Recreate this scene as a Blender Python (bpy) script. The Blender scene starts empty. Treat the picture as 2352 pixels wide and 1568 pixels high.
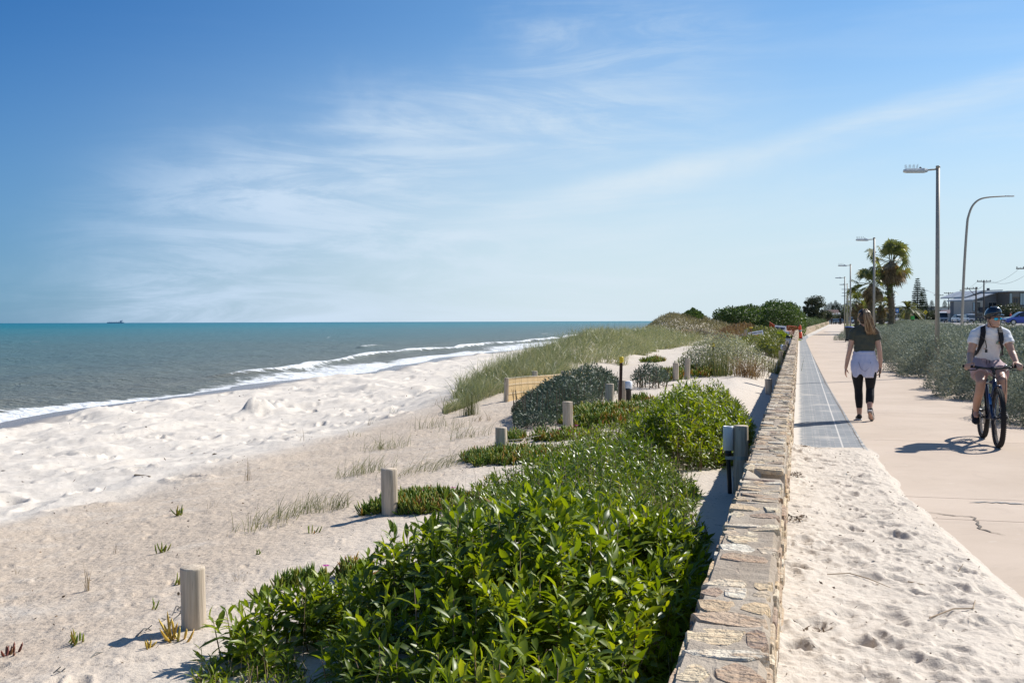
import bpy, math, random
import numpy as np
from mathutils import Vector, Matrix
sc = bpy.context.scene
COL = sc.collection
RNG = np.random.default_rng(7)
R_ = math.radians

# ------------------------------------------------------------------ camera
F = 2400.0; CW, CH = 2352.0, 1568.0; EYE = 1.53
YAW, PITCH, ROLL = R_(15.38), R_(-1.10), R_(-0.19)
CAM_R = (Matrix.Rotation(YAW, 3, 'Z') @ Matrix.Rotation(math.pi/2 + PITCH, 3, 'X') @ Matrix.Rotation(ROLL, 3, 'Z'))
cam_d = bpy.data.cameras.new('camera'); cam = bpy.data.objects.new('camera', cam_d); COL.objects.link(cam)
cam_d.lens = F/CW*36.0; cam_d.sensor_width = 36.0; cam_d.clip_end = 40000; cam_d.clip_start = 0.05
cam.matrix_world = Matrix.Translation((0, 0, EYE)) @ CAM_R.to_4x4()
sc.camera = cam

def ray(px, py):
    return CAM_R @ Vector(((px - CW/2)/F, -(py - CH/2)/F, -1.0))
def at(px, py, d):
    "world point at image position and depth"
    return Vector((0, 0, EYE)) + ray(px, py)*d
def gp(px, py, z=0.0):
    r = ray(px, py); t = (z - EYE)/r.z
    return Vector((0, 0, EYE)) + r*t

# ------------------------------------------------------------------ light
SUN_AZ, SUN_EL = R_(42), R_(43)
S_DIR = Vector((math.sin(SUN_AZ)*math.cos(SUN_EL), math.cos(SUN_AZ)*math.cos(SUN_EL), math.sin(SUN_EL)))
sd = bpy.data.lights.new('sun', 'SUN'); sd.energy = 4.6; sd.angle = R_(0.53); sd.color = (1.0, 0.955, 0.89)
so = bpy.data.objects.new('sun', sd); COL.objects.link(so); so.location = (20, 20, 30)
so.rotation_euler = (-S_DIR).to_track_quat('-Z', 'Y').to_euler()
sc.view_settings.view_transform = 'Standard'; sc.view_settings.look = 'None'
sc.view_settings.exposure = 0.50; sc.view_settings.gamma = 1.0
sc.render.engine = 'CYCLES'; sc.cycles.use_denoising = True
sc.cycles.max_bounces = 6; sc.cycles.transparent_max_bounces = 6; sc.cycles.sample_clamp_indirect = 8

# ------------------------------------------------------------------ node helpers
class NT:
    def __init__(s, tree):
        s.t = tree; s.n = tree.nodes; s.l = tree.links
    def new(s, typ, **kw):
        n = s.n.new(typ)
        for k, v in kw.items():
            if k.startswith('i_'):
                key = k[2:].replace('_', ' ')
                n.inputs[key].default_value = v
            else: setattr(n, k, v)
        return n
    def link(s, a, b): s.l.new(a, b)
    def math(s, op, a, b=None, c=None, clamp=False):
        n = s.n.new('ShaderNodeMath'); n.operation = op; n.use_clamp = clamp
        for i, v in enumerate((a, b, c)):
            if v is None: continue
            if isinstance(v, (int, float)): n.inputs[i].default_value = v
            else: s.l.new(v, n.inputs[i])
        return n.outputs[0]
    def vmath(s, op, a, b):
        n = s.n.new('ShaderNodeVectorMath'); n.operation = op
        for i, v in enumerate((a, b)):
            if v is None: continue
            if isinstance(v, (tuple, list)): n.inputs[i].default_value = v
            else: s.l.new(v, n.inputs[i])
        return n.outputs[0]
    def noise(s, vec, scale, detail=4, rough=0.55, dist=0.0):
        n = s.n.new('ShaderNodeTexNoise'); n.inputs['Scale'].default_value = scale
        n.inputs['Detail'].default_value = detail; n.inputs['Roughness'].default_value = rough
        n.inputs['Distortion'].default_value = dist
        if vec is not None: s.l.new(vec, n.inputs['Vector'])
        return n.outputs['Fac']
    def ramp(s, fac, stops):
        n = s.n.new('ShaderNodeValToRGB'); e = n.color_ramp.elements
        while len(e) < len(stops): e.new(0.5)
        for i, (p, c) in enumerate(stops):
            e[i].position = p; e[i].color = (*c, 1) if len(c) == 3 else c
        s.l.new(fac, n.inputs[0]); return n.outputs[0]
    def mix(s, fac, a, b, typ='MIX'):
        n = s.n.new('ShaderNodeMix'); n.data_type = 'RGBA'; n.blend_type = typ
        for sock, v in ((n.inputs[0], fac), (n.inputs[6], a), (n.inputs[7], b)):
            if isinstance(v, (int, float)): sock.default_value = v
            elif isinstance(v, (tuple, list)): sock.default_value = (*v, 1) if len(v) == 3 else v
            else: s.l.new(v, sock)
        return n.outputs[2]
    def smooth(s, v, lo, hi):
        n = s.n.new('ShaderNodeMapRange'); n.interpolation_type = 'SMOOTHSTEP'
        s.l.new(v, n.inputs[0]); n.inputs[1].default_value = lo; n.inputs[2].default_value = hi
        return n.outputs[0]
    def bump(s, h, strength, dist):
        n = s.n.new('ShaderNodeBump'); n.inputs['Strength'].default_value = strength
        n.inputs['Distance'].default_value = dist; s.l.new(h, n.inputs['Height']); return n.outputs[0]

def new_mat(name):
    m = bpy.data.materials.new(name); m.use_nodes = True
    nt = NT(m.node_tree); p = nt.n['Principled BSDF']
    return m, nt, p
def coords(nt, kind='Object'):
    return nt.new('ShaderNodeTexCoord').outputs[kind]
def plain(name, col, rough=0.6, metal=0.0, var=0.12, scale=6.0, bump=0.0, spec=0.5):
    "a real-world colour with some wear-like variation"
    m, nt, p = new_mat(name)
    c = coords(nt)
    f = nt.noise(c, scale, 5, 0.6)
    lo = tuple(max(0, x*(1 - var)) for x in col); hi = tuple(min(1, x*(1 + var)) for x in col)
    nt.link(nt.ramp(f, [(0.3, lo), (0.7, hi)]), p.inputs['Base Color'])
    p.inputs['Roughness'].default_value = rough; p.inputs['Metallic'].default_value = metal
    p.inputs['Specular IOR Level'].default_value = spec
    if bump:
        nt.link(nt.bump(nt.noise(c, scale*8, 4), 0.6, bump), p.inputs['Normal'])
    return m
def leafmat(name, stops, transl=0.3, rough=0.4, tcol=None, spec=0.5, patch=None):
    "leaf colour differs leaf by leaf, and from one clump to the next"
    m, nt, p = new_mat(name)
    g = nt.new('ShaderNodeNewGeometry')
    rnd = g.outputs['Random Per Island']
    cl = nt.noise(coords(nt), patch or 1.5, 2)
    f = nt.math('ADD', nt.math('MULTIPLY', rnd, 0.7), nt.math('MULTIPLY', nt.math('SUBTRACT', cl, 0.35), 0.9), clamp=True)
    col = nt.ramp(f, stops)
    nt.link(col, p.inputs['Base Color']); p.inputs['Roughness'].default_value = rough
    p.inputs['Specular IOR Level'].default_value = spec
    if transl:
        t = nt.new('ShaderNodeBsdfTranslucent')
        tc = nt.mix(1.0, col, tcol or (1.6, 1.5, 0.6), 'MULTIPLY')
        nt.link(tc, t.inputs[0])
        mx = nt.new('ShaderNodeMixShader'); mx.inputs[0].default_value = transl
        nt.link(p.outputs[0], mx.inputs[1]); nt.link(t.outputs[0], mx.inputs[2])
        nt.link(mx.outputs[0], nt.n['Material Output'].inputs[0])
    return m

# ------------------------------------------------------------------ world: sky with thin cirrus
w = bpy.data.worlds.new('World'); sc.world = w; w.use_nodes = True
nt = NT(w.node_tree); bg = nt.n['Background']
sky = nt.new('ShaderNodeTexSky', sky_type='NISHITA', sun_disc=False)
sky.sun_elevation = SUN_EL; sky.sun_rotation = SUN_AZ; sky.air_density = 1.0; sky.dust_density = 0.35; sky.ozone_density = 2.2
d = coords(nt, 'Generated')
sep = nt.new('ShaderNodeSeparateXYZ'); nt.link(d, sep.inputs[0])
X, Y, Z = sep.outputs
az = nt.math('MULTIPLY', nt.math('ARCTAN2', X, Y), 57.2958)          # degrees from +Y towards +X
el = nt.math('MULTIPLY', nt.math('ARCSINE', Z), 57.2958)
ae = nt.new('ShaderNodeCombineXYZ'); nt.link(az, ae.inputs[0]); nt.link(el, ae.inputs[1])
wn = nt.noise(ae.outputs[0], 0.11, 6, 0.58)
wob = nt.math('MULTIPLY', nt.math('SUBTRACT', wn, 0.5), 13.0)
# streak coordinate: fine filaments drawn out along a shallow rising line
rot = nt.new('ShaderNodeMapping'); rot.inputs['Rotation'].default_value = (0, 0, R_(-17)); rot.inputs['Scale'].default_value = (0.032, 0.24, 1)
nt.link(ae.outputs[0], rot.inputs[0])
fil = nt.noise(rot.outputs[0], 1.0, 7, 0.62, 0.9)
rot2 = nt.new('ShaderNodeMapping'); rot2.inputs['Rotation'].default_value = (0, 0, R_(-12)); rot2.inputs['Scale'].default_value = (0.05, 0.10, 1)
nt.link(ae.outputs[0], rot2.inputs[0])
veil = nt.noise(rot2.outputs[0], 1.0, 5, 0.55, 0.6)
# main veil: west-north-west part of the sky, lower than a slanting upper edge
e1 = nt.math('ADD', el, nt.math('ADD', nt.math('MULTIPLY', az, -0.30), wob))       # upper edge rises to the right
up = nt.math('SUBTRACT', 1.0, nt.smooth(e1, 15.0, 23.0))
lf = nt.smooth(nt.math('ADD', az, nt.math('ADD', nt.math('MULTIPLY', el, -0.35), wob)), -43.0, -32.0)
rot3 = nt.new('ShaderNodeMapping'); rot3.inputs['Rotation'].default_value = (0, 0, R_(-24)); rot3.inputs['Scale'].default_value = (0.07, 0.42, 1)
nt.link(ae.outputs[0], rot3.inputs[0]); fea = nt.noise(rot3.outputs[0], 1.0, 8, 0.66, 1.6)
lf = nt.math('MULTIPLY', lf, nt.math('ADD', 0.45, nt.math('MULTIPLY', nt.smooth(fea, 0.36, 0.64), 0.85)))
v1 = nt.math('MULTIPLY', nt.math('MULTIPLY', up, lf), nt.math('ADD', nt.math('MULTIPLY', nt.smooth(veil, 0.28, 0.62), 0.75), nt.math('MULTIPLY', nt.smooth(fil, 0.36, 0.66), 0.35)))
# long band on the right rising from the middle of the sky
bl = nt.math('SUBTRACT', el, nt.math('ADD', nt.math('MULTIPLY', az, 0.225), nt.math('ADD', 9.9, nt.math('MULTIPLY', wob, 0.08))))
band = nt.math('MULTIPLY', nt.smooth(bl, -2.1, -0.45), nt.math('SUBTRACT', 1.0, nt.smooth(bl, -0.55, 0.65)))
under = nt.math('MULTIPLY', nt.math('SUBTRACT', 1.0, nt.smooth(bl, -3.2, 0.2)), nt.smooth(az, -16.0, 4.0))
v1 = nt.math('MULTIPLY', v1, nt.math('SUBTRACT', 1.0, nt.smooth(az, -16.0, 2.0)))
v2 = nt.math('MULTIPLY', nt.math('MULTIPLY', band, nt.smooth(az, -22.0, -10.0)), nt.smooth(fil, 0.26, 0.58))
v3 = nt.math('MULTIPLY', under, nt.smooth(fil, 0.40, 0.75))
v4 = nt.math('MULTIPLY', nt.smooth(fil, 0.46, 0.80), nt.smooth(az, -45.0, -5.0))
hz = nt.math('SUBTRACT', 1.0, nt.smooth(el, 0.0, 17.0))
tot = nt.math('ADD', nt.math('ADD', nt.math('MULTIPLY', v1, 0.62), nt.math('MULTIPLY', v2, 0.60)),
              nt.math('ADD', nt.math('MULTIPLY', v3, 0.42), nt.math('MULTIPLY', v4, 0.12)), clamp=True)
sidew = nt.smooth(az, -50.0, -2.0)                                   # towards the sun the sky pales
skyc = nt.mix(1.0, sky.outputs[0], nt.mix(sidew, (0.155, 0.43, 0.735), (0.56, 0.785, 0.93)), 'MULTIPLY')
hzc = nt.mix(nt.smooth(az, -46.0, -12.0), (1.45, 2.6, 4.2), (5.0, 5.9, 6.5))
cl = nt.mix(nt.math('MULTIPLY', hz, nt.math('ADD', 0.58, nt.math('MULTIPLY', sidew, 0.34))), skyc, hzc)
cl = nt.mix(tot, cl, nt.mix(sidew, (4.0, 5.2, 6.9), (5.4, 6.2, 6.8)))
nt.link(cl, bg.inputs[0]); bg.inputs[1].default_value = 0.095

# ------------------------------------------------------------------ mesh builder
def fr(v):
    v = Vector(v).normalized(); a = Vector((0, 0, 1)) if abs(v.z) < 0.95 else Vector((1, 0, 0))
    x = a.cross(v).normalized(); return x, v.cross(x).normalized(), v
class MB:
    def __init__(s): s.V = []; s.F = []; s.n = 0
    def add(s, V, F_, m=0):
        V = np.asarray(V, dtype=np.float32).reshape(-1, 3)
        if isinstance(F_, np.ndarray): s.F.append((F_ + s.n, m))
        else:
            by = {}
            for f in F_: by.setdefault(len(f), []).append(f)
            for k, v in by.items(): s.F.append((np.array(v, dtype=np.int32) + s.n, m))
        s.V.append(V); s.n += len(V); return s
    def box(s, c, size, rz=0.0, m=0, taper=1.0, rot=None):
        x, y, z = (q/2 for q in size)
        P = [(-x, -y, -z), (x, -y, -z), (x, y, -z), (-x, y, -z)] + [(-x*taper, -y*taper, z), (x*taper, -y*taper, z), (x*taper, y*taper, z), (-x*taper, y*taper, z)]
        Mx = rot if rot is not None else Matrix.Rotation(rz, 3, 'Z')
        P = [tuple(Mx @ Vector(p) + Vector(c)) for p in P]
        return s.add(P, [(3, 2, 1, 0), (4, 5, 6, 7), (0, 1, 5, 4), (1, 2, 6, 5), (2, 3, 7, 6), (3, 0, 4, 7)], m)
    def bbox(s, c, size, b=0.01, rz=0.0, m=0, rot=None):
        "box with chamfered upright edges and top edges"
        x, y, z = (q/2 for q in size); b = min(b, x*.6, y*.6, z*.6)
        def ring(i, zz): return [(-x+i+0, -y+i+b, zz), (-x+i+b, -y+i, zz), (x-i-b, -y+i, zz), (x-i, -y+i+b, zz), (x-i, y-i-b, zz), (x-i-b, y-i, zz), (-x+i+b, y-i, zz), (-x+i, y-i-b, zz)]
        rings = [ring(b*.8, -z), ring(0, -z+b), ring(0, z-b), ring(b*.8, z)]
        Mx = rot if rot is not None else Matrix.Rotation(rz, 3, 'Z')
        P = [tuple(Mx @ Vector(p) + Vector(c)) for r in rings for p in r]
        Fs = [tuple(range(7, -1, -1)), tuple(range(24, 32))]
        for k in range(3):
            for i in range(8):
                j = (i+1) % 8; Fs.append((k*8+i, k*8+j, k*8+8+j, k*8+8+i))
        return s.add(P, Fs, m)
    def rings(s, rs, m=0, cap=True, closed=False):
        n = len(rs[0]); P = [tuple(p) for r in rs for p in r]; Fs = []
        for k in range(len(rs)-1):
            for i in range(n):
                j = (i+1) % n; Fs.append((k*n+i, k*n+j, k*n+n+j, k*n+n+i))
        if closed:
            k = len(rs)-1
            for i in range(n):
                j = (i+1) % n; Fs.append((k*n+i, k*n+j, j, i))
        elif cap:
            Fs.append(tuple(range(n-1, -1, -1))); Fs.append(tuple((len(rs)-1)*n+i for i in range(n)))
        return s.add(P, Fs, m)
    def tube(s, pts, rad, n=8, m=0, cap=True, closed=False):
        pts = [Vector(p) for p in pts]; K = len(pts)
        if isinstance(rad, (int, float)): rad = [rad]*K
        rs = []; px = None
        for k in range(K):
            if closed: t = pts[(k+1) % K] - pts[k-1]
            else: t = pts[min(k+1, K-1)] - pts[max(k-1, 0)]
            t.normalize()
            if px is None: x, y, _ = fr(t)
            else:
                x = px - t*px.dot(t)
                if x.length < 1e-5: x, y, _ = fr(t)
                x.normalize(); y = t.cross(x)
            px = x
            rs.append([pts[k] + (x*math.cos(a) + y*math.sin(a))*rad[k] for a in (2*math.pi*i/n for i in range(n))])
        return s.rings(rs, m, cap, closed)
    def lathe(s, prof, c=(0, 0, 0), n=16, m=0, cap=True, axis=None):
        c = Vector(c); x, y, z = fr(axis or (0, 0, 1))
        rs = [[c + z*h + (x*math.cos(a) + y*math.sin(a))*r for a in (2*math.pi*i/n for i in range(n))] for r, h in prof]
        return s.rings(rs, m, cap)
    def ellip(s, c, r, n=12, k=8, m=0, rot=None):
        Mx = rot or Matrix.Identity(3); rs = []
        for j in range(1, k):
            t = math.pi*j/k
            rs.append([Vector(c) + Mx @ Vector((r[0]*math.sin(t)*math.cos(a), r[1]*math.sin(t)*math.sin(a), -r[2]*math.cos(t))) for a in (2*math.pi*i/n for i in range(n))])
        return s.rings(rs, m, True)
    def prism(s, poly, a, b, axis=1, m=0, frame=None):
        "extrude a 2-D outline (u,v) between a and b; frame=(origin,U,V,W)"
        o, U, V, W = frame
        n = len(poly)
        P = [tuple(o + U*u + V*v + W*h) for h in (a, b) for u, v in poly]
        Fs = [tuple(range(n-1, -1, -1)), tuple(range(n, 2*n))] + [(i, (i+1) % n, n+(i+1) % n, n+i) for i in range(n)]
        return s.add(P, Fs, m)
    def build(s, name, mats, parent=None, smooth=False, origin=None):
        return mesh_obj(name, np.concatenate(s.V) if s.V else np.zeros((0, 3)), s.F, mats, parent, smooth, origin)

def mesh_data(name, V, Fl, mats, smooth=False):
    me = bpy.data.meshes.new(name)
    V = np.ascontiguousarray(V, dtype=np.float32)
    me.vertices.add(len(V)); me.vertices.foreach_set('co', V.ravel())
    loops = np.concatenate([f.ravel() for f, _ in Fl]).astype(np.int32)
    tot = np.concatenate([np.full(len(f), f.shape[1], dtype=np.int32) for f, _ in Fl])
    mi = np.concatenate([np.full(len(f), m, dtype=np.int32) for f, m in Fl])
    st = np.concatenate([[0], np.cumsum(tot)[:-1]]).astype(np.int32)
    me.loops.add(len(loops)); me.loops.foreach_set('vertex_index', loops)
    me.polygons.add(len(tot)); me.polygons.foreach_set('loop_start', st)
    me.polygons.foreach_set('material_index', mi)
    me.polygons.foreach_set('use_smooth', np.full(len(tot), bool(smooth)))
    for m in (mats if isinstance(mats, (list, tuple)) else [mats]): me.materials.append(m)
    me.update(calc_edges=True); me.validate()
    return me
def mesh_obj(name, V, Fl, mats, parent=None, smooth=False, origin=None):
    V = np.asarray(V, dtype=np.float32)
    if origin is not None: V = V - np.array(origin, dtype=np.float32)
    elif parent is not None and parent.get('_w'): V = V - np.array(parent.location, dtype=np.float32)
    o = bpy.data.objects.new(name, mesh_data(name, V, Fl, mats, smooth)); COL.objects.link(o)
    if parent is not None: o.parent = parent
    elif origin is not None: o.location = origin
    return o
def tag(o, label, cat, group=None, kind=None):
    if label: o['label'] = label
    if cat: o['category'] = cat
    if group: o['group'] = group
    if kind: o['kind'] = kind
    return o
def thing(name, label, cat, loc=(0, 0, 0), group=None, world=False):
    "an Empty at the base; with world=True its parts are modelled in world coordinates"
    o = bpy.data.objects.new(name, None); COL.objects.link(o); o.location = loc; o.empty_display_size = 0.1
    if world: o['_w'] = 1
    return tag(o, label, cat, group)
def dup(root, loc, rz=0.0, scale=1.0, label=None):
    r = root.copy(); COL.objects.link(r); r.location = loc; r.rotation_euler = (0, 0, rz)
    r.scale = (scale,)*3 if isinstance(scale, (int, float)) else scale
    if label: r['label'] = label
    for ch in list(root.children):
        c = ch.copy(); COL.objects.link(c); c.parent = r
        for g in list(ch.children):
            d_ = g.copy(); COL.objects.link(d_); d_.parent = c
    return r

# ------------------------------------------------------------------ numpy noise
def _h(ix, iy, s):
    n = (ix.astype(np.int64)*374761393 + iy.astype(np.int64)*668265263 + s*974634777) & 0xffffffff
    n = ((n ^ (n >> 13))*1274126177) & 0xffffffff
    return ((n ^ (n >> 16)) & 0xffff)/65535.0
def vnoise(x, y, s=0):
    ix = np.floor(x); iy = np.floor(y); fx = x-ix; fy = y-iy
    fx = fx*fx*(3-2*fx); fy = fy*fy*(3-2*fy)
    a = _h(ix, iy, s); b = _h(ix+1, iy, s); c = _h(ix, iy+1, s); d_ = _h(ix+1, iy+1, s)
    return (a+(b-a)*fx)*(1-fy) + (c+(d_-c)*fx)*fy
def fbm(x, y, s=0, o=4, g=0.5):
    t = 0; a = 1.0; n = 0
    for k in range(o):
        t = t + a*vnoise(x, y, s+k*17); n += a; x = x*2.03+3.1; y = y*2.03+1.7; a *= g
    return t/n - 0.5
def sst(x, a, b):
    t = np.clip((x-a)/(b-a), 0, 1); return t*t*(3-2*t)
def grid_faces(nr, nc):
    i = np.arange(nr-1)[:, None]*nc + np.arange(nc-1)[None, :]
    return np.stack([i, i+1, i+nc+1, i+nc], -1).reshape(-1, 4).astype(np.int32)
# ------------------------------------------------------------------ layout curves
def bend(Y):
    "sideways shift of the wall, path and lamps once they bend to the right"
    Y = np.asarray(Y, dtype=float)
    t = np.clip((Y-84)/14, 0, 1)
    return np.where(Y < 84, 0, np.where(Y < 98, 0.040*14*t*t*0.5, 0.040*(Y-91)))
def path_z(Y): return np.interp(np.asarray(Y, dtype=float), [0, 95, 250, 420], [0, 0, 0.5, 0.6])
def wall_h(Y): return np.interp(np.asarray(Y, dtype=float), [2, 12, 30, 60, 90, 120], [0.555, 0.60, 0.63, 0.68, 0.74, 0.72])
WL, WR = -0.340, -0.090
SEA_Z = -2.0
def shore_x(Y): return -26.6 - 0.092*(np.clip(Y, 15, 2000) - 31) + 0.9*np.sin(np.asarray(Y)*0.11) + 0.5*np.sin(np.asarray(Y)*0.31)
def seg_stamps(n, x0, x1, y0, y1, r0, r1, dp, seed):
    r = np.random.default_rng(seed)
    return np.stack([r.uniform(x0, x1, n), y0+(y1-y0)*r.random(n)**1.4, r.uniform(r0, r1, n), r.uniform(.5, 1, n)*dp, r.uniform(0, 3.14, n)], 1)
STB = np.concatenate([seg_stamps(420, -26, -8.6, 9, 75, 0.13, 0.34, 0.15, 3), seg_stamps(160, -9, -3.4, 4.5, 18, 0.03, 0.09, 0.03, 4)])
def stamp(X, Y, Z, st):
    "press footprints with a pushed-up rim into a height field of points"
    order = np.argsort(Y, axis=None); Ys = Y.ravel()[order]; Xs = X.ravel()[order]; dz = np.zeros(len(Ys))
    for x, y, r, dp, a in st:
        i0, i1 = np.searchsorted(Ys, [y-2.6*r, y+2.6*r])
        dx = Xs[i0:i1]-x; dy = Ys[i0:i1]-y
        u = dx*math.cos(a)+dy*math.sin(a); v = -dx*math.sin(a)+dy*math.cos(a)
        q = (u/r)**2 + (v/(r*0.55))**2
        dz[i0:i1] += -dp*np.exp(-q*1.1) + 0.45*dp*np.exp(-((np.sqrt(q)-1.5)/0.4)**2)
    out = np.zeros(Z.size); out[order] = dz
    return Z + out.reshape(Z.shape)
def G0(X, Y):
    "height of the natural ground, without the fine roughness"
    X = np.asarray(X, dtype=float); Y = np.asarray(Y, dtype=float)
    B = bend(Y); xs = X - B; sx = shore_x(Y)
    # seaward side: dunes by the wall, falling towards the water
    prof_x = np.array([-400, -60, -8, -2, 0, 3, 8, 13, 17, 20.0, 22.6, 26.2])
    prof_z = np.array([-14, -4.6, -2.45, -2.12, -1.98, -1.72, -1.38, -1.12, -0.86, -0.60, -0.30, -0.12])
    tx = (xs - sx)
    span = (-0.35 - sx); tx = np.where(tx > 0, tx*26.25/span, tx)
    z = np.interp(tx, prof_x, prof_z)
    dune = sst(tx, 14, 21)
    z = z + dune*np.interp(Y, [4, 6, 12, 18, 35, 60, 100, 200], [-0.05, 0, 0.10, 0.2, 0.32, 0.42, 0.5, 0.9])*sst(-xs, 0.35, 1.6)
    # grassy dune ridge and the higher dune behind it
    amp = np.interp(Y, [17, 24, 32, 48, 60, 72, 84, 100, 140], [0.0, .22, 0.50, 1.2, 1.40, 1.25, 1.2, 0.9, 0.4])
    cx = np.interp(Y, [17, 24, 32, 60, 90], [-6.3, -7.4, -8.8, -10.9, -11.5])
    sl = np.where(X < cx, 2.4, 2.2)
    z = z + amp*np.exp(-((X-cx)/sl)**2)
    z = z + 1.45*np.exp(-((X+9.6)/4.6)**2 - ((Y-97)/10.0)**2)
    # landward side
    xr = xs - 3.50
    zr = np.interp(xr, [-9, 0.0, 0.35, 1.2, 4, 9, 16, 40, 200, 4000], [-0.3, -0.03, 0.05, 0.16, 0.42, 0.62, 0.78, 0.9, 1.1, 2.0]) + path_z(Y)*np.interp(xr, [0, 8], [1, 0.35])
    land = xs > 1.8
    zr = np.where(xr > 0, zr*np.interp(Y, [0, 55, 130], [0.5, 0.5, 1.0]), zr); z = np.where(land, zr, z)
    mid = (xs > -0.38) & (xs <= 3.50)
    z = np.where(mid, np.where(xs > 3.2, zr, path_z(Y) - 0.16), z)
    # far away the coast turns and the ground becomes one plain
    return z
def fine(X, Y):
    xs = X - bend(Y); sx = shore_x(Y); off = xs - sx
    beach = sst(off, 0.3, 3.0)*sst(-xs, 0.8, 1.6)*sst(400-Y, 0, 200)
    open_ = sst(-xs, 4.5, 8.0)*sst(Y, 4, 9)
    d_ = fbm(X*0.33, Y*0.33, 11, 4)*0.30*open_ + fbm(X*1.15, Y*0.9, 5, 4)*(0.05 + 0.11*open_*sst(-xs, 8, 10.5)) + fbm(X*5.5, Y*5.5, 9, 3)*(0.024 + 0.004*open_) + fbm(X*17, Y*17, 29, 2)*0.012
    # small wind-blown mounds
    r = fbm(X*0.75+4, Y*0.42, 61, 2); d_ = d_ + np.clip(r-0.13, 0, 1)**0.9*0.62*open_*sst(-xs, 8.5, 11)
    right = sst(xs, 3.5, 4.2)
    e = (fbm(X*1.3, Y*1.3, 71, 4)*0.16 + fbm(X*6, Y*6, 72, 3)*0.03)*right*sst(120-Y, 0, 40)
    e = e + (fbm(X*0.9, Y*0.45, 75, 3)*0.22)*sst(xs, 3.2, 3.7)*(1-sst(xs, 3.9, 5.0))*sst(90-Y, 0, 20)
    return d_*beach + e
def GZ(X, Y): return float(G0(X, Y) + fine(np.array([float(X)]), np.array([float(Y)]))[0])
def drop(px, py, it=30):
    "where the line of sight through an image position meets the ground: used to read positions off the photograph"
    z = 0.0
    for _ in range(it):
        p = gp(px, py, z); z = 0.5*z + 0.5*float(G0(p.x, p.y))
    return p

# ground: one sheet, fine near the camera, out to the horizon
th = np.concatenate([np.arange(-180, -33, 3.0), np.arange(-33, 33.001, 0.09), np.arange(36, 180.1, 3.0)])
rr = [1.2]
while rr[-1] < 180: rr.append(rr[-1]*1.0075)
while rr[-1] < 9000: rr.append(rr[-1]*1.06)
rr = np.array(rr); T, RR = np.meshgrid(np.radians(th), rr)
ang = T - YAW
GX = RR*np.sin(ang); GY = RR*np.cos(ang)
GZZ = G0(GX, GY) + fine(GX, GY)
GZZ = np.where(GX - bend(GY) < 0, stamp(GX, GY, GZZ, STB), GZZ)
# a slumped lump of damp sand on the beach
lp = drop(590, 948)
q = ((GX-lp.x)/0.42)**2 + ((GY-lp.y)/0.6)**2
GZZ += 0.30*np.exp(-q*q)*(1+1.2*fbm(GX*6, GY*6, 90, 3)) + 0.15*np.exp(-(((GX-lp.x-.7)/0.8)**2+((GY-lp.y)/0.5)**2))
m_sand, nt, p = new_mat('sand')
at_ = nt.new('ShaderNodeAttribute', attribute_name='wet')
co = coords(nt)
big = nt.noise(co, 0.35, 4, 0.6); med = nt.noise(co, 3.0, 4, 0.6); gr = nt.noise(co, 30.0, 4, 0.75); gr2 = nt.noise(co, 160.0, 2, 0.6)
cz = nt.new('ShaderNodeAttribute', attribute_name='coarse')
cm = nt.math('MULTIPLY', cz.outputs['Fac'], nt.smooth(nt.math('ADD', med, nt.math('MULTIPLY', big, 0.8)), 0.30, 0.95), clamp=True)
sand = nt.mix(nt.smooth(med, 0.3, 0.7), (0.58, 0.522, 0.45), (0.655, 0.596, 0.52))
sand = nt.mix(cm, sand, (0.49, 0.40, 0.31))
grit = nt.math('MULTIPLY', nt.smooth(gr, 0.54, 0.66), nt.math('ADD', 0.07, nt.math('MULTIPLY', cm, 0.60)))
sand = nt.mix(grit, sand, (0.20, 0.16, 0.125))
sp = nt.math('MULTIPLY', nt.smooth(nt.noise(co, 21.0, 2, 0.5), 0.665, 0.71), 0.6)
sand = nt.mix(sp, sand, (0.15, 0.12, 0.095))
sand = nt.mix(at_.outputs['Fac'], sand, (0.23, 0.20, 0.175))
nt.link(sand, p.inputs['Base Color'])
nt.link(nt.ramp(at_.outputs['Fac'], [(0, (0.95,)*3), (1, (0.25,)*3)]), p.inputs['Roughness'])
p.inputs['Specular IOR Level'].default_value = 0.2
hh = nt.math('ADD', nt.math('MULTIPLY', gr, 0.7), nt.math('ADD', nt.math('MULTIPLY', gr2, 0.3), nt.math('MULTIPLY', nt.noise(co, 14.0, 3), nt.math('ADD', 1.0, nt.math('MULTIPLY', cz.outputs['Fac'], 1.6)))))
nt.link(nt.bump(hh, 0.55, 0.018), p.inputs['Normal'])
ground = mesh_obj('sand', np.stack([GX, GY, GZZ], -1).reshape(-1, 3), [(grid_faces(len(rr), len(th)), 0)], m_sand, smooth=True)
tag(ground, 'pale beach sand sloping from the wall down to the water', None, kind='structure')
a_ = ground.data.attributes.new('wet', 'FLOAT', 'POINT')
off = (GX - bend(GY)) - shore_x(GY)
wet = (1-sst(off + fbm(GX*.4, GY*.25, 33, 3)*2.0, 1.0, 3.4))
a_.data.foreach_set('value', wet.astype(np.float32).ravel())
a_ = ground.data.attributes.new('coarse', 'FLOAT', 'POINT')
coarse = sst(GX + 1.2*fbm(GX*.5, GY*.3, 34, 3), -9.9, -8.0)*(1-0.55*sst(GX, -4.6, -2.8))*(1-sst(GX - bend(GY), 0.5, 1.5))*np.interp(GY, [4, 20, 30, 45], [1, 0.9, 0.6, .35])
a_.data.foreach_set('value', coarse.astype(np.float32).ravel())
del T, RR, GZZ, wet, coarse, off, q

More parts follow.
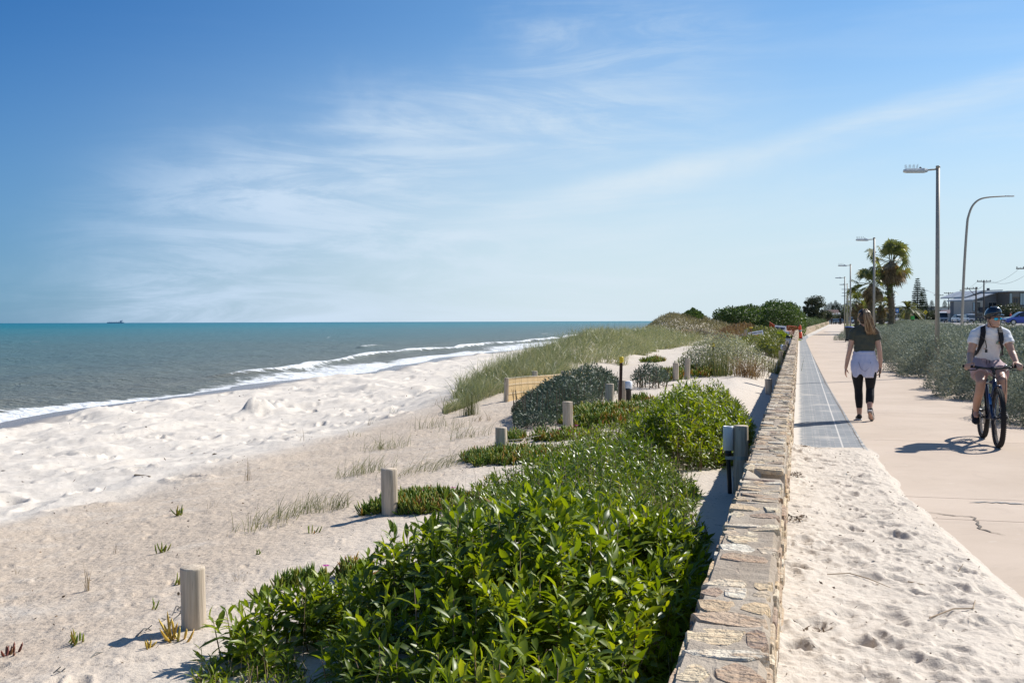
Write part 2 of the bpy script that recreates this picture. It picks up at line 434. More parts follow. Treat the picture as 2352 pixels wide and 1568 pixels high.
# ------------------------------------------------------------------ sea
th = np.concatenate([np.arange(-150, -30, 2.0), np.arange(-30, 20.001, 0.10), np.arange(21, 60, 2.0)])
rr = [18.0]
while rr[-1] < 400: rr.append(rr[-1]*1.0055)
while rr[-1] < 22000: rr.append(rr[-1]*1.03)
rr = np.array(rr); T, RR = np.meshgrid(np.radians(th), rr); ang = T - YAW
SX = RR*np.sin(ang); SY = RR*np.cos(ang)
off = shore_x(SY) - (SX - bend(SY))            # metres offshore
near = np.exp(-np.clip(off, 0, None)/90)
wav = 0.10*np.sin(off*0.55 + 2.2*fbm(SX*.05, SY*.03, 41, 2)*6)*near + fbm(SX*0.32, SY*0.16, 43, 3)*0.34*np.exp(-RR/900) + fbm(SX*1.2, SY*0.7, 44, 3)*0.10*np.exp(-RR/200)
edge = 7.5 + 5.5*fbm(SY*0.035+SX*.004, SX*0.02, 46, 2)
brk = np.exp(-((off-edge-1.0)/0.65)**2)*sst(SY, 52, 70)*(0.6+0.4*sst(fbm(SY*.05, SX*.01, 47, 2), -.1, .2))
brk2 = np.exp(-((off-24-4*fbm(SY*.05, SX*.02, 48, 2))/0.7)**2)*sst(fbm(SY*0.09, SX*0.02, 49, 2), 0.10, 0.22)
wav = wav*sst(off, -1, 3) + brk*0.55 + brk2*0.35
SZ = SEA_Z + wav
foam = np.zeros_like(off)
fo = fbm(SX*0.5, SY*0.25, 51, 5, 0.6)
width = 2.7 + 5.2*sst(fbm(SY*.045, SX*.01, 52, 2), -.12, .25) + 3*sst(SY, 60, 110)
foam = np.clip((1-sst(off, width*0.15, width*1.15))*0.92 + brk*1.2 + brk2*0.6, 0, 1.2)
m_sea, nt, p = new_mat('sea_water')
co = coords(nt)
so_ = nt.new('ShaderNodeAttribute', attribute_name='offshore'); fa = nt.new('ShaderNodeAttribute', attribute_name='foam')
mp = nt.new('ShaderNodeMapping'); mp.inputs['Scale'].default_value = (0.5, 1.0, 1); mp.inputs['Rotation'].default_value = (0, 0, R_(20)); nt.link(co, mp.inputs[0])
lg = nt.math('MULTIPLY', nt.math('LOGARITHM', nt.math('ADD', so_.outputs['Fac'], 4.0), 10.0), 0.25)
bn = nt.math('MULTIPLY', nt.math('SUBTRACT', nt.noise(mp.outputs[0], 0.012, 4, 0.6), 0.5), 0.20)
wc = nt.ramp(nt.math('ADD', lg, bn), [(0.25, (0.175, 0.178, 0.145)), (0.40, (0.118, 0.166, 0.155)), (0.52, (0.080, 0.174, 0.182)), (0.62, (0.045, 0.175, 0.198)), (0.72, (0.012, 0.15, 0.185)), (0.93, (0.002, 0.12, 0.175))])
n1 = nt.noise(mp.outputs[0], 0.55, 6, 0.65); n2 = nt.noise(mp.outputs[0], 2.2, 5, 0.7)
wc = nt.mix(nt.math('MULTIPLY', nt.smooth(n1, 0.40, 0.68), 0.5), wc, nt.mix(1.0, wc, (0.62, 0.70, 0.74), 'MULTIPLY'))
fm = nt.math('ADD', fa.outputs['Fac'], nt.math('MULTIPLY', nt.math('SUBTRACT', nt.noise(mp.outputs[0], 0.9, 8, 0.74, 1.2), 0.5), 2.3))
fmask = nt.math('MULTIPLY', nt.smooth(fm, 0.46, 0.70), nt.smooth(fa.outputs['Fac'], 0.02, 0.2))
mpw = nt.new('ShaderNodeMapping'); mpw.inputs['Scale'].default_value = (0.30, 0.10, 1); mpw.inputs['Rotation'].default_value = (0, 0, R_(-14)); nt.link(co, mpw.inputs[0])
wcap = nt.math('MULTIPLY', nt.smooth(nt.noise(mpw.outputs[0], 1.0, 4, 0.6), 0.70, 0.735), nt.smooth(so_.outputs['Fac'], 14, 40))
allf = nt.math('MAXIMUM', fmask, nt.math('MULTIPLY', wcap, 0.8))
nt.link(nt.mix(allf, wc, (0.80, 0.82, 0.83)), p.inputs['Base Color'])
nt.link(nt.ramp(allf, [(0, (0.30,)*3), (1, (0.85,)*3)]), p.inputs['Roughness'])
p.inputs['Specular IOR Level'].default_value = 0.10; p.inputs['IOR'].default_value = 1.333
nt.link(nt.bump(nt.math('ADD', n1, nt.math('MULTIPLY', n2, 0.6)), 1.0, 0.55), p.inputs['Normal'])
sea = mesh_obj('sea', np.stack([SX, SY, SZ], -1).reshape(-1, 3), [(grid_faces(len(rr), len(th)), 0)], m_sea, smooth=True)
tag(sea, 'grey green sea turning teal towards the horizon, surf at its edge', None, kind='structure')
for nm, arr in (('offshore', off), ('foam', foam)):
    a_ = sea.data.attributes.new(nm, 'FLOAT', 'POINT'); a_.data.foreach_set('value', arr.astype(np.float32).ravel())
del SX, SY, SZ, off, near, wav, foam, fo, brk, brk2, T, RR

# ------------------------------------------------------------------ path slabs, pavers, sand drift
m_conc, nt, p = new_mat('path_concrete'); co = coords(nt)
f1 = nt.noise(co, 0.6, 5, 0.6); f2 = nt.noise(co, 90.0, 3, 0.7); f3 = nt.noise(co, 9.0, 4)
col = nt.mix(nt.smooth(f1, 0.3, 0.7), (0.468, 0.378, 0.298), (0.535, 0.438, 0.352))
col = nt.mix(nt.math('MULTIPLY', nt.smooth(f2, 0.5, 0.75), 0.30), col, (0.36, 0.28, 0.22))
col = nt.mix(nt.math('MULTIPLY', nt.smooth(f3, 0.62, 0.72), 0.25), col, (0.62, 0.56, 0.49))
st1 = nt.noise(co, 1.7, 6, 0.7, 1.5); col = nt.mix(nt.math('MULTIPLY', nt.smooth(st1, 0.52, 0.68), 0.28), col, (0.37, 0.30, 0.245))
sxp = nt.new('ShaderNodeSeparateXYZ'); nt.link(co, sxp.inputs[0]); eg = nt.math('ADD', nt.math('SUBTRACT', sxp.outputs[0], 3.0), nt.math('MULTIPLY', nt.math('SUBTRACT', f3, 0.5), 1.6))
col = nt.mix(nt.math('MULTIPLY', nt.smooth(eg, 0.0, 0.6), 0.45), col, (0.58, 0.52, 0.45))
nt.link(col, p.inputs['Base Color']); p.inputs['Roughness'].default_value = 0.9; p.inputs['Specular IOR Level'].default_value = 0.2
nt.link(nt.bump(f2, 0.3, 0.004), p.inputs['Normal'])
joints = [-1.5, 3.2, 5.45, 8.6, 9.62, 14.1, 18.2, 23.3, 23.75, 28.6, 34, 40, 46.5, 53, 60, 68, 76, 84, 93, 103, 114, 126, 140, 156, 175, 200, 230, 265, 305, 350]
b = MB()
for a0, a1 in zip(joints[:-1], joints[1:]):
    n = 2 if a1 < 80 else 4
    ys = np.linspace(a0+0.007, a1-0.007, n)
    for y0, y1 in zip(ys[:-1], ys[1:]):
        P = []
        for z in (-0.12, 0):
            for (y, l) in ((y0, 1), (y0, 0), (y1, 0), (y1, 1)):
                s_ = float(bend(y)); x = s_ + (4.1 if l else 0.55)
                if l == 0: x = s_ + min(float(np.interp(y, [0, 13, 30, 90], [0.5, 0.50, 0.40, 0.2])), 0.5)
                P.append((x, y + 0.012*x*(1 if a0 < 30 else 0), z + float(path_z(y))))
        b.add(P, [(3, 2, 1, 0), (4, 5, 6, 7), (0, 1, 5, 4), (1, 2, 6, 5), (2, 3, 7, 6), (3, 0, 4, 7)])
path = b.build('path', m_conc); tag(path, 'wide pinkish beige concrete esplanade path with slab joints', None, kind='structure')
m_crack = plain('crack_dirt', (0.16, 0.135, 0.11), 0.95)
m_patch = plain('patch_asphalt', (0.27, 0.26, 0.25), 0.9, scale=20, bump=0.01)
def strip(pts, w_, z, mats, name, label, r=None):
    b_ = MB(); rg = np.random.default_rng(len(name)+len(pts)); L = []; Rr = []
    P = []
    for a_, c_ in zip(pts[:-1], pts[1:]):
        for t in np.linspace(0, 1, 7)[:-1]: P.append(Vector(a_).lerp(Vector(c_), t))
    P.append(Vector(pts[-1])); n = len(P)
    for i, q_ in enumerate(P):
        t = (P[min(i+1, n-1)]-P[max(i-1, 0)]).normalized(); nrm = Vector((-t.y, t.x, 0))
        ww = w_*(0.35+0.9*rg.random())*min(1, 4*min(i+.3, n-.7-i)/n + .15)
        j = rg.normal(0, w_*0.35)
        L.append((*(q_+nrm*(ww/2+j)).xy, z)); Rr.append((*(q_-nrm*(ww/2-j)).xy, z))
    b_.add(L+Rr, [(n+i, n+i+1, i+1, i) for i in range(n-1)])
    o = b_.build(name, mats); tag(o, label, None, kind='structure'); return o
strip([gp(2128, 1176).xy.to_3d(), gp(2180, 1183).xy.to_3d(), gp(2236, 1187).xy.to_3d(), gp(2245, 1200).xy.to_3d(), gp(2252, 1215).xy.to_3d(), gp(2312, 1230).xy.to_3d()], 0.024, 0.005, m_crack, 'path', 'jagged dark crack in the concrete path')
strip([gp(2225, 1153).xy.to_3d(), gp(2290, 1155).xy.to_3d(), gp(2352, 1158).xy.to_3d(), gp(2420, 1160).xy.to_3d()], 0.06, 0.005, m_patch, 'path', 'grey patched strip across the concrete path')
strip([gp(1985, 1034).xy.to_3d(), gp(1946, 966).xy.to_3d(), gp(1892, 872).xy.to_3d(), gp(1862, 808).xy.to_3d(), gp(1851, 783).xy.to_3d()], 0.02, 0.011, m_crack, 'path', 'dark gap between grey pavers and concrete path')

m_pav, nt, p = new_mat('grey_pavers'); co = coords(nt)
br = nt.new('ShaderNodeTexBrick'); nt.link(co, br.inputs[0])
for k, v in (('Scale', 1.0), ('Mortar Size', 0.006), ('Brick Width', 0.17), ('Row Height', 0.10), ('Mortar Smooth', 0.3), ('Bias', 0.0)): br.inputs[k].default_value = v
br.inputs['Color1'].default_value = (0.185, 0.20, 0.215, 1); br.inputs['Color2'].default_value = (0.25, 0.262, 0.272, 1); br.inputs['Mortar'].default_value = (0.31, 0.30, 0.285, 1)
sx_ = nt.new('ShaderNodeSeparateXYZ'); nt.link(co, sx_.inputs[0])
g1 = nt.noise(co, 5.0, 5, 0.65); g2 = nt.noise(co, 1.1, 4, 0.6)
line = 0
pv = br.outputs[0]
for xl, wl in ((0.055, 0.012), (0.21, 0.014), (0.365, 0.012)):
    dd = nt.math('ABSOLUTE', nt.math('SUBTRACT', sx_.outputs[0], xl))
    mk = nt.math('MULTIPLY', nt.math('LESS_THAN', dd, wl), nt.smooth(nt.noise(co, 16.0, 3), 0.42, 0.6))
    pv = nt.mix(nt.math('MULTIPLY', mk, 0.26), pv, (0.55, 0.51, 0.46))
le = nt.math('ABSOLUTE', nt.math('SUBTRACT', sx_.outputs[0], nt.math('ADD', 0.50, nt.math('MULTIPLY', sx_.outputs[1], 0.0005))))
pv = nt.mix(nt.math('MULTIPLY', nt.math('LESS_THAN', le, 0.010), 0.75), pv, (0.58, 0.55, 0.51))
# wind-blown sand over the wall side and the outer edge
ed = nt.math('ADD', nt.math('SUBTRACT', 0.02, sx_.outputs[0]), nt.math('MULTIPLY', nt.math('SUBTRACT', g1, 0.5), 0.16))
sandm = nt.smooth(ed, -0.03, 0.05)
ed2 = nt.math('ADD', nt.math('SUBTRACT', sx_.outputs[0], 0.78), nt.math('MULTIPLY', nt.math('SUBTRACT', g1, 0.42), 0.42))
sandm = nt.math('MAXIMUM', sandm, nt.math('MULTIPLY', nt.smooth(ed2, -0.03, 0.06), 0.75))
sandm = nt.math('MAXIMUM', sandm, nt.math('MULTIPLY', nt.smooth(g2, 0.54, 0.70), 0.38))
nt.link(nt.mix(sandm, pv, (0.58, 0.53, 0.47)), p.inputs['Base Color']); p.inputs['Roughness'].default_value = 0.9
p.inputs['Specular IOR Level'].default_value = 0.25
nt.link(nt.bump(br.outputs['Fac'], -0.4, 0.006), p.inputs['Normal'])
b = MB(); ys = np.concatenate([np.linspace(12.2, 84, 40), np.linspace(86, 330, 40)]); n = len(ys)
L = [(WR+float(bend(y)), y, 0.008+float(path_z(y))) for y in ys]
Rr = [(float(bend(y))+float(np.interp(y, [12, 13, 24, 43, 80, 110, 330], [.80, .772, .66, .56, .48, .62, 0.7])), y, 0.008+float(path_z(y))) for y in ys]
b.add(L+Rr, [(i, n+i, n+i+1, i+1) for i in range(n-1)])
o = b.build('pavement', m_pav); tag(o, 'strip of grey pavers along the stone wall', None, kind='structure')

# drifted, trampled sand lying on the path beside the wall
nx, ny = 230, 620
ys = 1.6 + (13.45-1.6)*np.linspace(0, 1, ny)**1.35
yy = np.repeat(ys[:, None], nx, 1)
edge = np.interp(ys, [1.6, 3, 4.2, 5.5, 7.5, 9.0, 9.5, 12, 13.45], [1.75, 1.46, 1.30, 1.19, 1.04, .95, .90, .84, .80]) + 0.05*fbm(ys*1.9, ys*0, 80, 4)*2
xx = WR + np.linspace(0, 1, nx)[None, :]*(edge[:, None]+0.14-WR)
base = np.interp((xx-WR)/(edge[:, None]-WR), [0, .25, .75, .93, 1.0, 1.12], [0.155, 0.125, .10, 0.06, 0.008, -0.03])
fade = sst(13.10 + 0.5*fbm(xx*3, yy*0+1, 84, 3) - yy, -0.02, 1.3)
zz = base*(0.12+0.88*fade) - 0.035*(1-sst(13.22 + 0.35*fbm(xx*4, yy*0+1, 85, 3) - yy, -0.06, 0.12))
rough = np.clip(base/0.1, 0, 1)*(0.3+0.7*fade)
zz = zz + (fbm(xx*2.2, yy*2.2, 81, 3)*0.035 + fbm(xx*7, yy*11, 82, 3)*0.024 + fbm(xx*22, yy*26, 83, 3)*0.015)*rough
st = np.concatenate([seg_stamps(300, -.05, 1.5, 2.2, 12.6, 0.05, 0.115, 0.030, 21), seg_stamps(520, -.05, 1.5, 2.2, 12.8, 0.02, 0.045, 0.015, 22)])
z2 = stamp(xx, yy, zz, st); zz = zz + (z2-zz)*np.clip(rough, 0, 1)
drift = mesh_obj('sand', np.stack([xx, yy, zz], -1).reshape(-1, 3), [(grid_faces(ny, nx), 0)], m_sand, smooth=True)
tag(drift, 'trampled white sand drifted over the path beside the wall', None, kind='structure')
for nm, v in (('wet', 0.0), ('coarse', 0.38)):
    a_ = drift.data.attributes.new(nm, 'FLOAT', 'POINT'); a_.data.foreach_set('value', np.full(nx*ny, v, dtype=np.float32))
def drift_z(x, y):
    i = int(np.clip(np.searchsorted(ys, y), 0, ny-1)); j = int(np.clip(np.searchsorted(xx[i], x), 0, nx-1)); return float(zz[i, j])

# ------------------------------------------------------------------ stone wall
m_mortar, nt, p = new_mat('wall_mortar'); co = coords(nt)
f1 = nt.noise(co, 3.0, 5); f2 = nt.noise(co, 60, 4, 0.7)
c_ = nt.mix(nt.smooth(f1, 0.3, 0.7), (0.32, 0.26, 0.20), (0.43, 0.365, 0.29))
nt.link(nt.mix(nt.math('MULTIPLY', nt.smooth(f2, 0.5, 0.8), 0.5), c_, (0.27, 0.23, 0.19)), p.inputs['Base Color'])
p.inputs['Roughness'].default_value = 0.95; p.inputs['Specular IOR Level'].default_value = 0.15
nt.link(nt.bump(nt.math('ADD', f2, nt.noise(co, 18, 3)), 0.8, 0.012), p.inputs['Normal'])
m_stone, nt, p = new_mat('wall_stone'); co = coords(nt)
rnd = nt.new('ShaderNodeNewGeometry').outputs['Random Per Island']
c0 = nt.ramp(rnd, [(0.0, (0.66, 0.58, 0.43)), (0.18, (0.58, 0.43, 0.26)), (0.34, (0.68, 0.62, 0.51)), (0.48, (0.47, 0.32, 0.19)), (0.62, (0.54, 0.45, 0.33)), (0.80, (0.42, 0.30, 0.21)), (0.92, (0.23, 0.165, 0.145)), (1.0, (0.56, 0.42, 0.26))])
mp = nt.new('ShaderNodeMapping'); mp.inputs['Scale'].default_value = (5, 26, 20); mp.inputs['Rotation'].default_value = (0, 0, 0.25); nt.link(co, mp.inputs[0])
ad = nt.vmath('ADD', mp.outputs[0], None); nt.link(rnd, nt.n[-1].inputs[1])
st_ = nt.noise(ad, 1.0, 5, 0.62, 1.2)
c1 = nt.mix(nt.math('MULTIPLY', nt.smooth(st_, 0.50, 0.66), 0.7), c0, (0.40, 0.25, 0.145))
c1 = nt.mix(nt.math('MULTIPLY', nt.smooth(nt.noise(co, 30, 4, 0.7), 0.58, 0.76), 0.3), c1, (0.66, 0.61, 0.53))
c1 = nt.mix(nt.math('MULTIPLY', nt.smooth(nt.noise(co, 8, 5, 0.7), 0.45, 0.7), 0.45), c1, (0.50, 0.40, 0.27))
c1 = nt.mix(nt.math('MULTIPLY', nt.smooth(nt.noise(co, 70, 3, 0.7), 0.55, 0.72), 0.35), c1, (0.22, 0.17, 0.13))
nt.link(c1, p.inputs['Base Color']); p.inputs['Roughness'].default_value = 0.85; p.inputs['Specular IOR Level'].default_value = 0.25
nt.link(nt.bump(nt.math('ADD', st_, nt.math('ADD', nt.noise(co, 40, 3), nt.noise(co, 13, 3))), 1.0, 0.022), p.inputs['Normal'])
CAV0, CAV1 = 6.52, 6.86
def stone_top(b, cx, cy, sx, sy, z, rg, m=1):
    n = 7; a0 = rg.random()*6
    aa = np.sort(np.linspace(0, 2*math.pi, n, endpoint=False)+rg.uniform(-.22, .22, n))
    sq = 0.5
    def shape(k, zz_):
        out = []
        for a in aa:
            c, s = math.cos(a), math.sin(a); mm = max(abs(c), abs(s))
            r_ = (1-sq)+sq/mm
            out.append((cx+c*r_*sx/2*k*jit[len(out)], cy+s*r_*sy/2*k*jit[len(out)], zz_ + tl[0]*c*sx/2 + tl[1]*s*sy/2))
        return out
    jit = rg.uniform(0.74, 1.16, n); tl = rg.normal(0, 0.035, 2)
    dz = rg.uniform(-.001, .003); b.rings([shape(1.03, z-0.03), shape(1.0, z+dz-.005), shape(0.95, z+dz)], m, True)
def stone_face(b, x, y0, y1, z0, z1, out, rg, m=1):
    "stone showing on an upright face; out=+1 faces +X"
    n = 8; cy, cz = (y0+y1)/2, (z0+z1)/2; sy, sz = y1-y0, z1-z0
    jit = rg.uniform(0.8, 1.1, n); aa = np.linspace(0, 2*math.pi, n, endpoint=False)+rg.uniform(-.2, .2, n)
    def shape(k, dx):
        o_ = []
        for i, a in enumerate(aa):
            c, s = math.cos(a), math.sin(a); r_ = 0.4+0.6/max(abs(c), abs(s))
            yc = cy+c*r_*sy/2*k*jit[i]
            o_.append((x+float(bend(yc))+dx*out, yc, cz+s*r_*sz/2*k*jit[i]+float(path_z(cy))))
        return o_ if out < 0 else o_[::1]
    dpt = rg.uniform(0.006, 0.024)*(1 if out > 0 else .35)
    b.rings([shape(1.0, -0.04), shape(1.0, dpt*0.6), shape(0.86, dpt)], m, True)
def build_wall(name, label, Y0, Y1, seed, x0=WL, x1=WR):
    rg = np.random.default_rng(seed); b = MB()
    ys = [Y0]
    while ys[-1] < Y1:
        st_ = 0.05 if ys[-1] < 9 else (0.15 if ys[-1] < 25 else 0.6)
        ys.append(ys[-1]+st_)
    ys[-1] = Y1
    rs = []
    for y in ys:
        h = float(wall_h(y)); bx = float(bend(y)); pz = float(path_z(y)); j = rg.normal(0, 0.0042, 12)
        cav = CAV0 < y < CAV1 and x0 < 0
        hr = h-0.15-0.02*abs(j[8])*30 if cav else h
        xm = x0+0.42*(x1-x0); xq = x0+.47*(x1-x0)
        prof = [(x0+j[0], -0.5), (x0+j[1], h*0.5), (x0+0.0+j[2], h-0.03+j[10]), (x0+0.02, h+j[3]*.6), (xm, h-(0.05 if cav else 0)+j[4]*.6), (xq+j[5]*.5, hr+j[5]*.6), (x1-0.02, hr+j[6]*.6), (x1-0.00+j[7], hr-0.03), (x1+j[8], h*0.4), (x1+j[9]*.3, -0.5)]
        if cav: prof[7] = (x1-.028+j[7], hr-0.01)
        rs.append([(bx+x, y, z+pz-.002) for x, z in prof][::-1])
    b.rings(rs, 0, True)
    y = Y0+0.05
    while y < Y1-0.1:
        big = rg.random() < (0.5 if y < 6 else 0.32)
        L_ = rg.uniform(0.11, 0.23) if big else rg.uniform(0.035, 0.10)
        if y > 30: L_ = rg.uniform(0.12, 0.3)
        k = rg.choice([1, 2, 2, 3]) if not big else rg.choice([1, 2, 2, 2, 3])
        cuts = np.sort(rg.uniform(0.25, 0.75, k-1)); cuts = np.concatenate([[0], cuts, [1]])
        wd = x1-x0
        for c0_, c1_ in zip(cuts[:-1], cuts[1:]):
            if rg.random() < 0.09 or c1_-c0_ < 0.15: continue
            cx = x0+wd*(c0_+c1_)/2+float(bend(y+L_/2)); sx = wd*(c1_-c0_)*rg.uniform(0.86, 1.04)
            if CAV0-.04 < y+L_/2 < CAV1+.04 and x0 < 0: continue
            stone_top(b, cx, y+L_/2, sx, L_*rg.uniform(0.86, 1.06), float(wall_h(y)+path_z(y))+0.001, rg)
        y += L_+rg.uniform(0.004, 0.030)*(1 if y < 30 else 1.5)
    # courses on the path face, a few on the dune face
    for side, x in ((1, x1), (-1, x0)):
        z = 0.02 if side > 0 else -0.2
        while z < 0.64:
            y = Y0+rg.random()*0.2; hz_ = rg.uniform(0.05, 0.11)
            while y < Y1-0.3:
                L_ = rg.uniform(0.10, 0.34)*(1 if y < 30 else 1.6)
                top = float(wall_h(y))-0.012
                if z+0.03 < top and not (side > 0 and CAV0-.3 < y < CAV1 and z > .35):
                    stone_face(b, x, y, y+L_, z, min(z+hz_*rg.uniform(.7, 1), top), side, rg)
                y += L_+rg.uniform(0.012, 0.04)
            z += hz_+rg.uniform(0.008, 0.02)
    o = b.build(name, [m_mortar, m_stone]); tag(o, label, 'wall'); return o
w1 = build_wall('stone_wall', 'low mortared stone wall running from the foreground along the grey pavers', 1.0, 90.0, 17)
# some loose stones in the broken pocket of the wall belong to the wall's own mesh
w2 = build_wall('stone_wall', 'far stretch of stone wall bending right beyond the orange cone', 92.0, 268.0, 6)
# ------------------------------------------------------------------ vegetation tools
def unit(v): return v/np.maximum(np.linalg.norm(v, axis=1, keepdims=True), 1e-9)
def frames(D, rg, tilt=0.5):
    ref = np.tile(np.array([[0, 0, 1.0]]), (len(D), 1)) + rg.normal(0, tilt, D.shape)
    S = unit(np.cross(D, ref)); N = unit(np.cross(S, D)); return S, N
def leaves(b, P, D, L, W, rg, curl=0.35, fold=0.22, seg=3, m=0, tilt=0.5):
    n = len(P); D = unit(D); S, N = frames(D, rg, tilt)
    t = np.linspace(0, 1, seg+1); wp = np.sin(np.pi*np.clip(0.05+0.95*t, 0, 1)**1.12); wp[0] = 0.16; wp[-1] = 0.03
    cv = curl*rg.uniform(0.2, 1.6, n)
    V = np.zeros((n, seg+1, 3, 3), dtype=np.float32)
    for k in range(seg+1):
        c = P + D*(L*t[k])[:, None] - N*(cv*L*t[k]**2)[:, None]
        h = (W*wp[k]/2)[:, None]
        V[:, k, 1] = c; V[:, k, 0] = c - S*h + N*h*fold*2; V[:, k, 2] = c + S*h + N*h*fold*2
    base = (np.arange(n)*3*(seg+1))[:, None]
    f = []
    for k in range(seg):
        a = 3*k
        f += [[a, a+1, a+4, a+3], [a+1, a+2, a+5, a+4]]
    b.add(V.reshape(-1, 3), (base[:, :, None] + np.array(f)[None]).reshape(-1, 4).astype(np.int32), m)
def diamonds(b, P, D, L, W, rg, m=0, tilt=0.8, nrm=None):
    n = len(P); D = unit(D)
    if nrm is None: S, N = frames(D, rg, tilt)
    else: S = unit(np.cross(D, unit(nrm)+rg.normal(0, .35, D.shape)))
    V = np.stack([P, P + D*(L*.45)[:, None] + S*(W/2)[:, None], P + D*L[:, None], P + D*(L*.45)[:, None] - S*(W/2)[:, None]], 1)
    b.add(V.reshape(-1, 3), np.arange(4*n, dtype=np.int32).reshape(-1, 4), m)
def blades(b, P, H, lean, W, rg, seg=3, m=0, face=None):
    "grass blades: root points, heights, sideways lean vectors (fraction of height)"
    n = len(P); t = np.linspace(0, 1, seg+1)
    a = rg.uniform(0, 6.283, n) if face is None else face + rg.normal(0, .5, n)
    S = np.stack([np.cos(a), np.sin(a), 0*a], 1)
    V = np.zeros((n, seg+1, 2, 3), dtype=np.float32); ln = np.linalg.norm(lean, axis=1)
    for k in range(seg+1):
        c = P + lean*(H*t[k]**1.8)[:, None]
        c[:, 2] += H*(t[k] - 0.42*np.minimum(ln, 1.6)*t[k]**2.2)
        h = (W/2*(1-t[k]**1.5*0.94))[:, None]
        V[:, k, 0] = c - S*h; V[:, k, 1] = c + S*h
    base = (np.arange(n)*2*(seg+1))[:, None]
    f = [[2*k, 2*k+1, 2*k+3, 2*k+2] for k in range(seg)]
    b.add(V.reshape(-1, 3), (base[:, :, None]+np.array(f)[None]).reshape(-1, 4).astype(np.int32), m)
def fingers(b, P, D, L, Rd, rg, m=0):
    "fat succulent leaves: three-sided tapering fingers curving upwards"
    n = len(P); D = unit(D); S, N = frames(D, rg, 0.2); rows = []
    for t, k in ((0, 0.75), (0.5, 1.0), (0.82, 0.75)):
        c = P + D*(L*t)[:, None]; c[:, 2] += L*0.35*t*t
        for a in (0.5, 2.6, 4.71):
            rows.append(c + (S*math.cos(a)+N*math.sin(a))*(Rd*k)[:, None])
    tip = P + D*L[:, None]; tip[:, 2] += L*0.35; rows.append(tip)
    V = np.stack(rows, 1); base = (np.arange(n)*10)[:, None]
    q = [[r*3+i, r*3+(i+1) % 3, r*3+3+(i+1) % 3, r*3+3+i] for r in range(2) for i in range(3)]
    tr = [[6+i, 6+(i+1) % 3, 9] for i in range(3)]
    b.add(V.reshape(-1, 3), (base[:, :, None]+np.array(q)[None]).reshape(-1, 4).astype(np.int32), m)
    b.F.append(((base[:, :, None]+np.array(tr)[None]).reshape(-1, 3).astype(np.int32) + b.n - len(V)*10, m))
def in_poly(x, y, poly):
    c = np.zeros(len(x), bool); n = len(poly)
    for i in range(n):
        x0, y0 = poly[i]; x1, y1 = poly[(i+1) % n]
        k = ((y0 > y) != (y1 > y)) & (x < (x1-x0)*(y-y0)/((y1-y0)+1e-12)+x0); c ^= k
    return c
def edge_d(x, y, poly):
    d_ = np.full(len(x), 1e9); n = len(poly)
    for i in range(n):
        a = np.array(poly[i]); e = np.array(poly[(i+1) % n])-a
        t = np.clip(((x-a[0])*e[0]+(y-a[1])*e[1])/(e@e), 0, 1)
        d_ = np.minimum(d_, np.hypot(x-a[0]-t*e[0], y-a[1]-t*e[1]))
    return d_
def scatter(poly, n, rg):
    p = np.array(poly); out = []
    while sum(map(len, out)) < n:
        q_ = rg.uniform(p.min(0), p.max(0), (n*3, 2)); out.append(q_[in_poly(q_[:, 0], q_[:, 1], poly)])
    return np.concatenate(out)[:n]
def rand_dir(n, rg, up=0.0):
    v = rg.normal(0, 1, (n, 3)); v = unit(v); v[:, 2] += up; return unit(v)
def groundz(x, y): return G0(x, y) + fine(x, y)

M_LUSH = leafmat('lush_leaf', [(0.0, (0.038, 0.068, 0.010)), (0.4, (0.105, 0.160, 0.013)), (0.72, (0.20, 0.262, 0.018)), (0.93, (0.31, 0.34, 0.03)), (0.97, (0.30, 0.26, 0.04)), (1.0, (0.22, 0.12, 0.05))], 0.42, 0.40, (1.8, 1.65, 0.3), 0.5, 1.6)
M_LUSH2 = leafmat('yellowish_leaf', [(0.0, (0.05, 0.09, 0.012)), (0.5, (0.11, 0.165, 0.018)), (0.8, (0.18, 0.22, 0.03)), (1.0, (0.30, 0.28, 0.05))], 0.33, 0.32, (1.6, 1.6, 0.4), 0.5, 2.0)
M_PIG = leafmat('succulent_leaf', [(0.0, (0.08, 0.15, 0.025)), (0.4, (0.17, 0.26, 0.04)), (0.7, (0.31, 0.33, 0.06)), (0.88, (0.42, 0.24, 0.07)), (1.0, (0.40, 0.12, 0.06))], 0.42, 0.4, (1.8, 1.6, 0.5), 0.4, 2.5)
M_STEM = plain('brown_stem', (0.17, 0.115, 0.07), 0.8)
M_DRY = leafmat('dry_stalk', [(0, (0.20, 0.14, 0.085)), (0.6, (0.34, 0.26, 0.16)), (1, (0.46, 0.37, 0.25))], 0.15, 0.7, (1.2, 1.1, .8), 0.2)
M_FLOWER = leafmat('magenta_petal', [(0, (0.55, 0.03, 0.38)), (1, (0.70, 0.08, 0.50))], 0.25, 0.5, (1.2, .8, 1.2), 0.3)
M_SALT = leafmat('blue_grey_leaf', [(0, (0.045, 0.068, 0.05)), (0.55, (0.085, 0.118, 0.085)), (1, (0.175, 0.21, 0.155))], 0.15, 0.55, (1.2, 1.2, .8), 0.3, 1.2)
M_PALE = leafmat('pale_grey_leaf', [(0, (0.22, 0.23, 0.14)), (0.5, (0.40, 0.40, 0.26)), (1, (0.58, 0.55, 0.40))], 0.2, 0.6, (1.2, 1.2, .8), 0.3, 1.2)
M_CUSH = leafmat('silver_sprig', [(0, (0.13, 0.15, 0.11)), (0.5, (0.27, 0.30, 0.225)), (1, (0.47, 0.48, 0.37))], 0.12, 0.7, (1.1, 1.1, .9), 0.2, 1.1)
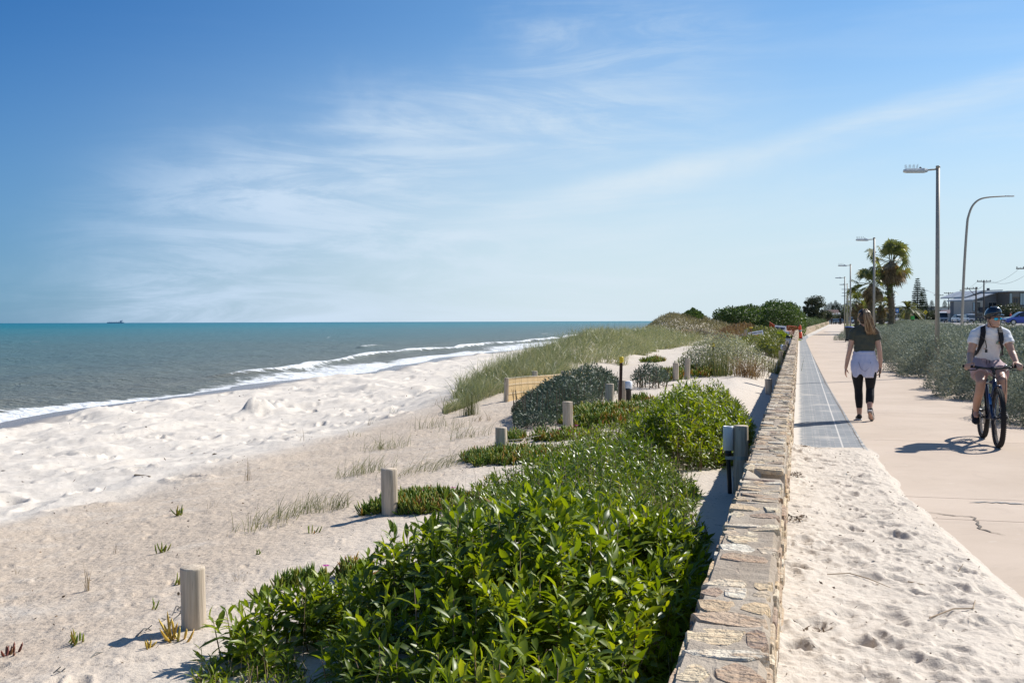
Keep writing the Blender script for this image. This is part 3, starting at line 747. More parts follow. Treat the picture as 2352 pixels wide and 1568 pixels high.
M_MARR = leafmat('marram_blade', [(0, (0.09, 0.12, 0.05)), (0.35, (0.19, 0.22, 0.10)), (0.62, (0.33, 0.33, 0.18)), (0.85, (0.42, 0.38, 0.25)), (1, (0.60, 0.55, 0.42))], 0.25, 0.42, (1.2, 1.2, .75), 0.5, 0.6)
M_TUFT = leafmat('grey_grass_blade', [(0, (0.10, 0.13, 0.06)), (0.5, (0.23, 0.235, 0.135)), (1, (0.44, 0.38, 0.26))], 0.25, 0.5, (1.3, 1.3, .7), 0.35, 1.0)
M_REED = leafmat('green_reed', [(0, (0.06, 0.085, 0.03)), (0.6, (0.14, 0.16, 0.06)), (1, (0.30, 0.26, 0.12))], 0.2, 0.5, (1.3, 1.2, .7), 0.35, 1.0)
M_BRED = leafmat('brown_reed', [(0, (0.12, 0.075, 0.04)), (0.6, (0.24, 0.155, 0.075)), (1, (0.38, 0.27, 0.14))], 0.2, 0.5, (1.3, 1.2, .7), 0.3, 1.0)
M_HEDGE = leafmat('hedge_leaf', [(0, (0.035, 0.06, 0.02)), (0.5, (0.065, 0.105, 0.03)), (0.85, (0.12, 0.17, 0.055)), (1, (0.17, 0.21, 0.09))], 0.2, 0.55, (1.4, 1.5, .5), 0.3, 0.25)
M_OLIVE = leafmat('olive_leaf', [(0, (0.07, 0.085, 0.025)), (0.5, (0.15, 0.165, 0.05)), (1, (0.26, 0.26, 0.10))], 0.25, 0.5, (1.4, 1.4, .5), 0.35, 0.8)
M_DUNE = leafmat('dune_scrub_leaf', [(0, (0.10, 0.09, 0.055)), (0.45, (0.20, 0.18, 0.105)), (1, (0.36, 0.31, 0.19))], 0.2, 0.6, (1.2, 1.2, .7), 0.25, 0.3)

def leafy_bush(label, poly, H, seed, n_sh, mat, rise=0.5, Lr=(0.065, 0.12), lw=0.31, per=13, edge_min=0.18, lift=0.0, dry=0, hvar=0.28, name='leafy_shrub', flow=0, cat='shrub', group=None):
    "upright shoots, each with a whorl of lance-shaped leaves"
    rg = np.random.default_rng(seed); q_ = scatter(poly, n_sh, rg); q_ = q_[fbm(q_[:, 0]*2.3, q_[:, 1]*2.3, seed+5, 3) > -.21]; n_sh = len(q_); x, y = q_.T
    e = edge_d(x, y, poly); g = groundz(x, y)
    top = H*(edge_min+(1-edge_min)*(1-np.exp(-e/rise)))*(1 + 2*hvar*fbm(x*1.6, y*1.6, seed, 3)*1.6)
    fr_ = np.where(rg.random(n_sh) < 0.62, rg.uniform(0.78, 1.06, n_sh), rg.uniform(0.25, 0.8, n_sh))
    cx, cy = np.array(poly).mean(0)
    out = np.stack([x-cx, y-cy], 1); out /= np.maximum(np.linalg.norm(out, axis=1, keepdims=True), .3)
    ln = np.stack([out[:, 0], out[:, 1], 0*x], 1)*(0.5*np.exp(-e/0.25))[:, None] + rg.normal(0, .22, (n_sh, 3)); ln[:, 2] = 1
    D0 = unit(ln); tipz = g + np.maximum(top*fr_, 0.05) + lift
    tip = np.stack([x, y, tipz], 1) + D0*[[1, 1, 0]]*0.12
    root = thing(name, label, cat, (cx, cy, float(G0(cx, cy))), group, world=True)
    b = MB(); k = per; idx = np.repeat(np.arange(n_sh), k); j = np.tile(np.arange(k), n_sh)
    back = (j/k)**0.9*rg.uniform(0.16, 0.30, n_sh)[idx]
    P = tip[idx] - D0[idx]*back[:, None] + rg.normal(0, .006, (len(idx), 3))
    P[:, 2] = np.maximum(P[:, 2], g[idx]+0.01)
    a = j*2.4 + rg.uniform(0, 6.28, n_sh)[idx]; opn = np.clip(0.30+1.45*(j/k)+rg.normal(0, .22, len(idx)), 0.1, 2.0)
    S, N = frames(D0, rg, 0.1)
    D = D0[idx]*np.cos(opn)[:, None] + (S[idx]*np.cos(a)[:, None] + N[idx]*np.sin(a)[:, None])*np.sin(opn)[:, None]
    L = rg.uniform(*Lr, len(idx))*np.clip(0.5+1.1*(j/k), .5, 1.0); W = L*lw*rg.uniform(.8, 1.2, len(idx))
    leaves(b, P, D, L, W, rg, 0.32, 0.16, 3, 0, 0.35)
    s = b; pick = rg.choice(n_sh, min(n_sh, 420), replace=False)
    P0 = np.stack([x[pick], y[pick], g[pick]-0.02], 1); T_ = tip[pick]
    for p0, p1 in zip(P0, T_): s.tube([p0, (p0+p1)/2+rg.normal(0, .015, 3), p1], [0.005, 0.004, 0.002], 4, 1)
    if dry:
        d_ = b; qd = scatter(poly, dry, rg); gd = groundz(*qd.T)
        blades(d_, np.stack([qd[:, 0], qd[:, 1], gd], 1), rg.uniform(.5, 1.05, dry)*H*0.95, rg.normal(0, .18, (dry, 3))*[1, 1, 0], np.full(dry, .006), rg, 3, 2)
    b.build('foliage', [mat, M_STEM, M_DRY], root, smooth=True)
    return root
bush1 = leafy_bush('big lush green bush with glossy leaves against the near end of the wall',
    [(-3.02, 4.9), (-2.85, 5.4), (-2.5, 6.05), (-2.05, 6.65), (-1.45, 7.2), (-0.95, 7.25), (-0.62, 6.8), (-0.47, 5.9), (-0.42, 5.0), (-0.42, 3.4), (-1.0, 3.0), (-1.4, 3.1), (-1.75, 3.95), (-2.3, 4.75)], 0.70, 31, 1850, M_LUSH, 0.50, (0.07, 0.155), dry=90, hvar=.40, edge_min=.30)
bush2 = leafy_bush('straggly yellow green shrub with dry brown stalks behind the big lush glossy bush',
    [(-3.0, 8.5), (-2.3, 7.0), (-1.3, 7.2), (-0.95, 7.5), (-0.88, 9.0), (-0.95, 10.2), (-1.3, 11.2), (-2.4, 11.0), (-3.0, 9.8)], 0.52, 32, 1450, M_LUSH2, 0.5, (0.055, 0.115), 0.24, 12, dry=260, hvar=.5)
bush3 = leafy_bush('dense bright green shrub by the wall, beyond the strapped timber post',
    [(-2.0, 11.6), (-1.2, 11.2), (-0.75, 11.9), (-0.60, 13.2), (-0.62, 14.6), (-1.0, 15.4), (-1.7, 15.0), (-2.2, 13.6)], 0.92, 33, 1450, M_LUSH, 0.38, (0.07, 0.125), 0.24, 12, edge_min=0.32)
bush3b = leafy_bush('shorter bright green shrub spreading left of the tall shrub by the wall',
    [(-2.9, 11.6), (-2.4, 10.9), (-1.7, 10.8), (-1.5, 12.0), (-1.9, 13.6), (-2.5, 13.4)], 0.50, 34, 560, M_LUSH, 0.35, (0.06, 0.10), 0.19, 12)
bush3c = leafy_bush('leggy green sprig of shrub hanging over the sand in front of the strapped post',
    [(-1.0, 7.4), (-0.72, 7.3), (-0.66, 8.0), (-0.92, 8.4)], 0.42, 35, 60, M_LUSH, 0.2, (0.07, 0.12))
tail = leafy_bush('trailing low green shrub with bare brown stems left of the lush bush',
    [(-3.1, 4.75), (-2.7, 5.0), (-2.2, 4.6), (-1.8, 3.9), (-1.7, 3.3), (-1.95, 3.5), (-2.6, 4.35)], 0.22, 36, 85, M_LUSH, 0.3, (0.06, 0.11), 0.2, 11, dry=50)

def pigface(label, poly, seed, n, flowers=0, H=0.10, sz=1.0):
    rg = np.random.default_rng(seed); q_ = scatter(poly, int(n*1.6), rg); q_ = q_[fbm(q_[:, 0]*3.2, q_[:, 1]*3.2, seed, 3) > -.07]; n = len(q_); x, y = q_.T; e = edge_d(x, y, poly)
    z = groundz(x, y) + H*(1-np.exp(-e/0.15))*rg.uniform(0.1, 1.0, n)
    cx, cy = np.array(poly).mean(0); root = thing('pigface_patch', label, 'succulent plant', (cx, cy, float(G0(cx, cy))), 'pigface patches on the dune', world=True)
    b = MB(); k = 6; idx = np.repeat(np.arange(n), k); D = rand_dir(n*k, rg, 0.9); D[:, 2] = np.abs(D[:, 2])
    P = np.stack([x, y, z], 1)[idx] + rg.normal(0, .012, (n*k, 3))
    fingers(b, P, D, rg.uniform(.05, .105, n*k)*sz, rg.uniform(.0065, .0095, n*k)*sz, rg)
    b.build('succulent_foliage', M_PIG, root, smooth=True)
    for i in range(flowers):
        j = rg.integers(n); f = MB(); c = np.array([x[j], y[j], z[j]+0.075*sz+.01]); kk = 26
        a = np.linspace(0, 6.28, kk); D = np.stack([np.cos(a), np.sin(a), 0.45+0*a], 1)
        leaves(f, np.tile(c, (kk, 1)), D, np.full(kk, 0.030*sz), np.full(kk, .006*sz), rg, .2, .1, 2)
        f.build('flower', M_FLOWER, root, smooth=True)
    return root
def blob(cx, cy, rx, ry, n=10, seed=0, rot=0.0):
    rg = np.random.default_rng(seed+900); a = np.linspace(0, 2*math.pi, n, endpoint=False); k = rg.uniform(.72, 1.18, n)
    u = np.cos(a)*rx*k; v = np.sin(a)*ry*k
    return [(cx+u_*math.cos(rot)-v_*math.sin(rot), cy+u_*math.sin(rot)+v_*math.cos(rot)) for u_, v_ in zip(u, v)]
pd = drop(960, 1165); pigface('pigface with three pink flowers spreading in front of the second timber post', blob(pd.x, pd.y, 0.62, 0.42, seed=1), 41, 330, 3)
pd = drop(690, 1350); pigface('yellowish pigface along the left edge of the big lush bush', blob(pd.x+.05, pd.y+.05, 0.16, 0.45, seed=2, rot=-0.6), 42, 170, 2, 0.13)
pd = drop(1150, 1055); pigface('pigface mat around the foot of the third timber post', blob(pd.x+.1, pd.y, 0.75, 0.55, seed=3), 43, 300, 0)
pd = drop(1250, 1008); pigface('reddish pigface strip with pink flowers below the wire fence', blob(pd.x, pd.y, 0.85, 0.45, seed=4), 44, 260, 5)
pd = drop(1400, 965); pigface('thick green pigface mound in front of the tallest timber posts', blob(pd.x, pd.y, 1.0, 1.3, seed=5), 45, 620, 0, 0.22, 1.25)
pd = drop(1525, 874); pigface('small pigface tuft at the foot of the short timber post', blob(pd.x, pd.y, .45, .6, seed=6), 46, 110, 0, .1, 1.3)
pd = drop(1590, 862); pigface('pigface with one pink flower in front of the pale grey bush', blob(pd.x, pd.y, 1.15, 1.6, seed=7), 47, 330, 1, .16, 1.5)
pd = drop(1500, 832); pigface('pigface tuft alone on bare sand between the fences', blob(pd.x, pd.y, .45, .7, seed=8), 48, 90, 0, .16, 1.5)
pd = drop(1490, 920); pigface('orange tinged pigface sprig left of the tall bright green shrub', blob(pd.x, pd.y, .38, .35, seed=9), 49, 60, 0, .12, 1.2)

M_PIGY = leafmat('yellow_succulent_leaf', [(0, (0.45, 0.27, 0.04)), (0.6, (0.58, 0.40, 0.06)), (1, (0.30, 0.30, 0.06))], 0.15, 0.4)
def sprig(label, px, py, n, seed, mat=None, sz=1.0, h=0.08):
    rg = np.random.default_rng(seed); p_ = drop(px, py); z0 = GZ(p_.x, p_.y)
    b = MB(); P = np.stack([p_.x+rg.normal(0, .025*sz, n), p_.y+rg.normal(0, .02*sz, n), np.full(n, z0-.005)], 1)
    D = rand_dir(n, rg, 1.1); D[:, 2] = np.abs(D[:, 2])
    fingers(b, P, D, rg.uniform(.6, 1.1, n)*h*sz, np.full(n, .0075*sz), rg)
    o = b.build('succulent_sprig', mat or M_PIG, None, True, origin=(p_.x, p_.y, z0)); tag(o, label, 'succulent plant', 'tiny succulents on the sand')
M_PIGR = leafmat('red_succulent_leaf', [(0, (0.10, 0.03, 0.02)), (0.6, (0.22, 0.06, 0.04)), (1, (0.16, 0.14, 0.04))], 0.15, 0.5)
sprig('dark red succulent sprig at the far left edge of the sand', 22, 1502, 9, 70, M_PIGR, 1.2, .05)
sprig('yellow succulent fingers in front of the nearest timber post', 402, 1470, 12, 61, M_PIGY, 1.3, .09)
sprig('small orange succulent shoots left of the yellow fingers', 352, 1488, 5, 62, M_PIGY, .9, .05)
sprig('green succulent sprig near the bottom edge left of the wire', 165, 1480, 9, 63)
sprig('green succulent sprig up the slope left of the nearest post', 372, 1270, 10, 64)
sprig('fresh green succulent sprig highest up the dark sand slope', 412, 1178, 10, 65, None, 1.2)
sprig('pair of green succulent fingers just left of the nearest post', 357, 1398, 4, 66, None, .8)
sprig('green succulent tip half hidden behind the nearest post', 405, 1338, 6, 67, None, .9)
sprig('lone green succulent finger between nearest post and grass', 586, 1275, 4, 68, None, .8)
sprig('green succulent sprig below the leaning grey grass clump', 716, 1222, 6, 69, None, .9)
sprig('green succulent sprig on bare sand between second and third posts', 1130, 1130-22, 8, 70, None, 1.2)

def grass_clump(label, spots, n, h, seed, mat=None, wid=0.006, lean=0.45, wind=(0.35, -0.1), name='grass_clump', group='grass clumps on the sand', spread=0.16):
    rg = np.random.default_rng(seed); P = []; c = None
    for (px, py) in spots:
        p_ = drop(px, py); c = c or (p_.x, p_.y, GZ(p_.x, p_.y)); k = n//len(spots)
        x = p_.x+rg.normal(0, spread, k); y = p_.y+rg.normal(0, spread*.8, k); P.append(np.stack([x, y, groundz(x, y)-.01], 1))
    P = np.concatenate(P); m_ = len(P); b = MB()
    ln = rg.normal(0, lean, (m_, 3))*[1, 1, 0] + np.array([[wind[0], wind[1], 0]])
    blades(b, P, rg.uniform(.5, 1.1, m_)*h, ln, rg.uniform(.7, 1.2, m_)*wid, rg, 4)
    o = b.build(name, mat or M_TUFT, None, True, origin=c); tag(o, label, 'grass', group); return o
grass_clump('wide leaning grey green grass clump between the first two posts', [(640, 1195), (690, 1180), (740, 1168), (590, 1215)], 230, 0.30, 71, wind=(.6, -.1))
grass_clump('greener grass clump right of the wide leaning one', [(768, 1172)], 70, 0.24, 72, M_REED, spread=.11)
grass_clump('grey grass clump just left of the second timber post', [(815, 1090), (850, 1085)], 130, 0.30, 73)
grass_clump('grass clump lying flat to the right of the second post', [(930, 1092), (985, 1080), (1030, 1068)], 150, 0.38, 74, wind=(.9, .2))
grass_clump('upright grass clump up the slope behind the second post', [(870, 1030), (905, 1026)], 120, 0.32, 75)
grass_clump('spiky grass clump left of the third timber post', [(975, 990), (1010, 984), (1040, 990)], 90, 0.38, 76, M_REED)
grass_clump('green grass clump right behind the third timber post', [(1085, 1002), (1060, 1006)], 70, 0.34, 77, M_REED)
grass_clump('dark upright reed tuft at the foot of the grassy dune', [(1077, 950)], 130, 0.55, 78, M_REED, .008, .10, (0, 0), 'reed_clump', None, .09)
grass_clump('upright reed tuft in front of the yellow sand board', [(1213, 950)], 90, 0.60, 79, M_REED, .008, .13, (0, 0), 'reed_clump', None, .10)
grass_clump('thin dry reeds against the left end of the yellow board', [(1185, 912), (1170, 915)], 50, 0.45, 80, M_REED, .008, .3, (0, 0), 'reed_clump', None, .10)
grass_clump('tall dry straw tuft on the dark sand at the left', [(200, 1357)], 14, 0.22, 81, M_DRY, .006, .15, (0, 0), spread=.012)
grass_clump('thin dry straw tuft nearer the water', [(265, 1262)], 10, 0.17, 82, M_DRY, .004, .25, (0, 0), spread=.015)
grass_clump('single dry curved stalk standing on the slope', [(570, 1100)], 7, 0.36, 83, M_DRY, .007, .18, (0, 0), spread=.03)
grass_clump('dry forked stalk on the white sand', [(693, 1018)], 6, 0.30, 84, M_DRY, .008, .3, (0, 0), spread=.03)
grass_clump('dry stalk tuft on white sand nearest the grassy dune', [(850, 975)], 8, 0.32, 85, M_DRY, .009, .3, (.4, 0), spread=.05)
grass_clump('small straw tuft left edge of the dark sand', [(40, 1315)], 5, 0.10, 86, M_DRY, .004, .3, (0, 0), spread=.01)
grass_clump('faint straw tuft right of the nearest post', [(545, 1335)], 8, 0.12, 87, M_DRY, .003, .4, (0, 0), spread=.03)
grass_clump('dry grass sprig above the leaning clump', [(487, 1165)], 8, 0.15, 88, M_DRY, .004, .3, (0, 0), spread=.03)
for i, (px, py) in enumerate([(965, 905), (1010, 930), (905, 945), (1095, 968), (820, 1005), (1130, 965)]):
    grass_clump('tiny wind bent grass tuft scattered on the open sand', [(px, py)], 9, 0.24, 120+i, M_DRY if i % 2 else M_TUFT, .008, .4, (.3, 0), group='tiny wind bent grass tufts', spread=.08)

# marram grass covering the dune ridge: uncountable
rg = np.random.default_rng(90); n = 64000
gy = 19 + 66*rg.random(n)**1.15; cx = np.interp(gy, [17, 24, 32, 60, 90], [-6.3, -7.4, -8.8, -10.9, -11.5])
hw = np.interp(gy, [19, 24, 35, 60, 85], [0.5, 1.2, 2.3, 3.8, 4.4])
gx = cx + rg.uniform(-1, 1, n)*hw*1.15 + 0.4
keep = ~((gx > -7.1) & (gy < 25.5)) & (np.abs(gx-cx-.3) < hw*(0.85+1.0*fbm(gx*.5, gy*.35, 91, 3))) & (fbm(gx*.6, gy*.6, 95, 3) > -0.17)
gx, gy = gx[keep], gy[keep]; n = len(gx); b = MB()
ln = rg.normal(0, .62, (n, 3))*[1, 1, 0] + np.array([[.42, -.05, 0]])
blades(b, np.stack([gx, gy, groundz(gx, gy)-.02], 1), rg.uniform(.40, 1.0, n)*np.interp(gy, [19, 28], [.45, 1.0])*(0.75+.6*(fbm(gx*.4, gy*.4, 92, 2)+.3)), ln, rg.uniform(.009, .022, n)*np.interp(gy, [20, 80], [.8, 1.6]), rg, 4)
o = b.build('dune_grass', M_MARR, smooth=True); tag(o, 'dense marram grass covering the dune ridge above the sea', 'dune grass', kind='stuff')
# thinner sprinkling over the sand behind the ridge
n = 6000; gy = rg.uniform(56, 100, n); gx = rg.uniform(-10.5, -4.0, n) + bend(gy); keep = fbm(gx*.7, gy*.4, 93, 3) > 0.06; gx, gy = gx[keep], gy[keep]; n = len(gx); b = MB()
blades(b, np.stack([gx, gy, groundz(gx, gy)-.02], 1), rg.uniform(.25, .55, n), rg.normal(0, .5, (n, 3))*[1, 1, 0], np.full(n, .022), rg, 2)
o = b.build('sparse_dune_grass', M_MARR); tag(o, 'thin dry grass sprinkled over sand behind the dune ridge', 'dune grass', kind='stuff')

def mound(label, poly, H, seed, n, mat, L=(.05, .09), wr=.35, rise=.35, name='coastal_shrub', emin=.3, up=0.7, group=None, cat='shrub', stem=None, hf=None):
    "dense small-leaved bush: leaves through the outer shell of an uneven dome"
    rg = np.random.default_rng(seed); q_ = scatter(poly, n, rg); x, y = q_.T; e = edge_d(x, y, poly)
    top = H*(emin+(1-emin)*(1-np.exp(-e/rise)))*(1+1.1*fbm(x/H*.9, y/H*.9, seed, 4, .65))
    if hf: top = top*hf(x, y)
    g = groundz(x, y); z = g + top*rg.random(n)**0.42
    cx, cy = np.array(poly).mean(0); c = np.array([cx, cy, 0])
    out = np.stack([x-cx, y-cy, 0*x], 1); out /= np.maximum(np.linalg.norm(out, axis=1, keepdims=True), .2)
    D = rand_dir(n, rg, up) + out*(0.9*np.exp(-e/.25))[:, None]
    root = thing(name, label, cat, (cx, cy, float(G0(cx, cy))), group, world=True); b = MB()
    ll = rg.uniform(*L, n); gx_, gy_ = fbm((x+.1)/H*.9, y/H*.9, seed, 4, .65)-fbm((x-.1)/H*.9, y/H*.9, seed, 4, .65), fbm(x/H*.9, (y+.1)/H*.9, seed, 4, .65)-fbm(x/H*.9, (y-.1)/H*.9, seed, 4, .65)
    diamonds(b, np.stack([x, y, z], 1), D, ll, ll*wr, rg, nrm=np.stack([-gx_*6*H, -gy_*6*H, 0*x+.75], 1)+out*(1.6*np.exp(-e/(rise*.9)))[:, None]+rg.normal(0, .35, (n, 3)))
    s = b; k = min(70, n//40); qs = scatter(poly, k, rg); gs = groundz(*qs.T)
    for (a, c_), g_ in zip(qs, gs): s.tube([(a, c_, g_-.03), (a+rg.normal(0, .05), c_+rg.normal(0, .05), g_+H*.55)], [.009, .004], 4, 1)
    b.build('foliage', [mat, stem or M_STEM], root)
    return root
mound('dark blue grey saltbush growing over the wire fence by two timber posts', [(-4.35, 16.0), (-3.75, 15.9), (-3.62, 17.6), (-3.6, 19.5), (-3.55, 21.4), (-3.8, 22.4), (-4.4, 22.2), (-4.9, 20.6), (-5.0, 18.2)], 1.0, 131, 17000, M_SALT, (.045, .085), .33, .45, hf=lambda x, y: np.interp(y, [15.9, 17.5, 19, 22], [.30, .62, .84, 1.0]))
mound('thin end of grey saltbush behind the yellow capped picket', blob(-3.35, 24.3, .5, .8, seed=11), 0.85, 132, 1500, M_SALT, (.05, .09), .3, .5)
def bxy(px, py): q_ = drop(px, py); return q_.x, q_.y
bx_, by_ = bxy(1655, 858)
mound('pale silvery bush with fine leaves in the middle of the sand', blob(bx_, by_+.8, 1.2, 1.5, seed=12), 1.12, 133, 8500, M_PALE, (.04, .07), .5, .5, up=1.0)
grass_clump('upright green reeds in front of the pale silvery bush', [(1640, 862), (1665, 864)], 170, 0.85, 141, M_REED, .014, .13, (0, 0), 'reed_clump', None, .16)
grass_clump('fan of brown spreading reeds between pale bush and wall', [(1728, 862), (1712, 866)], 200, 0.95, 142, M_BRED, .014, .85, (.3, 0), 'reed_clump', None, .15)
grass_clump('upright green reeds beside the wall near a timber post', [(1783, 858)], 160, 0.75, 143, M_REED, .014, .1, (0, 0), 'reed_clump', None, .22)
grass_clump('tall rusty brown reed clump behind the pale bush', [(1676, 795), (1683, 793)], 320, 1.25, 144, M_BRED, .03, .16, (0, 0), 'reed_clump', None, .45)
for (px, py, rx, ry, H, sd_, mt, lb) in [
    (1768, 800, 1.6, 3.0, .62, 151, M_OLIVE, 'olive green low bush on white sand left of the wall'),
    (1785, 786, 1.1, 2.6, .5, 152, M_OLIVE, 'small olive bush beside the wall behind the larger olive one'),
    (1783, 822, .7, 1.3, .62, 153, M_OLIVE, 'bright olive bush tucked behind timber posts at the wall'),
    (1727, 784, 1.6, 2.2, .42, 154, M_HEDGE, 'low dark green bush below the white sign'),
    (1795, 797, .6, 1.6, .6, 158, M_OLIVE, 'narrow olive bush between white pipe post and wall')]:
    a_, c_ = bxy(px, py); a_ = min(a_, -0.45-rx); mound(lb, blob(a_, c_, rx, ry, seed=sd_), H, sd_, 2600, mt, (.08, .16), .4, .4)
mound('rounded olive green shrub in front of the tall hedge', blob(-2.6, 84, 2.0, 2.6, seed=21), .72, 155, 3200, M_OLIVE, (.12, .22), .35, .6)
mound('glossy green shrub between olive shrub and walkway sign', blob(-0.95, 82, 1.2, 2.0, seed=22), 0.48, 156, 2600, M_LUSH, (.12, .22), .35, .6)
mound('rusty brown bush left of the rounded olive shrub', blob(-4.6, 86, 1.4, 2.4, seed=23), 1.0, 157, 2600, M_BRED, (.18, .36), .2, .5, up=1.6)

def big_shrub(label, poly, H, seed, n, mat, L, rise, **kw): return mound(label, poly, H, seed, n, mat, L, .55, rise, **kw)
big_shrub('tall clipped dark green hedge standing at the wall behind the orange mesh', [(-2.6, 96.5), (0.25, 96.0), (0.55, 104), (0.6, 113), (-3.0, 116), (-4.0, 104)], 2.65, 161, 17000, M_HEDGE, (.14, .26), .4, name='hedge', cat='hedge', emin=.72)
big_shrub('lower dark green hedge sloping away left of the tall hedge', [(-8.0, 101), (-6, 97.5), (-2.6, 96.3), (-2.0, 108), (-7.0, 109)], 1.95, 162, 14000, M_HEDGE, (.14, .26), .5, name='hedge', cat='hedge', emin=.62)
big_shrub('dark green bush on top of the far sandy dune', blob(-9.5, 99.5, 1.2, 2.2, seed=24), 1.35, 163, 5200, M_HEDGE, (.14, .24), 1.1, emin=.25)
rg = np.random.default_rng(97); n = 26000; gx = rg.normal(-9.4, 3.6, n); gy = rg.normal(95, 6.5, n)
keep = (np.abs(gx+9.4) < 7.2) & (gy > 82) & (gy < 112) & (fbm(gx*.5, gy*.3, 98, 3) > -.20); gx, gy = gx[keep], gy[keep]; n = len(gx); b = MB()
hh_ = np.clip(.30+1.2*fbm(gx*.45, gy*.3, 99, 3), .08, .75)
diamonds(b, np.stack([gx, gy, groundz(gx, gy)+hh_*rg.random(n)**.6], 1), rand_dir(n, rg, 1.0), rg.uniform(.14, .34, n), rg.uniform(.03, .07, n), rg)
o = b.build('ground_cover', M_DUNE); tag(o, 'brown grey scrub and dry grass covering the far dune', 'dune scrub', kind='stuff')

# silver cushion bushes crowding the landward side of the path
def cushion(seed, n=11000, mat=None):
    rg = np.random.default_rng(seed); b = MB()
    v = rand_dir(n, rg); v[:, 2] = np.abs(v[:, 2]); az_ = np.arctan2(v[:, 1], v[:, 0])
    lump = 1 + .95*fbm(v[:, 0]*2.1+seed, v[:, 1]*2.1+v[:, 2]*1.5, seed, 3)
    nv = np.stack([fbm((v[:, 0]-.06)*2.1+seed, v[:, 1]*2.1+v[:, 2]*1.5, seed, 3)-fbm((v[:, 0]+.06)*2.1+seed, v[:, 1]*2.1+v[:, 2]*1.5, seed, 3), fbm(v[:, 0]*2.1+seed, (v[:, 1]-.06)*2.1+v[:, 2]*1.5, seed, 3)-fbm(v[:, 0]*2.1+seed, (v[:, 1]+.06)*2.1+v[:, 2]*1.5, seed, 3), 0*az_], 1)*9
    r_ = lump*(0.78+.26*rg.random(n)**.6)
    P = v*r_[:, None]*np.array([[1, 1, .92]]); P[:, 2] -= .06
    D = v*0.55 + rand_dir(n, rg, .3)*0.9 + np.array([[0, 0, .2]])
    ll = rg.uniform(.035, .068, n); diamonds(b, P, D, ll, ll*.36, rg, 0, 1.2, nrm=v+.6*nv)
    root = thing('cushion_bush', 'silvery grey cushion bush in the dense shrubbery beside the path', 'shrub', (0, 0, 0), 'silvery cushion bushes beside the path')
    s = b
    for i in range(26):
        a = rg.uniform(0, 6.28); s.tube([(0.12*math.cos(a), 0.12*math.sin(a), -.15), (0.62*math.cos(a)*rg.random(), 0.62*math.sin(a), rg.uniform(.3, .6))], [.02, .006], 5, 1)
    b.build('foliage', [mat or M_CUSH, M_STEM], root)
    return root
protos = [cushion(171+i) for i in range(5)]; used = [False]*5
rg = np.random.default_rng(180); spots = []
y = 12.6
while y < 92:
    for k, off_ in enumerate([0.62, 2.1, 3.8, 5.8, 8.2, 11.0]):
        if y > 45 and k == 0 and rg.random() < .35: continue
        if y > 60 and k > 3: continue
        x = 3.50 + off_ + rg.normal(0, .42) + float(bend(y)) - (0.1 if y < 26 else -0.25)
        spots.append((x, y + rg.normal(0, .45), 0.98*rg.uniform(.70, 1.25)*(1.0 if k else .95)*(1.12 if k in (1, 2) else 1)))
    y += 1.75 if y < 40 else 2.3
for i, (x, yy_, s_) in enumerate(spots):
    k = int(rg.integers(5)); z = float(G0(x, yy_)); hs = float(np.interp(yy_, [12, 26, 60, 92], [1.26, 1.10, .90, .66]))
    rz = rg.uniform(0, 6.28); sc_ = (s_*1.12, s_*1.12, s_*hs)
    if not used[k]:
        used[k] = True; protos[k].location = (x, yy_, z); protos[k].rotation_euler = (0, 0, rz); protos[k].scale = sc_
    else: dup(protos[k], (x, yy_, z), rz, sc_)
grass_clump('dry golden tussock leaning out of shrubbery by the near lamp post', [(2188, 880), (2196, 875)], 420, 0.75, 191, M_DRY, .007, .45, (-.3, -.1), 'tussock_grass', 'tussocks among the cushion bushes', .26)
for i_, (x_, y_, n_) in enumerate([]): pass
def tuss(label, x, y_, n, h, seed, mat):
    rg = np.random.default_rng(seed); b = MB(); xx_ = x+rg.normal(0, .35, n); yy_ = y_+rg.normal(0, .35, n)
    blades(b, np.stack([xx_, yy_, G0(xx_, yy_)], 1), rg.uniform(.6, 1.1, n)*h, rg.normal(0, .3, (n, 3))*[1, 1, 0], np.full(n, .012), rg)
    o = b.build('tussock_grass', mat, None, True, origin=(x, y_, float(G0(x, y_)))); tag(o, label, 'grass', 'tussocks among the cushion bushes')
tuss('yellow green tussock rising among the cushion bushes near the woman', 4.5, 41, 500, 1.15, 192, M_OLIVE)
tuss('yellow green tussock behind the near lamp post', 6.2, 38, 450, 1.35, 193, M_OLIVE)
tuss('tan tussock between cushion bushes left of the near lamp post', 4.25, 34, 380, .95, 194, M_DRY)

tuss('straw coloured tussock in the shrubbery just left of the cyclist', 4.1, 22.5, 420, .8, 195, M_DRY)
tuss('olive tussock high among the cushion bushes behind the cyclist', 6.6, 27, 420, 1.3, 196, M_OLIVE)
tuss('tan tussock at the shrubbery edge far along beside the second lamp', 4.3, 50, 420, .9, 197, M_DRY)
tuss('rusty tussock deep in the shrubbery behind the near lamp post', 7.6, 45, 420, 1.3, 198, M_BRED)
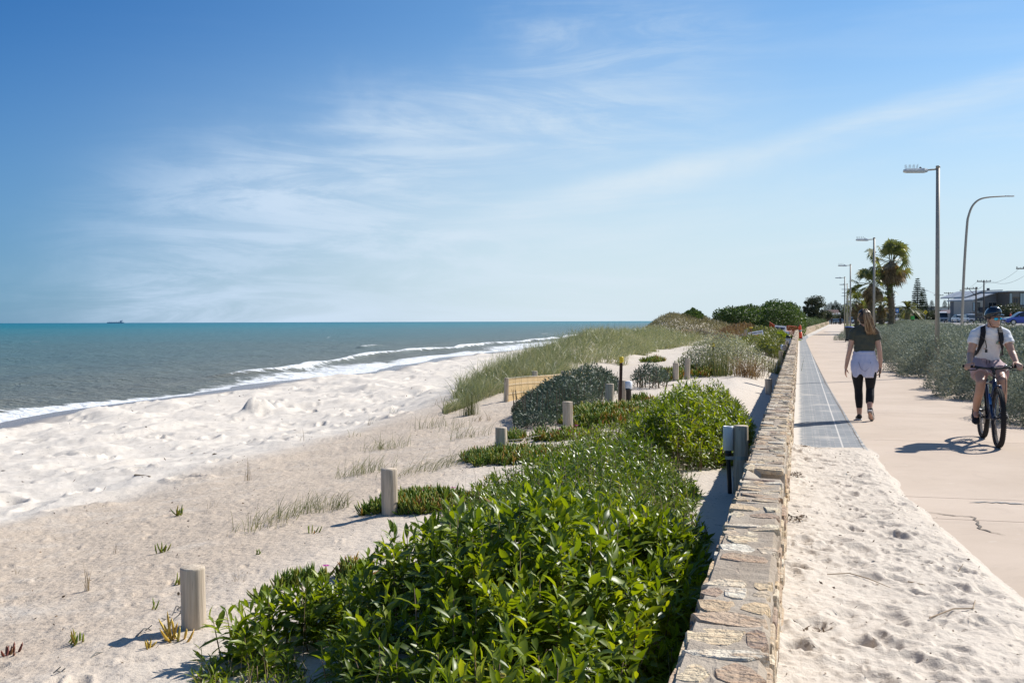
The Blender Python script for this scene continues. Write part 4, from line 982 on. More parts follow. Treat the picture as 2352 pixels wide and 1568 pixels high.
# ------------------------------------------------------------------ posts, fence, markers
m_wood, nt, p = new_mat('weathered_timber'); co = coords(nt)
mp = nt.new('ShaderNodeMapping'); mp.inputs['Scale'].default_value = (30, 30, 1.6); nt.link(co, mp.inputs[0])
oi = nt.new('ShaderNodeObjectInfo').outputs['Random']; ad = nt.vmath('ADD', mp.outputs[0], None); nt.link(oi, nt.n[-1].inputs[1])
g1 = nt.noise(ad, 1.0, 6, 0.6, 0.4); g2 = nt.noise(co, 6, 4)
c_ = nt.mix(nt.smooth(g1, 0.3, 0.7), (0.39, 0.315, 0.235), (0.61, 0.52, 0.41))
c_ = nt.mix(nt.smooth(g1, 0.60, 0.68), c_, (0.19, 0.145, 0.105)); c_ = nt.mix(nt.math('MULTIPLY', nt.smooth(g2, .5, .7), .35), c_, (0.42, 0.37, 0.31))
nt.link(c_, p.inputs['Base Color']); p.inputs['Roughness'].default_value = 0.85; p.inputs['Specular IOR Level'].default_value = .2
nt.link(nt.bump(g1, 0.8, 0.012), p.inputs['Normal'])
M_WOODG = plain('grey_timber', (0.30, 0.27, 0.23), 0.9, var=.25, scale=14, bump=.01)
M_KNOT = plain('timber_knot', (0.24, 0.165, 0.10), 0.8)
M_PVC = plain('white_pvc', (0.74, 0.75, 0.77), 0.45, var=.03)
M_BLACK = plain('black_plastic', (0.018, 0.018, 0.02), 0.5)
M_STEEL = plain('galvanised_steel', (0.36, 0.37, 0.37), 0.5, 0.7, var=.15)
M_WIRE = plain('fence_wire', (0.24, 0.23, 0.21), 0.6, 0.6)
M_RUST = plain('rusty_brown_steel', (0.075, 0.042, 0.030), 0.75, 0.2, var=.3, scale=20)
M_YEL = plain('yellow_cap', (0.80, 0.56, 0.02), 0.5)
def post_mesh(b, x, y, z0, z1, r, rg, tilt=None, m=0, n=18):
    t = tilt if tilt is not None else rg.normal(0, .022, 2); H = z1-z0; rs = []
    jit = rg.normal(0, .022, n); cr = rg.integers(n)
    for h in (-.25, 0.0, .3*H, .6*H, H-.014, H-.004, H):
        k = r*(1.0 if h < H-.008 else (.985 if h < H-.001 else .94))*(1+.015*rg.normal())
        rs.append([(x+t[0]*h+math.cos(2*math.pi*i/n)*k*(1+jit[i]-(.10 if i == cr and h > .25*H else 0)), y+t[1]*h+math.sin(2*math.pi*i/n)*k*(1+jit[i]), z0+h) for i in range(n)])
    b.rings(rs, m, True)
def timber_post(label, px, topy, d_, r=0.075, seed=0, tilt=None, group='round timber fence posts', zb=None, extra=None):
    rg = np.random.default_rng(seed+300); t_ = at(px, topy, d_); x, y = t_.x, t_.y; z0 = GZ(x, y) if zb is None else zb
    b = MB(); post_mesh(b, x, y, z0, t_.z, r, rg, tilt)
    if extra:
        root = thing('timber_post', label, 'post', (x, y, z0), group, world=True); b.build('post', m_wood, root, True); extra(root, x, y, z0, t_.z); return root
    o = b.build('timber_post', m_wood, None, True, origin=(x, y, z0)); o.data.polygons[0].use_smooth = False
    return tag(o, label, 'post', group)
def knots(root, x, y, z0, z1):
    for (dx, h, s) in ((0.028, .13, 1.0), (-0.058, .21, .6)):
        b = MB(); cy = y - math.sqrt(max(.0755**2-(dx+.012)**2, 0)); b.ellip((x+dx-.012, cy+.004, z0+h), (.014*s, .007, .019*s), 12, 6); b.build('knot', M_KNOT, root, True)
timber_post('nearest pale timber post with round knots, alone on sand at lower left', 445, 1301, 6.3, .075, 1, (-.022, 0), extra=knots)
timber_post('second timber post from the left, standing behind pink flowering pigface', 895, 1076, 9.7, .075, 2, (-.012, .0))
timber_post('third timber post from the left, beside a pigface mat', 1152, 981, 13.3, .075, 3)
timber_post('timber post in front of the dark saltbush holding fence wire', 1305, 922, 15.7, .075, 4)
timber_post('timber post right of the saltbush, left of the brown picket', 1398, 881, 18.0, .075, 5)
timber_post('short timber post on open sand with pigface at its foot', 1507, 847, 26.0, .075, 6)
timber_post('middle timber post left of the leaning wooden slats', 1552, 833, 26.5, .075, 7)
timber_post('cracked timber post touching the pale silvery bush', 1578, 823, 27.0, .075, 8)
timber_post('timber post beside the wall next to the bright green shrub', 1766, 870, 23.0, .075, 9)
timber_post('timber post by the wall in front of the bright olive bush', 1793, 806, 38.0, .075, 10)
timber_post('far timber post by the wall under the black topped light', 1807, 783, 55.0, .09, 11)
for i, (px, ty, d_, lb) in enumerate([(1228, 852, 29.0, 'timber post behind the left half of the yellow board'), (1279, 832, 33.0, 'timber post on white sand above the yellow board'), (1313, 820, 38.0, 'timber post left of the white marker tube'),
        (1342, 807, 42.0, 'timber post right of the white marker tube'), (1375, 799, 47.0, 'timber post at the grass edge beyond the marker tube'), (1413, 795, 53.0, 'farthest stub of timber post under the grassy dune')]):
    timber_post(lb, px, ty, d_, .072, 20+i)
for i, (px, ty, d_, lb) in enumerate([(1693, 769, 55, 'leftmost square timber post in the row by the white beach sign'), (1703, 766.5, 57, 'second square timber post in the row by the beach sign'), (1708.5, 764.5, 59, 'third square timber post in the row by the beach sign'), (1713, 757, 61, 'tallest square timber post right beside the white beach sign')]):
    t_ = at(px, ty, d_); z0 = GZ(t_.x, t_.y); b = MB(); b.bbox((t_.x, t_.y, (t_.z+z0-.2)/2), (.16, .16, t_.z-z0+.2), .015)
    o = b.build('timber_post', M_WOODG, None, origin=(t_.x, t_.y, z0)); tag(o, lb, 'post', 'square timber posts by the beach sign')

def pipe_strap(root, x, y, z0, z1):
    "white pipe cap on black conduit, strapped to the post"
    px_, py_ = x-.118, y-.035; b = MB()
    b.lathe([(.044, z1-.235), (.050, z1-.232), (.050, z1-.012), (.048, z1-.004), (.040, z1-.004), (.038, z1-.05)], (px_, py_, 0), 24); b.build('pipe', M_PVC, root, True)
    b = MB(); b.tube([(px_+.02, py_+.01, z0-.1), (px_+.012, py_, z0+.12), (px_+.002, py_, z1-.34), (px_, py_, z1-.23)], [.021]*4, 12); b.lathe([(.032, z1-.29), (.032, z1-.232)], (px_, py_, 0), 16); b.build('conduit', M_BLACK, root, True)
    b = MB(); K = []
    for a in np.linspace(math.pi*1.02, math.pi*2.0, 9): K.append((x+.078*math.cos(a), y+.078*math.sin(a)))
    K = [(px_-.024, py_-.026), (px_+.024, py_-.028)] + K[2:]
    for (a0, a1) in zip(K[:-1], K[1:]):
        mx = ((a0[0]+a1[0])/2, (a0[1]+a1[1])/2); L = math.hypot(a1[0]-a0[0], a1[1]-a0[1]); b.box((mx[0], mx[1], z1-.305), (L+.002, .005, .032), math.atan2(a1[1]-a0[1], a1[0]-a0[0]))
    b.build('strap', M_STEEL, root)
timber_post('grey timber post with strapped white pipe and black conduit, against the wall', 1702, 977, 10.0, .075, 12, (0, 0), group=None, extra=pipe_strap)
def pipe_small(root, x, y, z0, z1):
    b = MB(); b.lathe([(.05, z1-.30), (.05, z1), (.0, z1+.001)], (x-.13, y-.02, 0), 14); b.build('pipe', M_PVC, root, True)
    b = MB(); b.tube([(x-.13, y-.02, z0-.05), (x-.13, y-.02, z1-.29)], .02, 8); b.build('conduit', M_BLACK, root, True)
timber_post('timber post with white pipe, beside the wall near the olive bush', 1803, 791, 45.0, .085, 13, (0, 0), group=None, extra=pipe_small)
# bollard light by the saltbush: stub of post, white cap and black lamp
t_ = at(1444, 875, 19.6); z0 = GZ(t_.x, t_.y); root = thing('bollard_light', 'white capped black bollard light at the end of the saltbush', 'light', (t_.x, t_.y, z0), world=True)
b = MB(); b.lathe([(.062, t_.z-.15), (.066, t_.z-.14), (.066, t_.z-.01), (.05, t_.z)], (t_.x, t_.y, 0), 16); b.build('cap', M_PVC, root, True)
b = MB(); b.lathe([(.05, z0-.1), (.05, t_.z-.17), (.06, t_.z-.17), (.06, t_.z-.135)], (t_.x, t_.y-.012, 0), 16); b.build('lamp_body', M_BLACK, root, True)
timber_post('short white topped stub of post beside the black bollard light', 1430, 873, 19.8, .085, 14, group=None)
t_ = at(1320.5, 814, 37.0); z0 = GZ(t_.x, t_.y); root = thing('marker_tube', 'white marker tube with black knob standing in the dune grass', 'marker', (t_.x, t_.y, z0), world=True)
b = MB(); b.lathe([(.05, z0-.1), (.05, t_.z-.07), (.03, t_.z-.06)], (t_.x, t_.y, 0), 14); b.build('tube', M_PVC, root, True)
b = MB(); b.ellip((t_.x, t_.y, t_.z-.03), (.045, .045, .05)); b.build('knob', M_BLACK, root, True)
t_ = at(1811, 771, 62.0); z0 = GZ(t_.x, t_.y); root = thing('bollard_light', 'black round light on a white block near the far end of the wall', 'light', (t_.x, t_.y, z0), world=True)
b = MB(); b.bbox((t_.x, t_.y, (z0+t_.z-.2)/2), (.34, .3, t_.z-z0-.1), .03); b.build('block', M_PVC, root)
b = MB(); b.lathe([(.12, 0), (.14, .05), (.12, .16), (.0, .17)], (t_.x-.02, t_.y-.1, t_.z-.14), 16); b.build('lamp_body', M_BLACK, root, True)

def picket(label, px, ty, by, d_, w_=.05):
    t_ = at(px, ty, d_); z0 = GZ(t_.x, t_.y); root = thing('star_picket', label, 'picket', (t_.x, t_.y, z0), 'yellow capped star pickets', world=True)
    b = MB(); zt = t_.z-.06
    tl = -.012
    for a in (math.radians(90), math.radians(210), math.radians(330)):
        for k in (1,):
            c, s = math.cos(a), math.sin(a); nx_, ny_ = -s, c; P = []
            for zz_ in (z0-.2, zt):
                ox = tl*(zt-zz_)*2
                for u, v in ((0, -.006), (w_*.62, -.004), (w_*.62, .004), (0, .006)): P.append((t_.x+ox+c*u+nx_*v, t_.y+s*u+ny_*v, zz_))
            b.add(P, [(3, 2, 1, 0), (4, 5, 6, 7), (0, 1, 5, 4), (1, 2, 6, 5), (2, 3, 7, 6), (3, 0, 4, 7)])
    b.build('picket', M_RUST, root)
    b = MB(); b.bbox((t_.x, t_.y, t_.z-.045), (w_*1.35, w_*1.35, .11), .012); b.build('cap', M_YEL, root)
picket('brown steel picket with yellow cap standing right of the saltbush', 1427, 820, 922, 18.6)
picket('yellow capped picket poking out of the pale silvery bush', 1638.5, 788, 800, 29.0)
picket('far yellow capped picket in front of the rusty brown bush', 1725, 751, 757, 80.0, .16)

# wire between posts, lying low over the sand
def pt(px, py, d_): return at(px, py, d_)
def wire(label, pts, r=.0035, barbs=0, name='fence_wire', sag=True):
    b = MB(); rg = np.random.default_rng(int(abs(pts[0].x*1000))); P = []
    for a_, c_ in zip(pts[:-1], pts[1:]):
        for t in np.linspace(0, 1, 10)[:-1]:
            q_ = Vector(a_).lerp(Vector(c_), t); q_.z += -.05*math.sin(math.pi*t) + rg.normal(0, .004); P.append(q_)
    P.append(Vector(pts[-1])); b.tube(P, r, 5)
    for i in range(barbs):
        q_ = P[int(rg.integers(len(P)))]; b.tube([q_+Vector((-.02, 0, -.015)), q_+Vector((.02, .01, .02))], r*.8, 4)
    o = b.build(name, M_WIRE, None, origin=tuple(P[0])); return tag(o, label, 'wire')
e0, e1, e2 = pt(1305, 960, 15.7), pt(1398, 915, 18.0), pt(1160, 1012, 13.3)
wire('fence wire strung between the two posts by the saltbush', [e0+Vector((-.0, -.08, 0)), e1+Vector((0, -.08, 0))])
wire('slack lower fence wire between the two posts by the saltbush', [e0+Vector((0, -.08, -.12)), e1+Vector((0, -.08, -.09))])
wire('fence wire running down to the third timber post', [e2, e0+Vector((0, -.08, -.10))])
def onground(px, py, h=.02): q_ = drop(px, py); return Vector((q_.x, q_.y, GZ(q_.x, q_.y)+h))
wire('old barbed wire half buried in the sand at lower left', [onground(130, 1555), onground(220, 1505), onground(330, 1455), onground(420, 1418, .05)], .004, 9)
wire('loose barbed wire end beside the nearest timber post', [onground(372, 1425, .03), onground(405, 1408, .05), onground(438, 1395, .07)], .004, 4)
# slats by the pale bush
t0 = drop(1560, 860)
M_SLAT = plain('raw_pine', (0.58, 0.42, 0.25), 0.8, var=.15)
b = MB()
for i in range(9): b.box((t0.x+.02+i*.075, t0.y+.9+.02*i, GZ(t0.x, t0.y)+.12+.03*math.sin(i*2.3)), (.05, .012, .34+.06*math.sin(i*1.7)), .1*i, rot=Matrix.Rotation(.12*math.sin(i*1.3), 3, 'Y'))
o = b.build('slat_panel', M_SLAT, None, origin=(t0.x, t0.y+.9, GZ(t0.x, t0.y))); tag(o, 'short panel of raw pine slats between two timber posts', 'panel')

# yellow sand board with netting
A, B_ = at(1166, 867, 23.6), at(1296, 864, 25.6); A.z = .235; B_.z = .26
dv = (B_-A); L = math.hypot(dv.x, dv.y)+1.2; ux = Vector((dv.x, dv.y, 0)).normalized(); an = math.atan2(ux.y, ux.x)
root = thing('sand_barrier', 'yellow sand retaining board with wire netting in front of the dark saltbush', 'barrier', (A.x, A.y, -.5), world=True)
M_BOARD = plain('yellow_ply', (0.66, 0.47, 0.235), 0.7, var=.06, scale=2)
b = MB(); mid_ = A+ux*L/2
for k in range(3):
    c_ = A+ux*(L*(k+.5)/3); b.box((c_.x, c_.y, -.28+.012*k), (L/3-.006, .018, 1.03), an)
b.build('board', M_BOARD, root)
nrm = Vector((ux.y, -ux.x, 0))
b = MB()
for k in range(15):
    q_ = A+ux*(L*k/14)+nrm*.02; b.tube([(q_.x, q_.y, -.7), (q_.x+.01, q_.y, .25)], .0022, 4)
for z in (.248, .10, -.10, -.30, -.5): b.tube([tuple(A+ux*(L*t)+nrm*.024+Vector((0, 0, z-A.z+.012*math.sin(9*t)))) for t in np.linspace(0, 1, 12)], .0035, 4)
b.build('wire_netting', M_WIRE, root)
for q_, zt, r_ in ((B_-nrm*.05, .31, .06), (A-nrm*.05, .26, .05)):
    b = MB(); post_mesh(b, q_.x, q_.y, -.4, zt, r_, np.random.default_rng(3)); b.build('support_post', m_wood, root, True)

# distant board fences of the beach access
def board_fence(label, pts, h, n=3):
    P = [Vector((*bxy(px, py), 0)) for px, py in pts]
    for q_ in P: q_.z = GZ(q_.x, q_.y)
    root = thing('board_fence', label, 'fence', tuple(P[0]), None, world=True); b = MB(); pb = []
    for a_, c_ in zip(P[:-1], P[1:]):
        u = c_-a_; L = math.hypot(u.x, u.y); mid_ = (a_+c_)/2; ang_ = math.atan2(u.y, u.x); pit = math.atan2(u.z, L)
        rt = Matrix.Rotation(ang_, 3, 'Z') @ Matrix.Rotation(-pit, 3, 'Y')
        for k in range(n): b.box((mid_.x, mid_.y, mid_.z+h*(k+.5)/n), (L, .03, h/n-.03), rot=rt)
    b.build('board_panel', M_SLAT, root)
    for q_ in P:
        b = MB(); b.bbox((q_.x+.06, q_.y+.08, q_.z+h*.5), (.12, .12, h*1.25), .01); b.build('fence_post', M_WOODG, root)
board_fence('low pale board fence of the beach access below the far dune', [(1560, 777), (1610, 774), (1655, 770), (1712, 760)], .45)
board_fence('second low board fence nearer, leading to the square posts', [(1640, 781), (1668, 777), (1692, 772)], .3, 2)

# signs
M_SIGN = plain('sign_white', (0.72, 0.73, 0.78), 0.5, var=.03)
M_INK = plain('sign_ink', (0.05, 0.06, 0.12), 0.6); M_REDINK = plain('sign_red', (0.55, 0.08, 0.06), 0.6)
M_LEG = plain('sign_frame', (0.40, 0.42, 0.44), 0.5, 0.4)
GLY = {'W': [(0, 1, .25, 0), (.25, 0, .5, .7), (.5, .7, .75, 0), (.75, 0, 1, 1)], 'A': [(0, 0, .5, 1), (.5, 1, 1, 0), (.2, .4, .8, .4)], 'L': [(0, 1, 0, 0), (0, 0, .9, 0)], 'K': [(0, 0, 0, 1), (0, .5, 1, 1), (0, .5, 1, 0)], 'Y': [(0, 1, .5, .5), (1, 1, .5, .5), (.5, .5, .5, 0)]}
def sign(label, px, py, d_, w_, h_, yaw, roll, rows, words=None):
    c = at(px, py, d_); gz = GZ(c.x, c.y); root = thing('warning_sign', label, 'sign', (c.x, c.y, gz), None, world=True)
    rot = Matrix.Rotation(yaw, 3, 'Z') @ Matrix.Rotation(roll, 3, 'Y'); U, V, N = rot @ Vector((1, 0, 0)), rot @ Vector((0, 0, 1)), rot @ Vector((0, -1, 0))
    b = MB(); b.box(c, (w_, .02, h_), rot=rot); b.build('panel', M_SIGN, root)
    for s in (-1, 1):
        b = MB(); q_ = c+U*(s*w_*.44)+N*-.03; b.tube([(q_.x, q_.y, gz-.2), (q_.x, q_.y, q_.z+h_*.45)], .025, 6); b.build('leg', M_LEG, root)
    for (v, hh__, mat, u0, u1, dash) in rows:
        b = MB(); rg = np.random.default_rng(int(100*abs(v))+7); u = u0
        while u < u1:
            wl = min(rg.uniform(*dash), u1-u); q_ = c+U*((u+wl/2)*w_)+V*(v*h_)+N*.014; b.box(q_, (wl*w_, .006, hh__*h_), rot=rot); u += wl+.035
        b.build('lettering', mat, root)
    if words:
        b = MB(); tw = .80*w_/len(words); hh__ = .24*h_
        for i, ch in enumerate(words):
            o_ = c+U*(-.40*w_+i*tw)+V*(.08*h_)+N*.014
            for x0, y0, x1, y1 in GLY[ch]: b.tube([o_+U*(x0*tw*.72)+V*(y0*hh__), o_+U*(x1*tw*.72)+V*(y1*hh__)], .035, 4)
        b.build('lettering', M_INK, root)
sign('white beach access sign with a red line, leaning beside the square posts', 1737, 770, 62, 0.90, 0.50, .35, -.16, [(.30, .10, M_INK, -.38, .40, (.3, .5)), (-.02, .20, M_REDINK, -.28, .22, (.06, .16)), (-.30, .12, M_INK, -.1, .25, (.05, .1))])
sign('white WALKWAY sign on the orange mesh in front of the hedge', 1792, 758.5, 88, 0.95, 0.80, -.15, .10, [], 'WALKWAY')
c = at(1808, 764, 87); gz = GZ(c.x, c.y); root = thing('sandwich_board', 'small pale a-frame notice standing in front of the orange mesh', 'sign', (c.x, c.y, gz), None, world=True)
b = MB(); rt = Matrix.Rotation(.3, 3, 'Z')
b.box((c.x, c.y-.1, gz+.22), (.36, .02, .5), rot=rt @ Matrix.Rotation(-.25, 3, 'X')); b.build('front_panel', M_SIGN, root)
b = MB(); b.box((c.x, c.y+.06, gz+.22), (.36, .02, .5), rot=rt @ Matrix.Rotation(.25, 3, 'X')); b.build('back_panel', M_SIGN, root)

# orange safety mesh
M_MESH = plain('orange_mesh', (0.75, 0.09, 0.05), 0.6)
A = at(1768, 752, 91); B_ = at(1834, 752, 91.5); zA = GZ(A.x, A.y); zB = GZ(B_.x, B_.y)
root = thing('safety_mesh', 'sagging orange safety mesh across the gap below the hedge', 'barrier', (A.x, A.y, zA), None, world=True)
b = MB(); top = lambda t: 1.02-.30*math.sin(math.pi*min(t*1.6, 1))*0.6 - .1*math.sin(5*t)
for k in range(27):
    for s in (1, -1):
        pts_ = []
        for j in range(4):
            t = min(max((k+s*j*.8)/26, 0), 1); f = j/3
            q_ = A.lerp(B_, t); z = (zA+(zB-zA)*t); pts_.append((q_.x, q_.y, z+.05+(top(t)-.05)*f))
        b.tube(pts_, .007, 4)
for f in (1.0, .55, .08): b.tube([tuple(Vector((*A.lerp(B_, t).xy, zA+(zB-zA)*t+.05+(top(t)-.05)*f))) for t in np.linspace(0, 1, 14)], .012, 4)
b.build('mesh', M_MESH, root)
for t in (0, .45, 1):
    q_ = A.lerp(B_, t); b = MB(); b.tube([(q_.x, q_.y+.04, zA-.2), (q_.x, q_.y+.04, zA+1.15)], .025, 6); b.build('stake', M_RUST, root)

# tall traffic cone
c = gp(1834.5, 776, 0); c = Vector((0.05, 89.3, float(path_z(89.3))))
root = thing('traffic_cone', 'tall orange traffic cone with black base at the bend of the wall', 'cone', tuple(c))
M_CONE = plain('cone_orange', (0.80, 0.085, 0.03), 0.5, var=.05); M_BAND = plain('cone_band', (0.30, 0.30, 0.31), 0.4)
b = MB(); b.lathe([(.19, .06), (.165, .35), (.15, .60)], n=18); b.lathe([(.138, .75), (.10, 1.06), (.05, 1.12), (.05, 1.17), (.0, 1.175)], n=18); b.build('cone', M_CONE, root, True)
b = MB(); b.lathe([(.151, .60), (.137, .75)], n=18); b.build('reflective_band', M_BAND, root, True)
b = MB(); b.bbox((0, 0, .03), (.52, .52, .06), .04); b.build('base', M_BLACK, root)

# wheelie bin
root = thing('wheelie_bin', 'dark green wheelie bin with blue lid beside the path lamps', 'bin', (3.42, 77.6, 0.0))
M_BIN = plain('bin_green', (0.035, 0.045, 0.038), 0.55); M_LID = plain('bin_lid_blue', (0.03, 0.075, 0.30), 0.5)
b = MB(); r0 = [(-.24, -.26, .06), (.24, -.26, .06), (.24, .22, .06), (-.24, .22, .06)]; r1 = [(-.29, -.36, .98), (.29, -.36, .98), (.29, .34, .98), (-.29, .34, .98)]
b.rings([r0, r1, [(x*1.12, y*1.1, .98) for x, y, z in r1], [(x*1.12, y*1.1, 1.02) for x, y, z in r1]]); b.build('body', M_BIN, root)
b = MB(); b.rings([[(x*1.15, y*1.13, 1.022) for x, y, z in r1], [(x*1.1, y*1.08, 1.06) for x, y, z in r1], [(x*.6, y*.6, 1.10) for x, y, z in r1]]); b.build('lid', M_LID, root, True)
for s in (-1, 1):
    b = MB(); b.tube([(s*.24, .25, .10), (s*.29, .25, .10)], .10, 14); b.build('wheel', M_BLACK, root)
b = MB(); b.tube([(-.24, .40, .97), (-.24, .46, .99), (.24, .46, .99), (.24, .40, .97)], .018, 6); b.build('handle', M_BIN, root)

# path lamps
M_POLE = plain('lamp_pole_beige', (0.36, 0.325, 0.27), 0.5, 0.1, var=.08); M_HEAD = plain('lamp_head_grey', (0.50, 0.54, 0.55), 0.45, .1)
def lamp(label, x, y, spikes=True):
    z = float(path_z(y)); root = thing('path_lamp', label, 'street lamp', (x, y, z), 'tall path lamps along the esplanade')
    b = MB(); b.tube([(0, 0, -.3), (0, 0, 5.60)], [.062, .050], 14); b.lathe([(.056, 5.58), (.056, 5.64), (.0, 5.65)], n=14); b.build('pole', M_POLE, root, True)
    b = MB(); b.bbox((0, 0, .012), (.26, .26, .03), .02); b.build('base_plate', M_POLE, root)
    b = MB(); b.tube([(0, 0, 5.555), (-.30, 0, 5.535)], .022, 10); b.build('arm', M_POLE, root, True)
    b = MB(); sec = [(-.26, .05, .065), (-.34, .09, .095), (-.55, .125, .085), (-.80, .13, .075), (-.87, .10, .045)]; rs = []
    for xx_, hw_, hh_ in sec:
        zc = 5.53+(.26+xx_)*-.02-(.03 if xx_ < -.4 else 0)*0
        rs.append([(xx_, -hw_, zc-hh_*.6), (xx_, hw_, zc-hh_*.6), (xx_, hw_*1.05, zc), (xx_, hw_*.6, zc+hh_*.6), (xx_, -hw_*.6, zc+hh_*.6), (xx_, -hw_*1.05, zc)])
    b.rings(rs); hd = b.build('lamp_head', M_HEAD, root)
    b = MB(); b.lathe([(.03, 0), (.03, .045), (.02, .06), (0, .061)], (-.44, 0, 5.57), 10); b.build('sensor', M_BLACK, hd)
    if spikes:
        b = MB(); b.tube([(-.50, 0, 5.572), (-.86, 0, 5.566)], .006, 5)
        for k in range(11):
            for s in (-1, 1): b.tube([(-.52-.03*k, 0, 5.56), (-.50-.035*k+.02*math.sin(k*2.1), s*.07, 5.70)], .0026, 4)
        b.build('bird_spike', M_STEEL, hd)
lps = [(3.56, 30.0, 'nearest tall path lamp with bird spikes, rising from the cushion bushes'), (3.58, 55.0, 'second path lamp, in front of the palms and beside the woman'), (3.60, 80.5, 'third path lamp, beside the wheelie bin'), (4.15, 104.3, 'fourth path lamp, behind the wheelie bin'),
       (5.3, 126, 'fifth path lamp along the bending path'), (6.35, 148, 'sixth path lamp, small behind the fourth'), (7.2, 170, 'seventh path lamp, small in the distance'), (8.1, 196, 'eighth and smallest path lamp in view')]
for i, (x, y, lb) in enumerate(lps): lamp(lb, x, y, i < 3)

# debris on the drift and the beach
M_WEED = leafmat('dry_seaweed', [(0, (0.06, 0.04, 0.025)), (1, (0.20, 0.13, 0.075))], 0, .8)
def weed(label, x, y, z, n, sp, seed, L=(.02, .06)):
    rg = np.random.default_rng(seed); b = MB(); P = np.stack([x+rg.normal(0, sp, n), y+rg.normal(0, sp*1.2, n), z+.012+np.abs(rg.normal(0, .012, n))], 1)
    D = rand_dir(n, rg); D[:, 2] *= .35; ll = rg.uniform(*L, n); diamonds(b, P, D, ll, ll*.25, rg)
    o = b.build('seaweed_clump', M_WEED, None, origin=(x, y, z)); tag(o, label, 'seaweed', 'dry debris along the wall')
for i, (px, py, n, sp, lb) in enumerate([(1826, 1098, 60, .035, 'dry seaweed clump against the wall below its broken pocket'), (1829, 1199, 80, .045, 'larger brown seaweed clump at the wall foot nearer the camera'), (1838, 1028, 40, .04, 'sand crusted seaweed strand at the near end of the pavers'), (1865, 1445, 25, .04, 'scattered dark seaweed bits on the foreground drift')]):
    q_ = gp(px, py, .13); weed(lb, max(q_.x, WR+.03), q_.y, drift_z(q_.x, q_.y), n, sp, 400+i)
M_TWIG = plain('dry_twig', (0.30, 0.22, 0.14), .8)
def twig(label, pts, r, onb=None):
    P = []
    for px, py in pts:
        q_ = gp(px, py, .09) if onb is None else drop(px, py); z = drift_z(q_.x, q_.y) if onb is None else GZ(q_.x, q_.y); P.append((q_.x, q_.y, z+.010))
    b = MB(); b.tube(P, [r]*(len(P)-1)+[r*.5], 5); o = b.build('twig', M_TWIG, None, origin=P[0]); tag(o, label, 'twig', 'dry twigs on the sand')
twig('long thin curved twig on the trampled sand drift', [(1900, 1343), (1950, 1338), (1995, 1345), (2045, 1362)], .003)
twig('forked twig on the right part of the sand drift', [(2135, 1432), (2190, 1412), (2235, 1405), (2240, 1385)], .004)
twig('small straight twig near the edge of the sand drift', [(2085, 1348), (2125, 1352)], .004)
twig('hooked twig nearest the concrete edge', [(2165, 1300), (2195, 1306), (2212, 1298)], .004)
twig('bleached stick lying on the white beach', [(310, 1095), (345, 1100)], .02, 1)
rg = np.random.default_rng(77); b = MB()
M_STN = plain('dark_pebble', (0.12, 0.10, 0.085), .8)
for i, (px, py) in enumerate([(168, 1158), (262, 1180), (362, 1408+20), (480, 1310), (556, 1000), (1222, 1000), (2035, 1355), (1855, 1510), (2250, 1370), (2098, 1438)]):
    if px > 1800: q_ = gp(px, py, .1); z = drift_z(q_.x, q_.y); s = .018
    else: q_ = drop(px, py); z = GZ(q_.x, q_.y); s = .03 if py > 1050 else .09
    b = MB(); b.ellip((0, 0, s*.4), (s*1.3, s, s*.7), 8, 6); o = b.build('pebble', M_STN, None, True, origin=(q_.x, q_.y, z)); tag(o, 'small dark stone lying on pale sand', 'stone', 'small dark stones on the sand')

def litter(label, pts, n, L, seed):
    rg = np.random.default_rng(seed); b = MB(); P = np.array(pts); D = rand_dir(len(P), rg); D[:, 2] *= .3; ll = rg.uniform(*L, len(P)); diamonds(b, P, D, ll, ll*rg.uniform(.12, .5, len(P)), rg)
    o = b.build('sand_litter', M_WEED); tag(o, label, 'litter', kind='stuff')
rg = np.random.default_rng(501); pts = []
for k in range(420):
    y = 2.6+9.8*rg.random()**1.3; x = rg.uniform(WR+.03, 1.05); pts.append((x, y, drift_z(x, y)+.006))
litter('tiny dark bits of dry weed strewn over the trampled sand drift', pts, 420, (.010, .034), 502)
px_ = rg.uniform(-9, -3.2, 900); py_ = 4.2+16*rg.random(900)**1.3; gz_ = groundz(px_, py_)
litter('tiny dark bits of dry weed strewn over the beige dune sand', np.stack([px_, py_, gz_+.008], 1), 900, (.010, .04), 503)
px_ = rg.uniform(-24, -9, 420); py_ = 10+50*rg.random(420)**1.2; gz_ = groundz(px_, py_)
litter('scattered dark weed scraps on the white beach sand', np.stack([px_, py_, gz_+.012], 1), 420, (.03, .12), 504)
# ------------------------------------------------------------------ people and the bicycle
def skin_mat(name, col):
    m, nt, p = new_mat(name); co = coords(nt)
    nt.link(nt.mix(nt.smooth(nt.noise(co, 9, 3), .3, .7), tuple(c*.93 for c in col), tuple(min(1, c*1.06) for c in col)), p.inputs['Base Color'])
    p.inputs['Roughness'].default_value = .5; p.inputs['Subsurface Weight'].default_value = .08; p.inputs['Subsurface Radius'].default_value = (.02, .008, .004); return m
def cloth(name, col, rough=.85, wr=30.0, amt=.012):
    m, nt, p = new_mat(name); co = coords(nt); f = nt.noise(co, wr, 3)
    nt.link(nt.mix(nt.smooth(nt.noise(co, 5, 4), .3, .7), tuple(c*.93 for c in col), tuple(min(1, c*1.05) for c in col)), p.inputs['Base Color'])
    p.inputs['Roughness'].default_value = rough; p.inputs['Specular IOR Level'].default_value = .25; p.inputs['Sheen Weight'].default_value = .1
    nt.link(nt.bump(nt.math('ADD', nt.noise(co, wr*.35, 3), nt.math('MULTIPLY', f, .3)), .5, amt), p.inputs['Normal']); return m
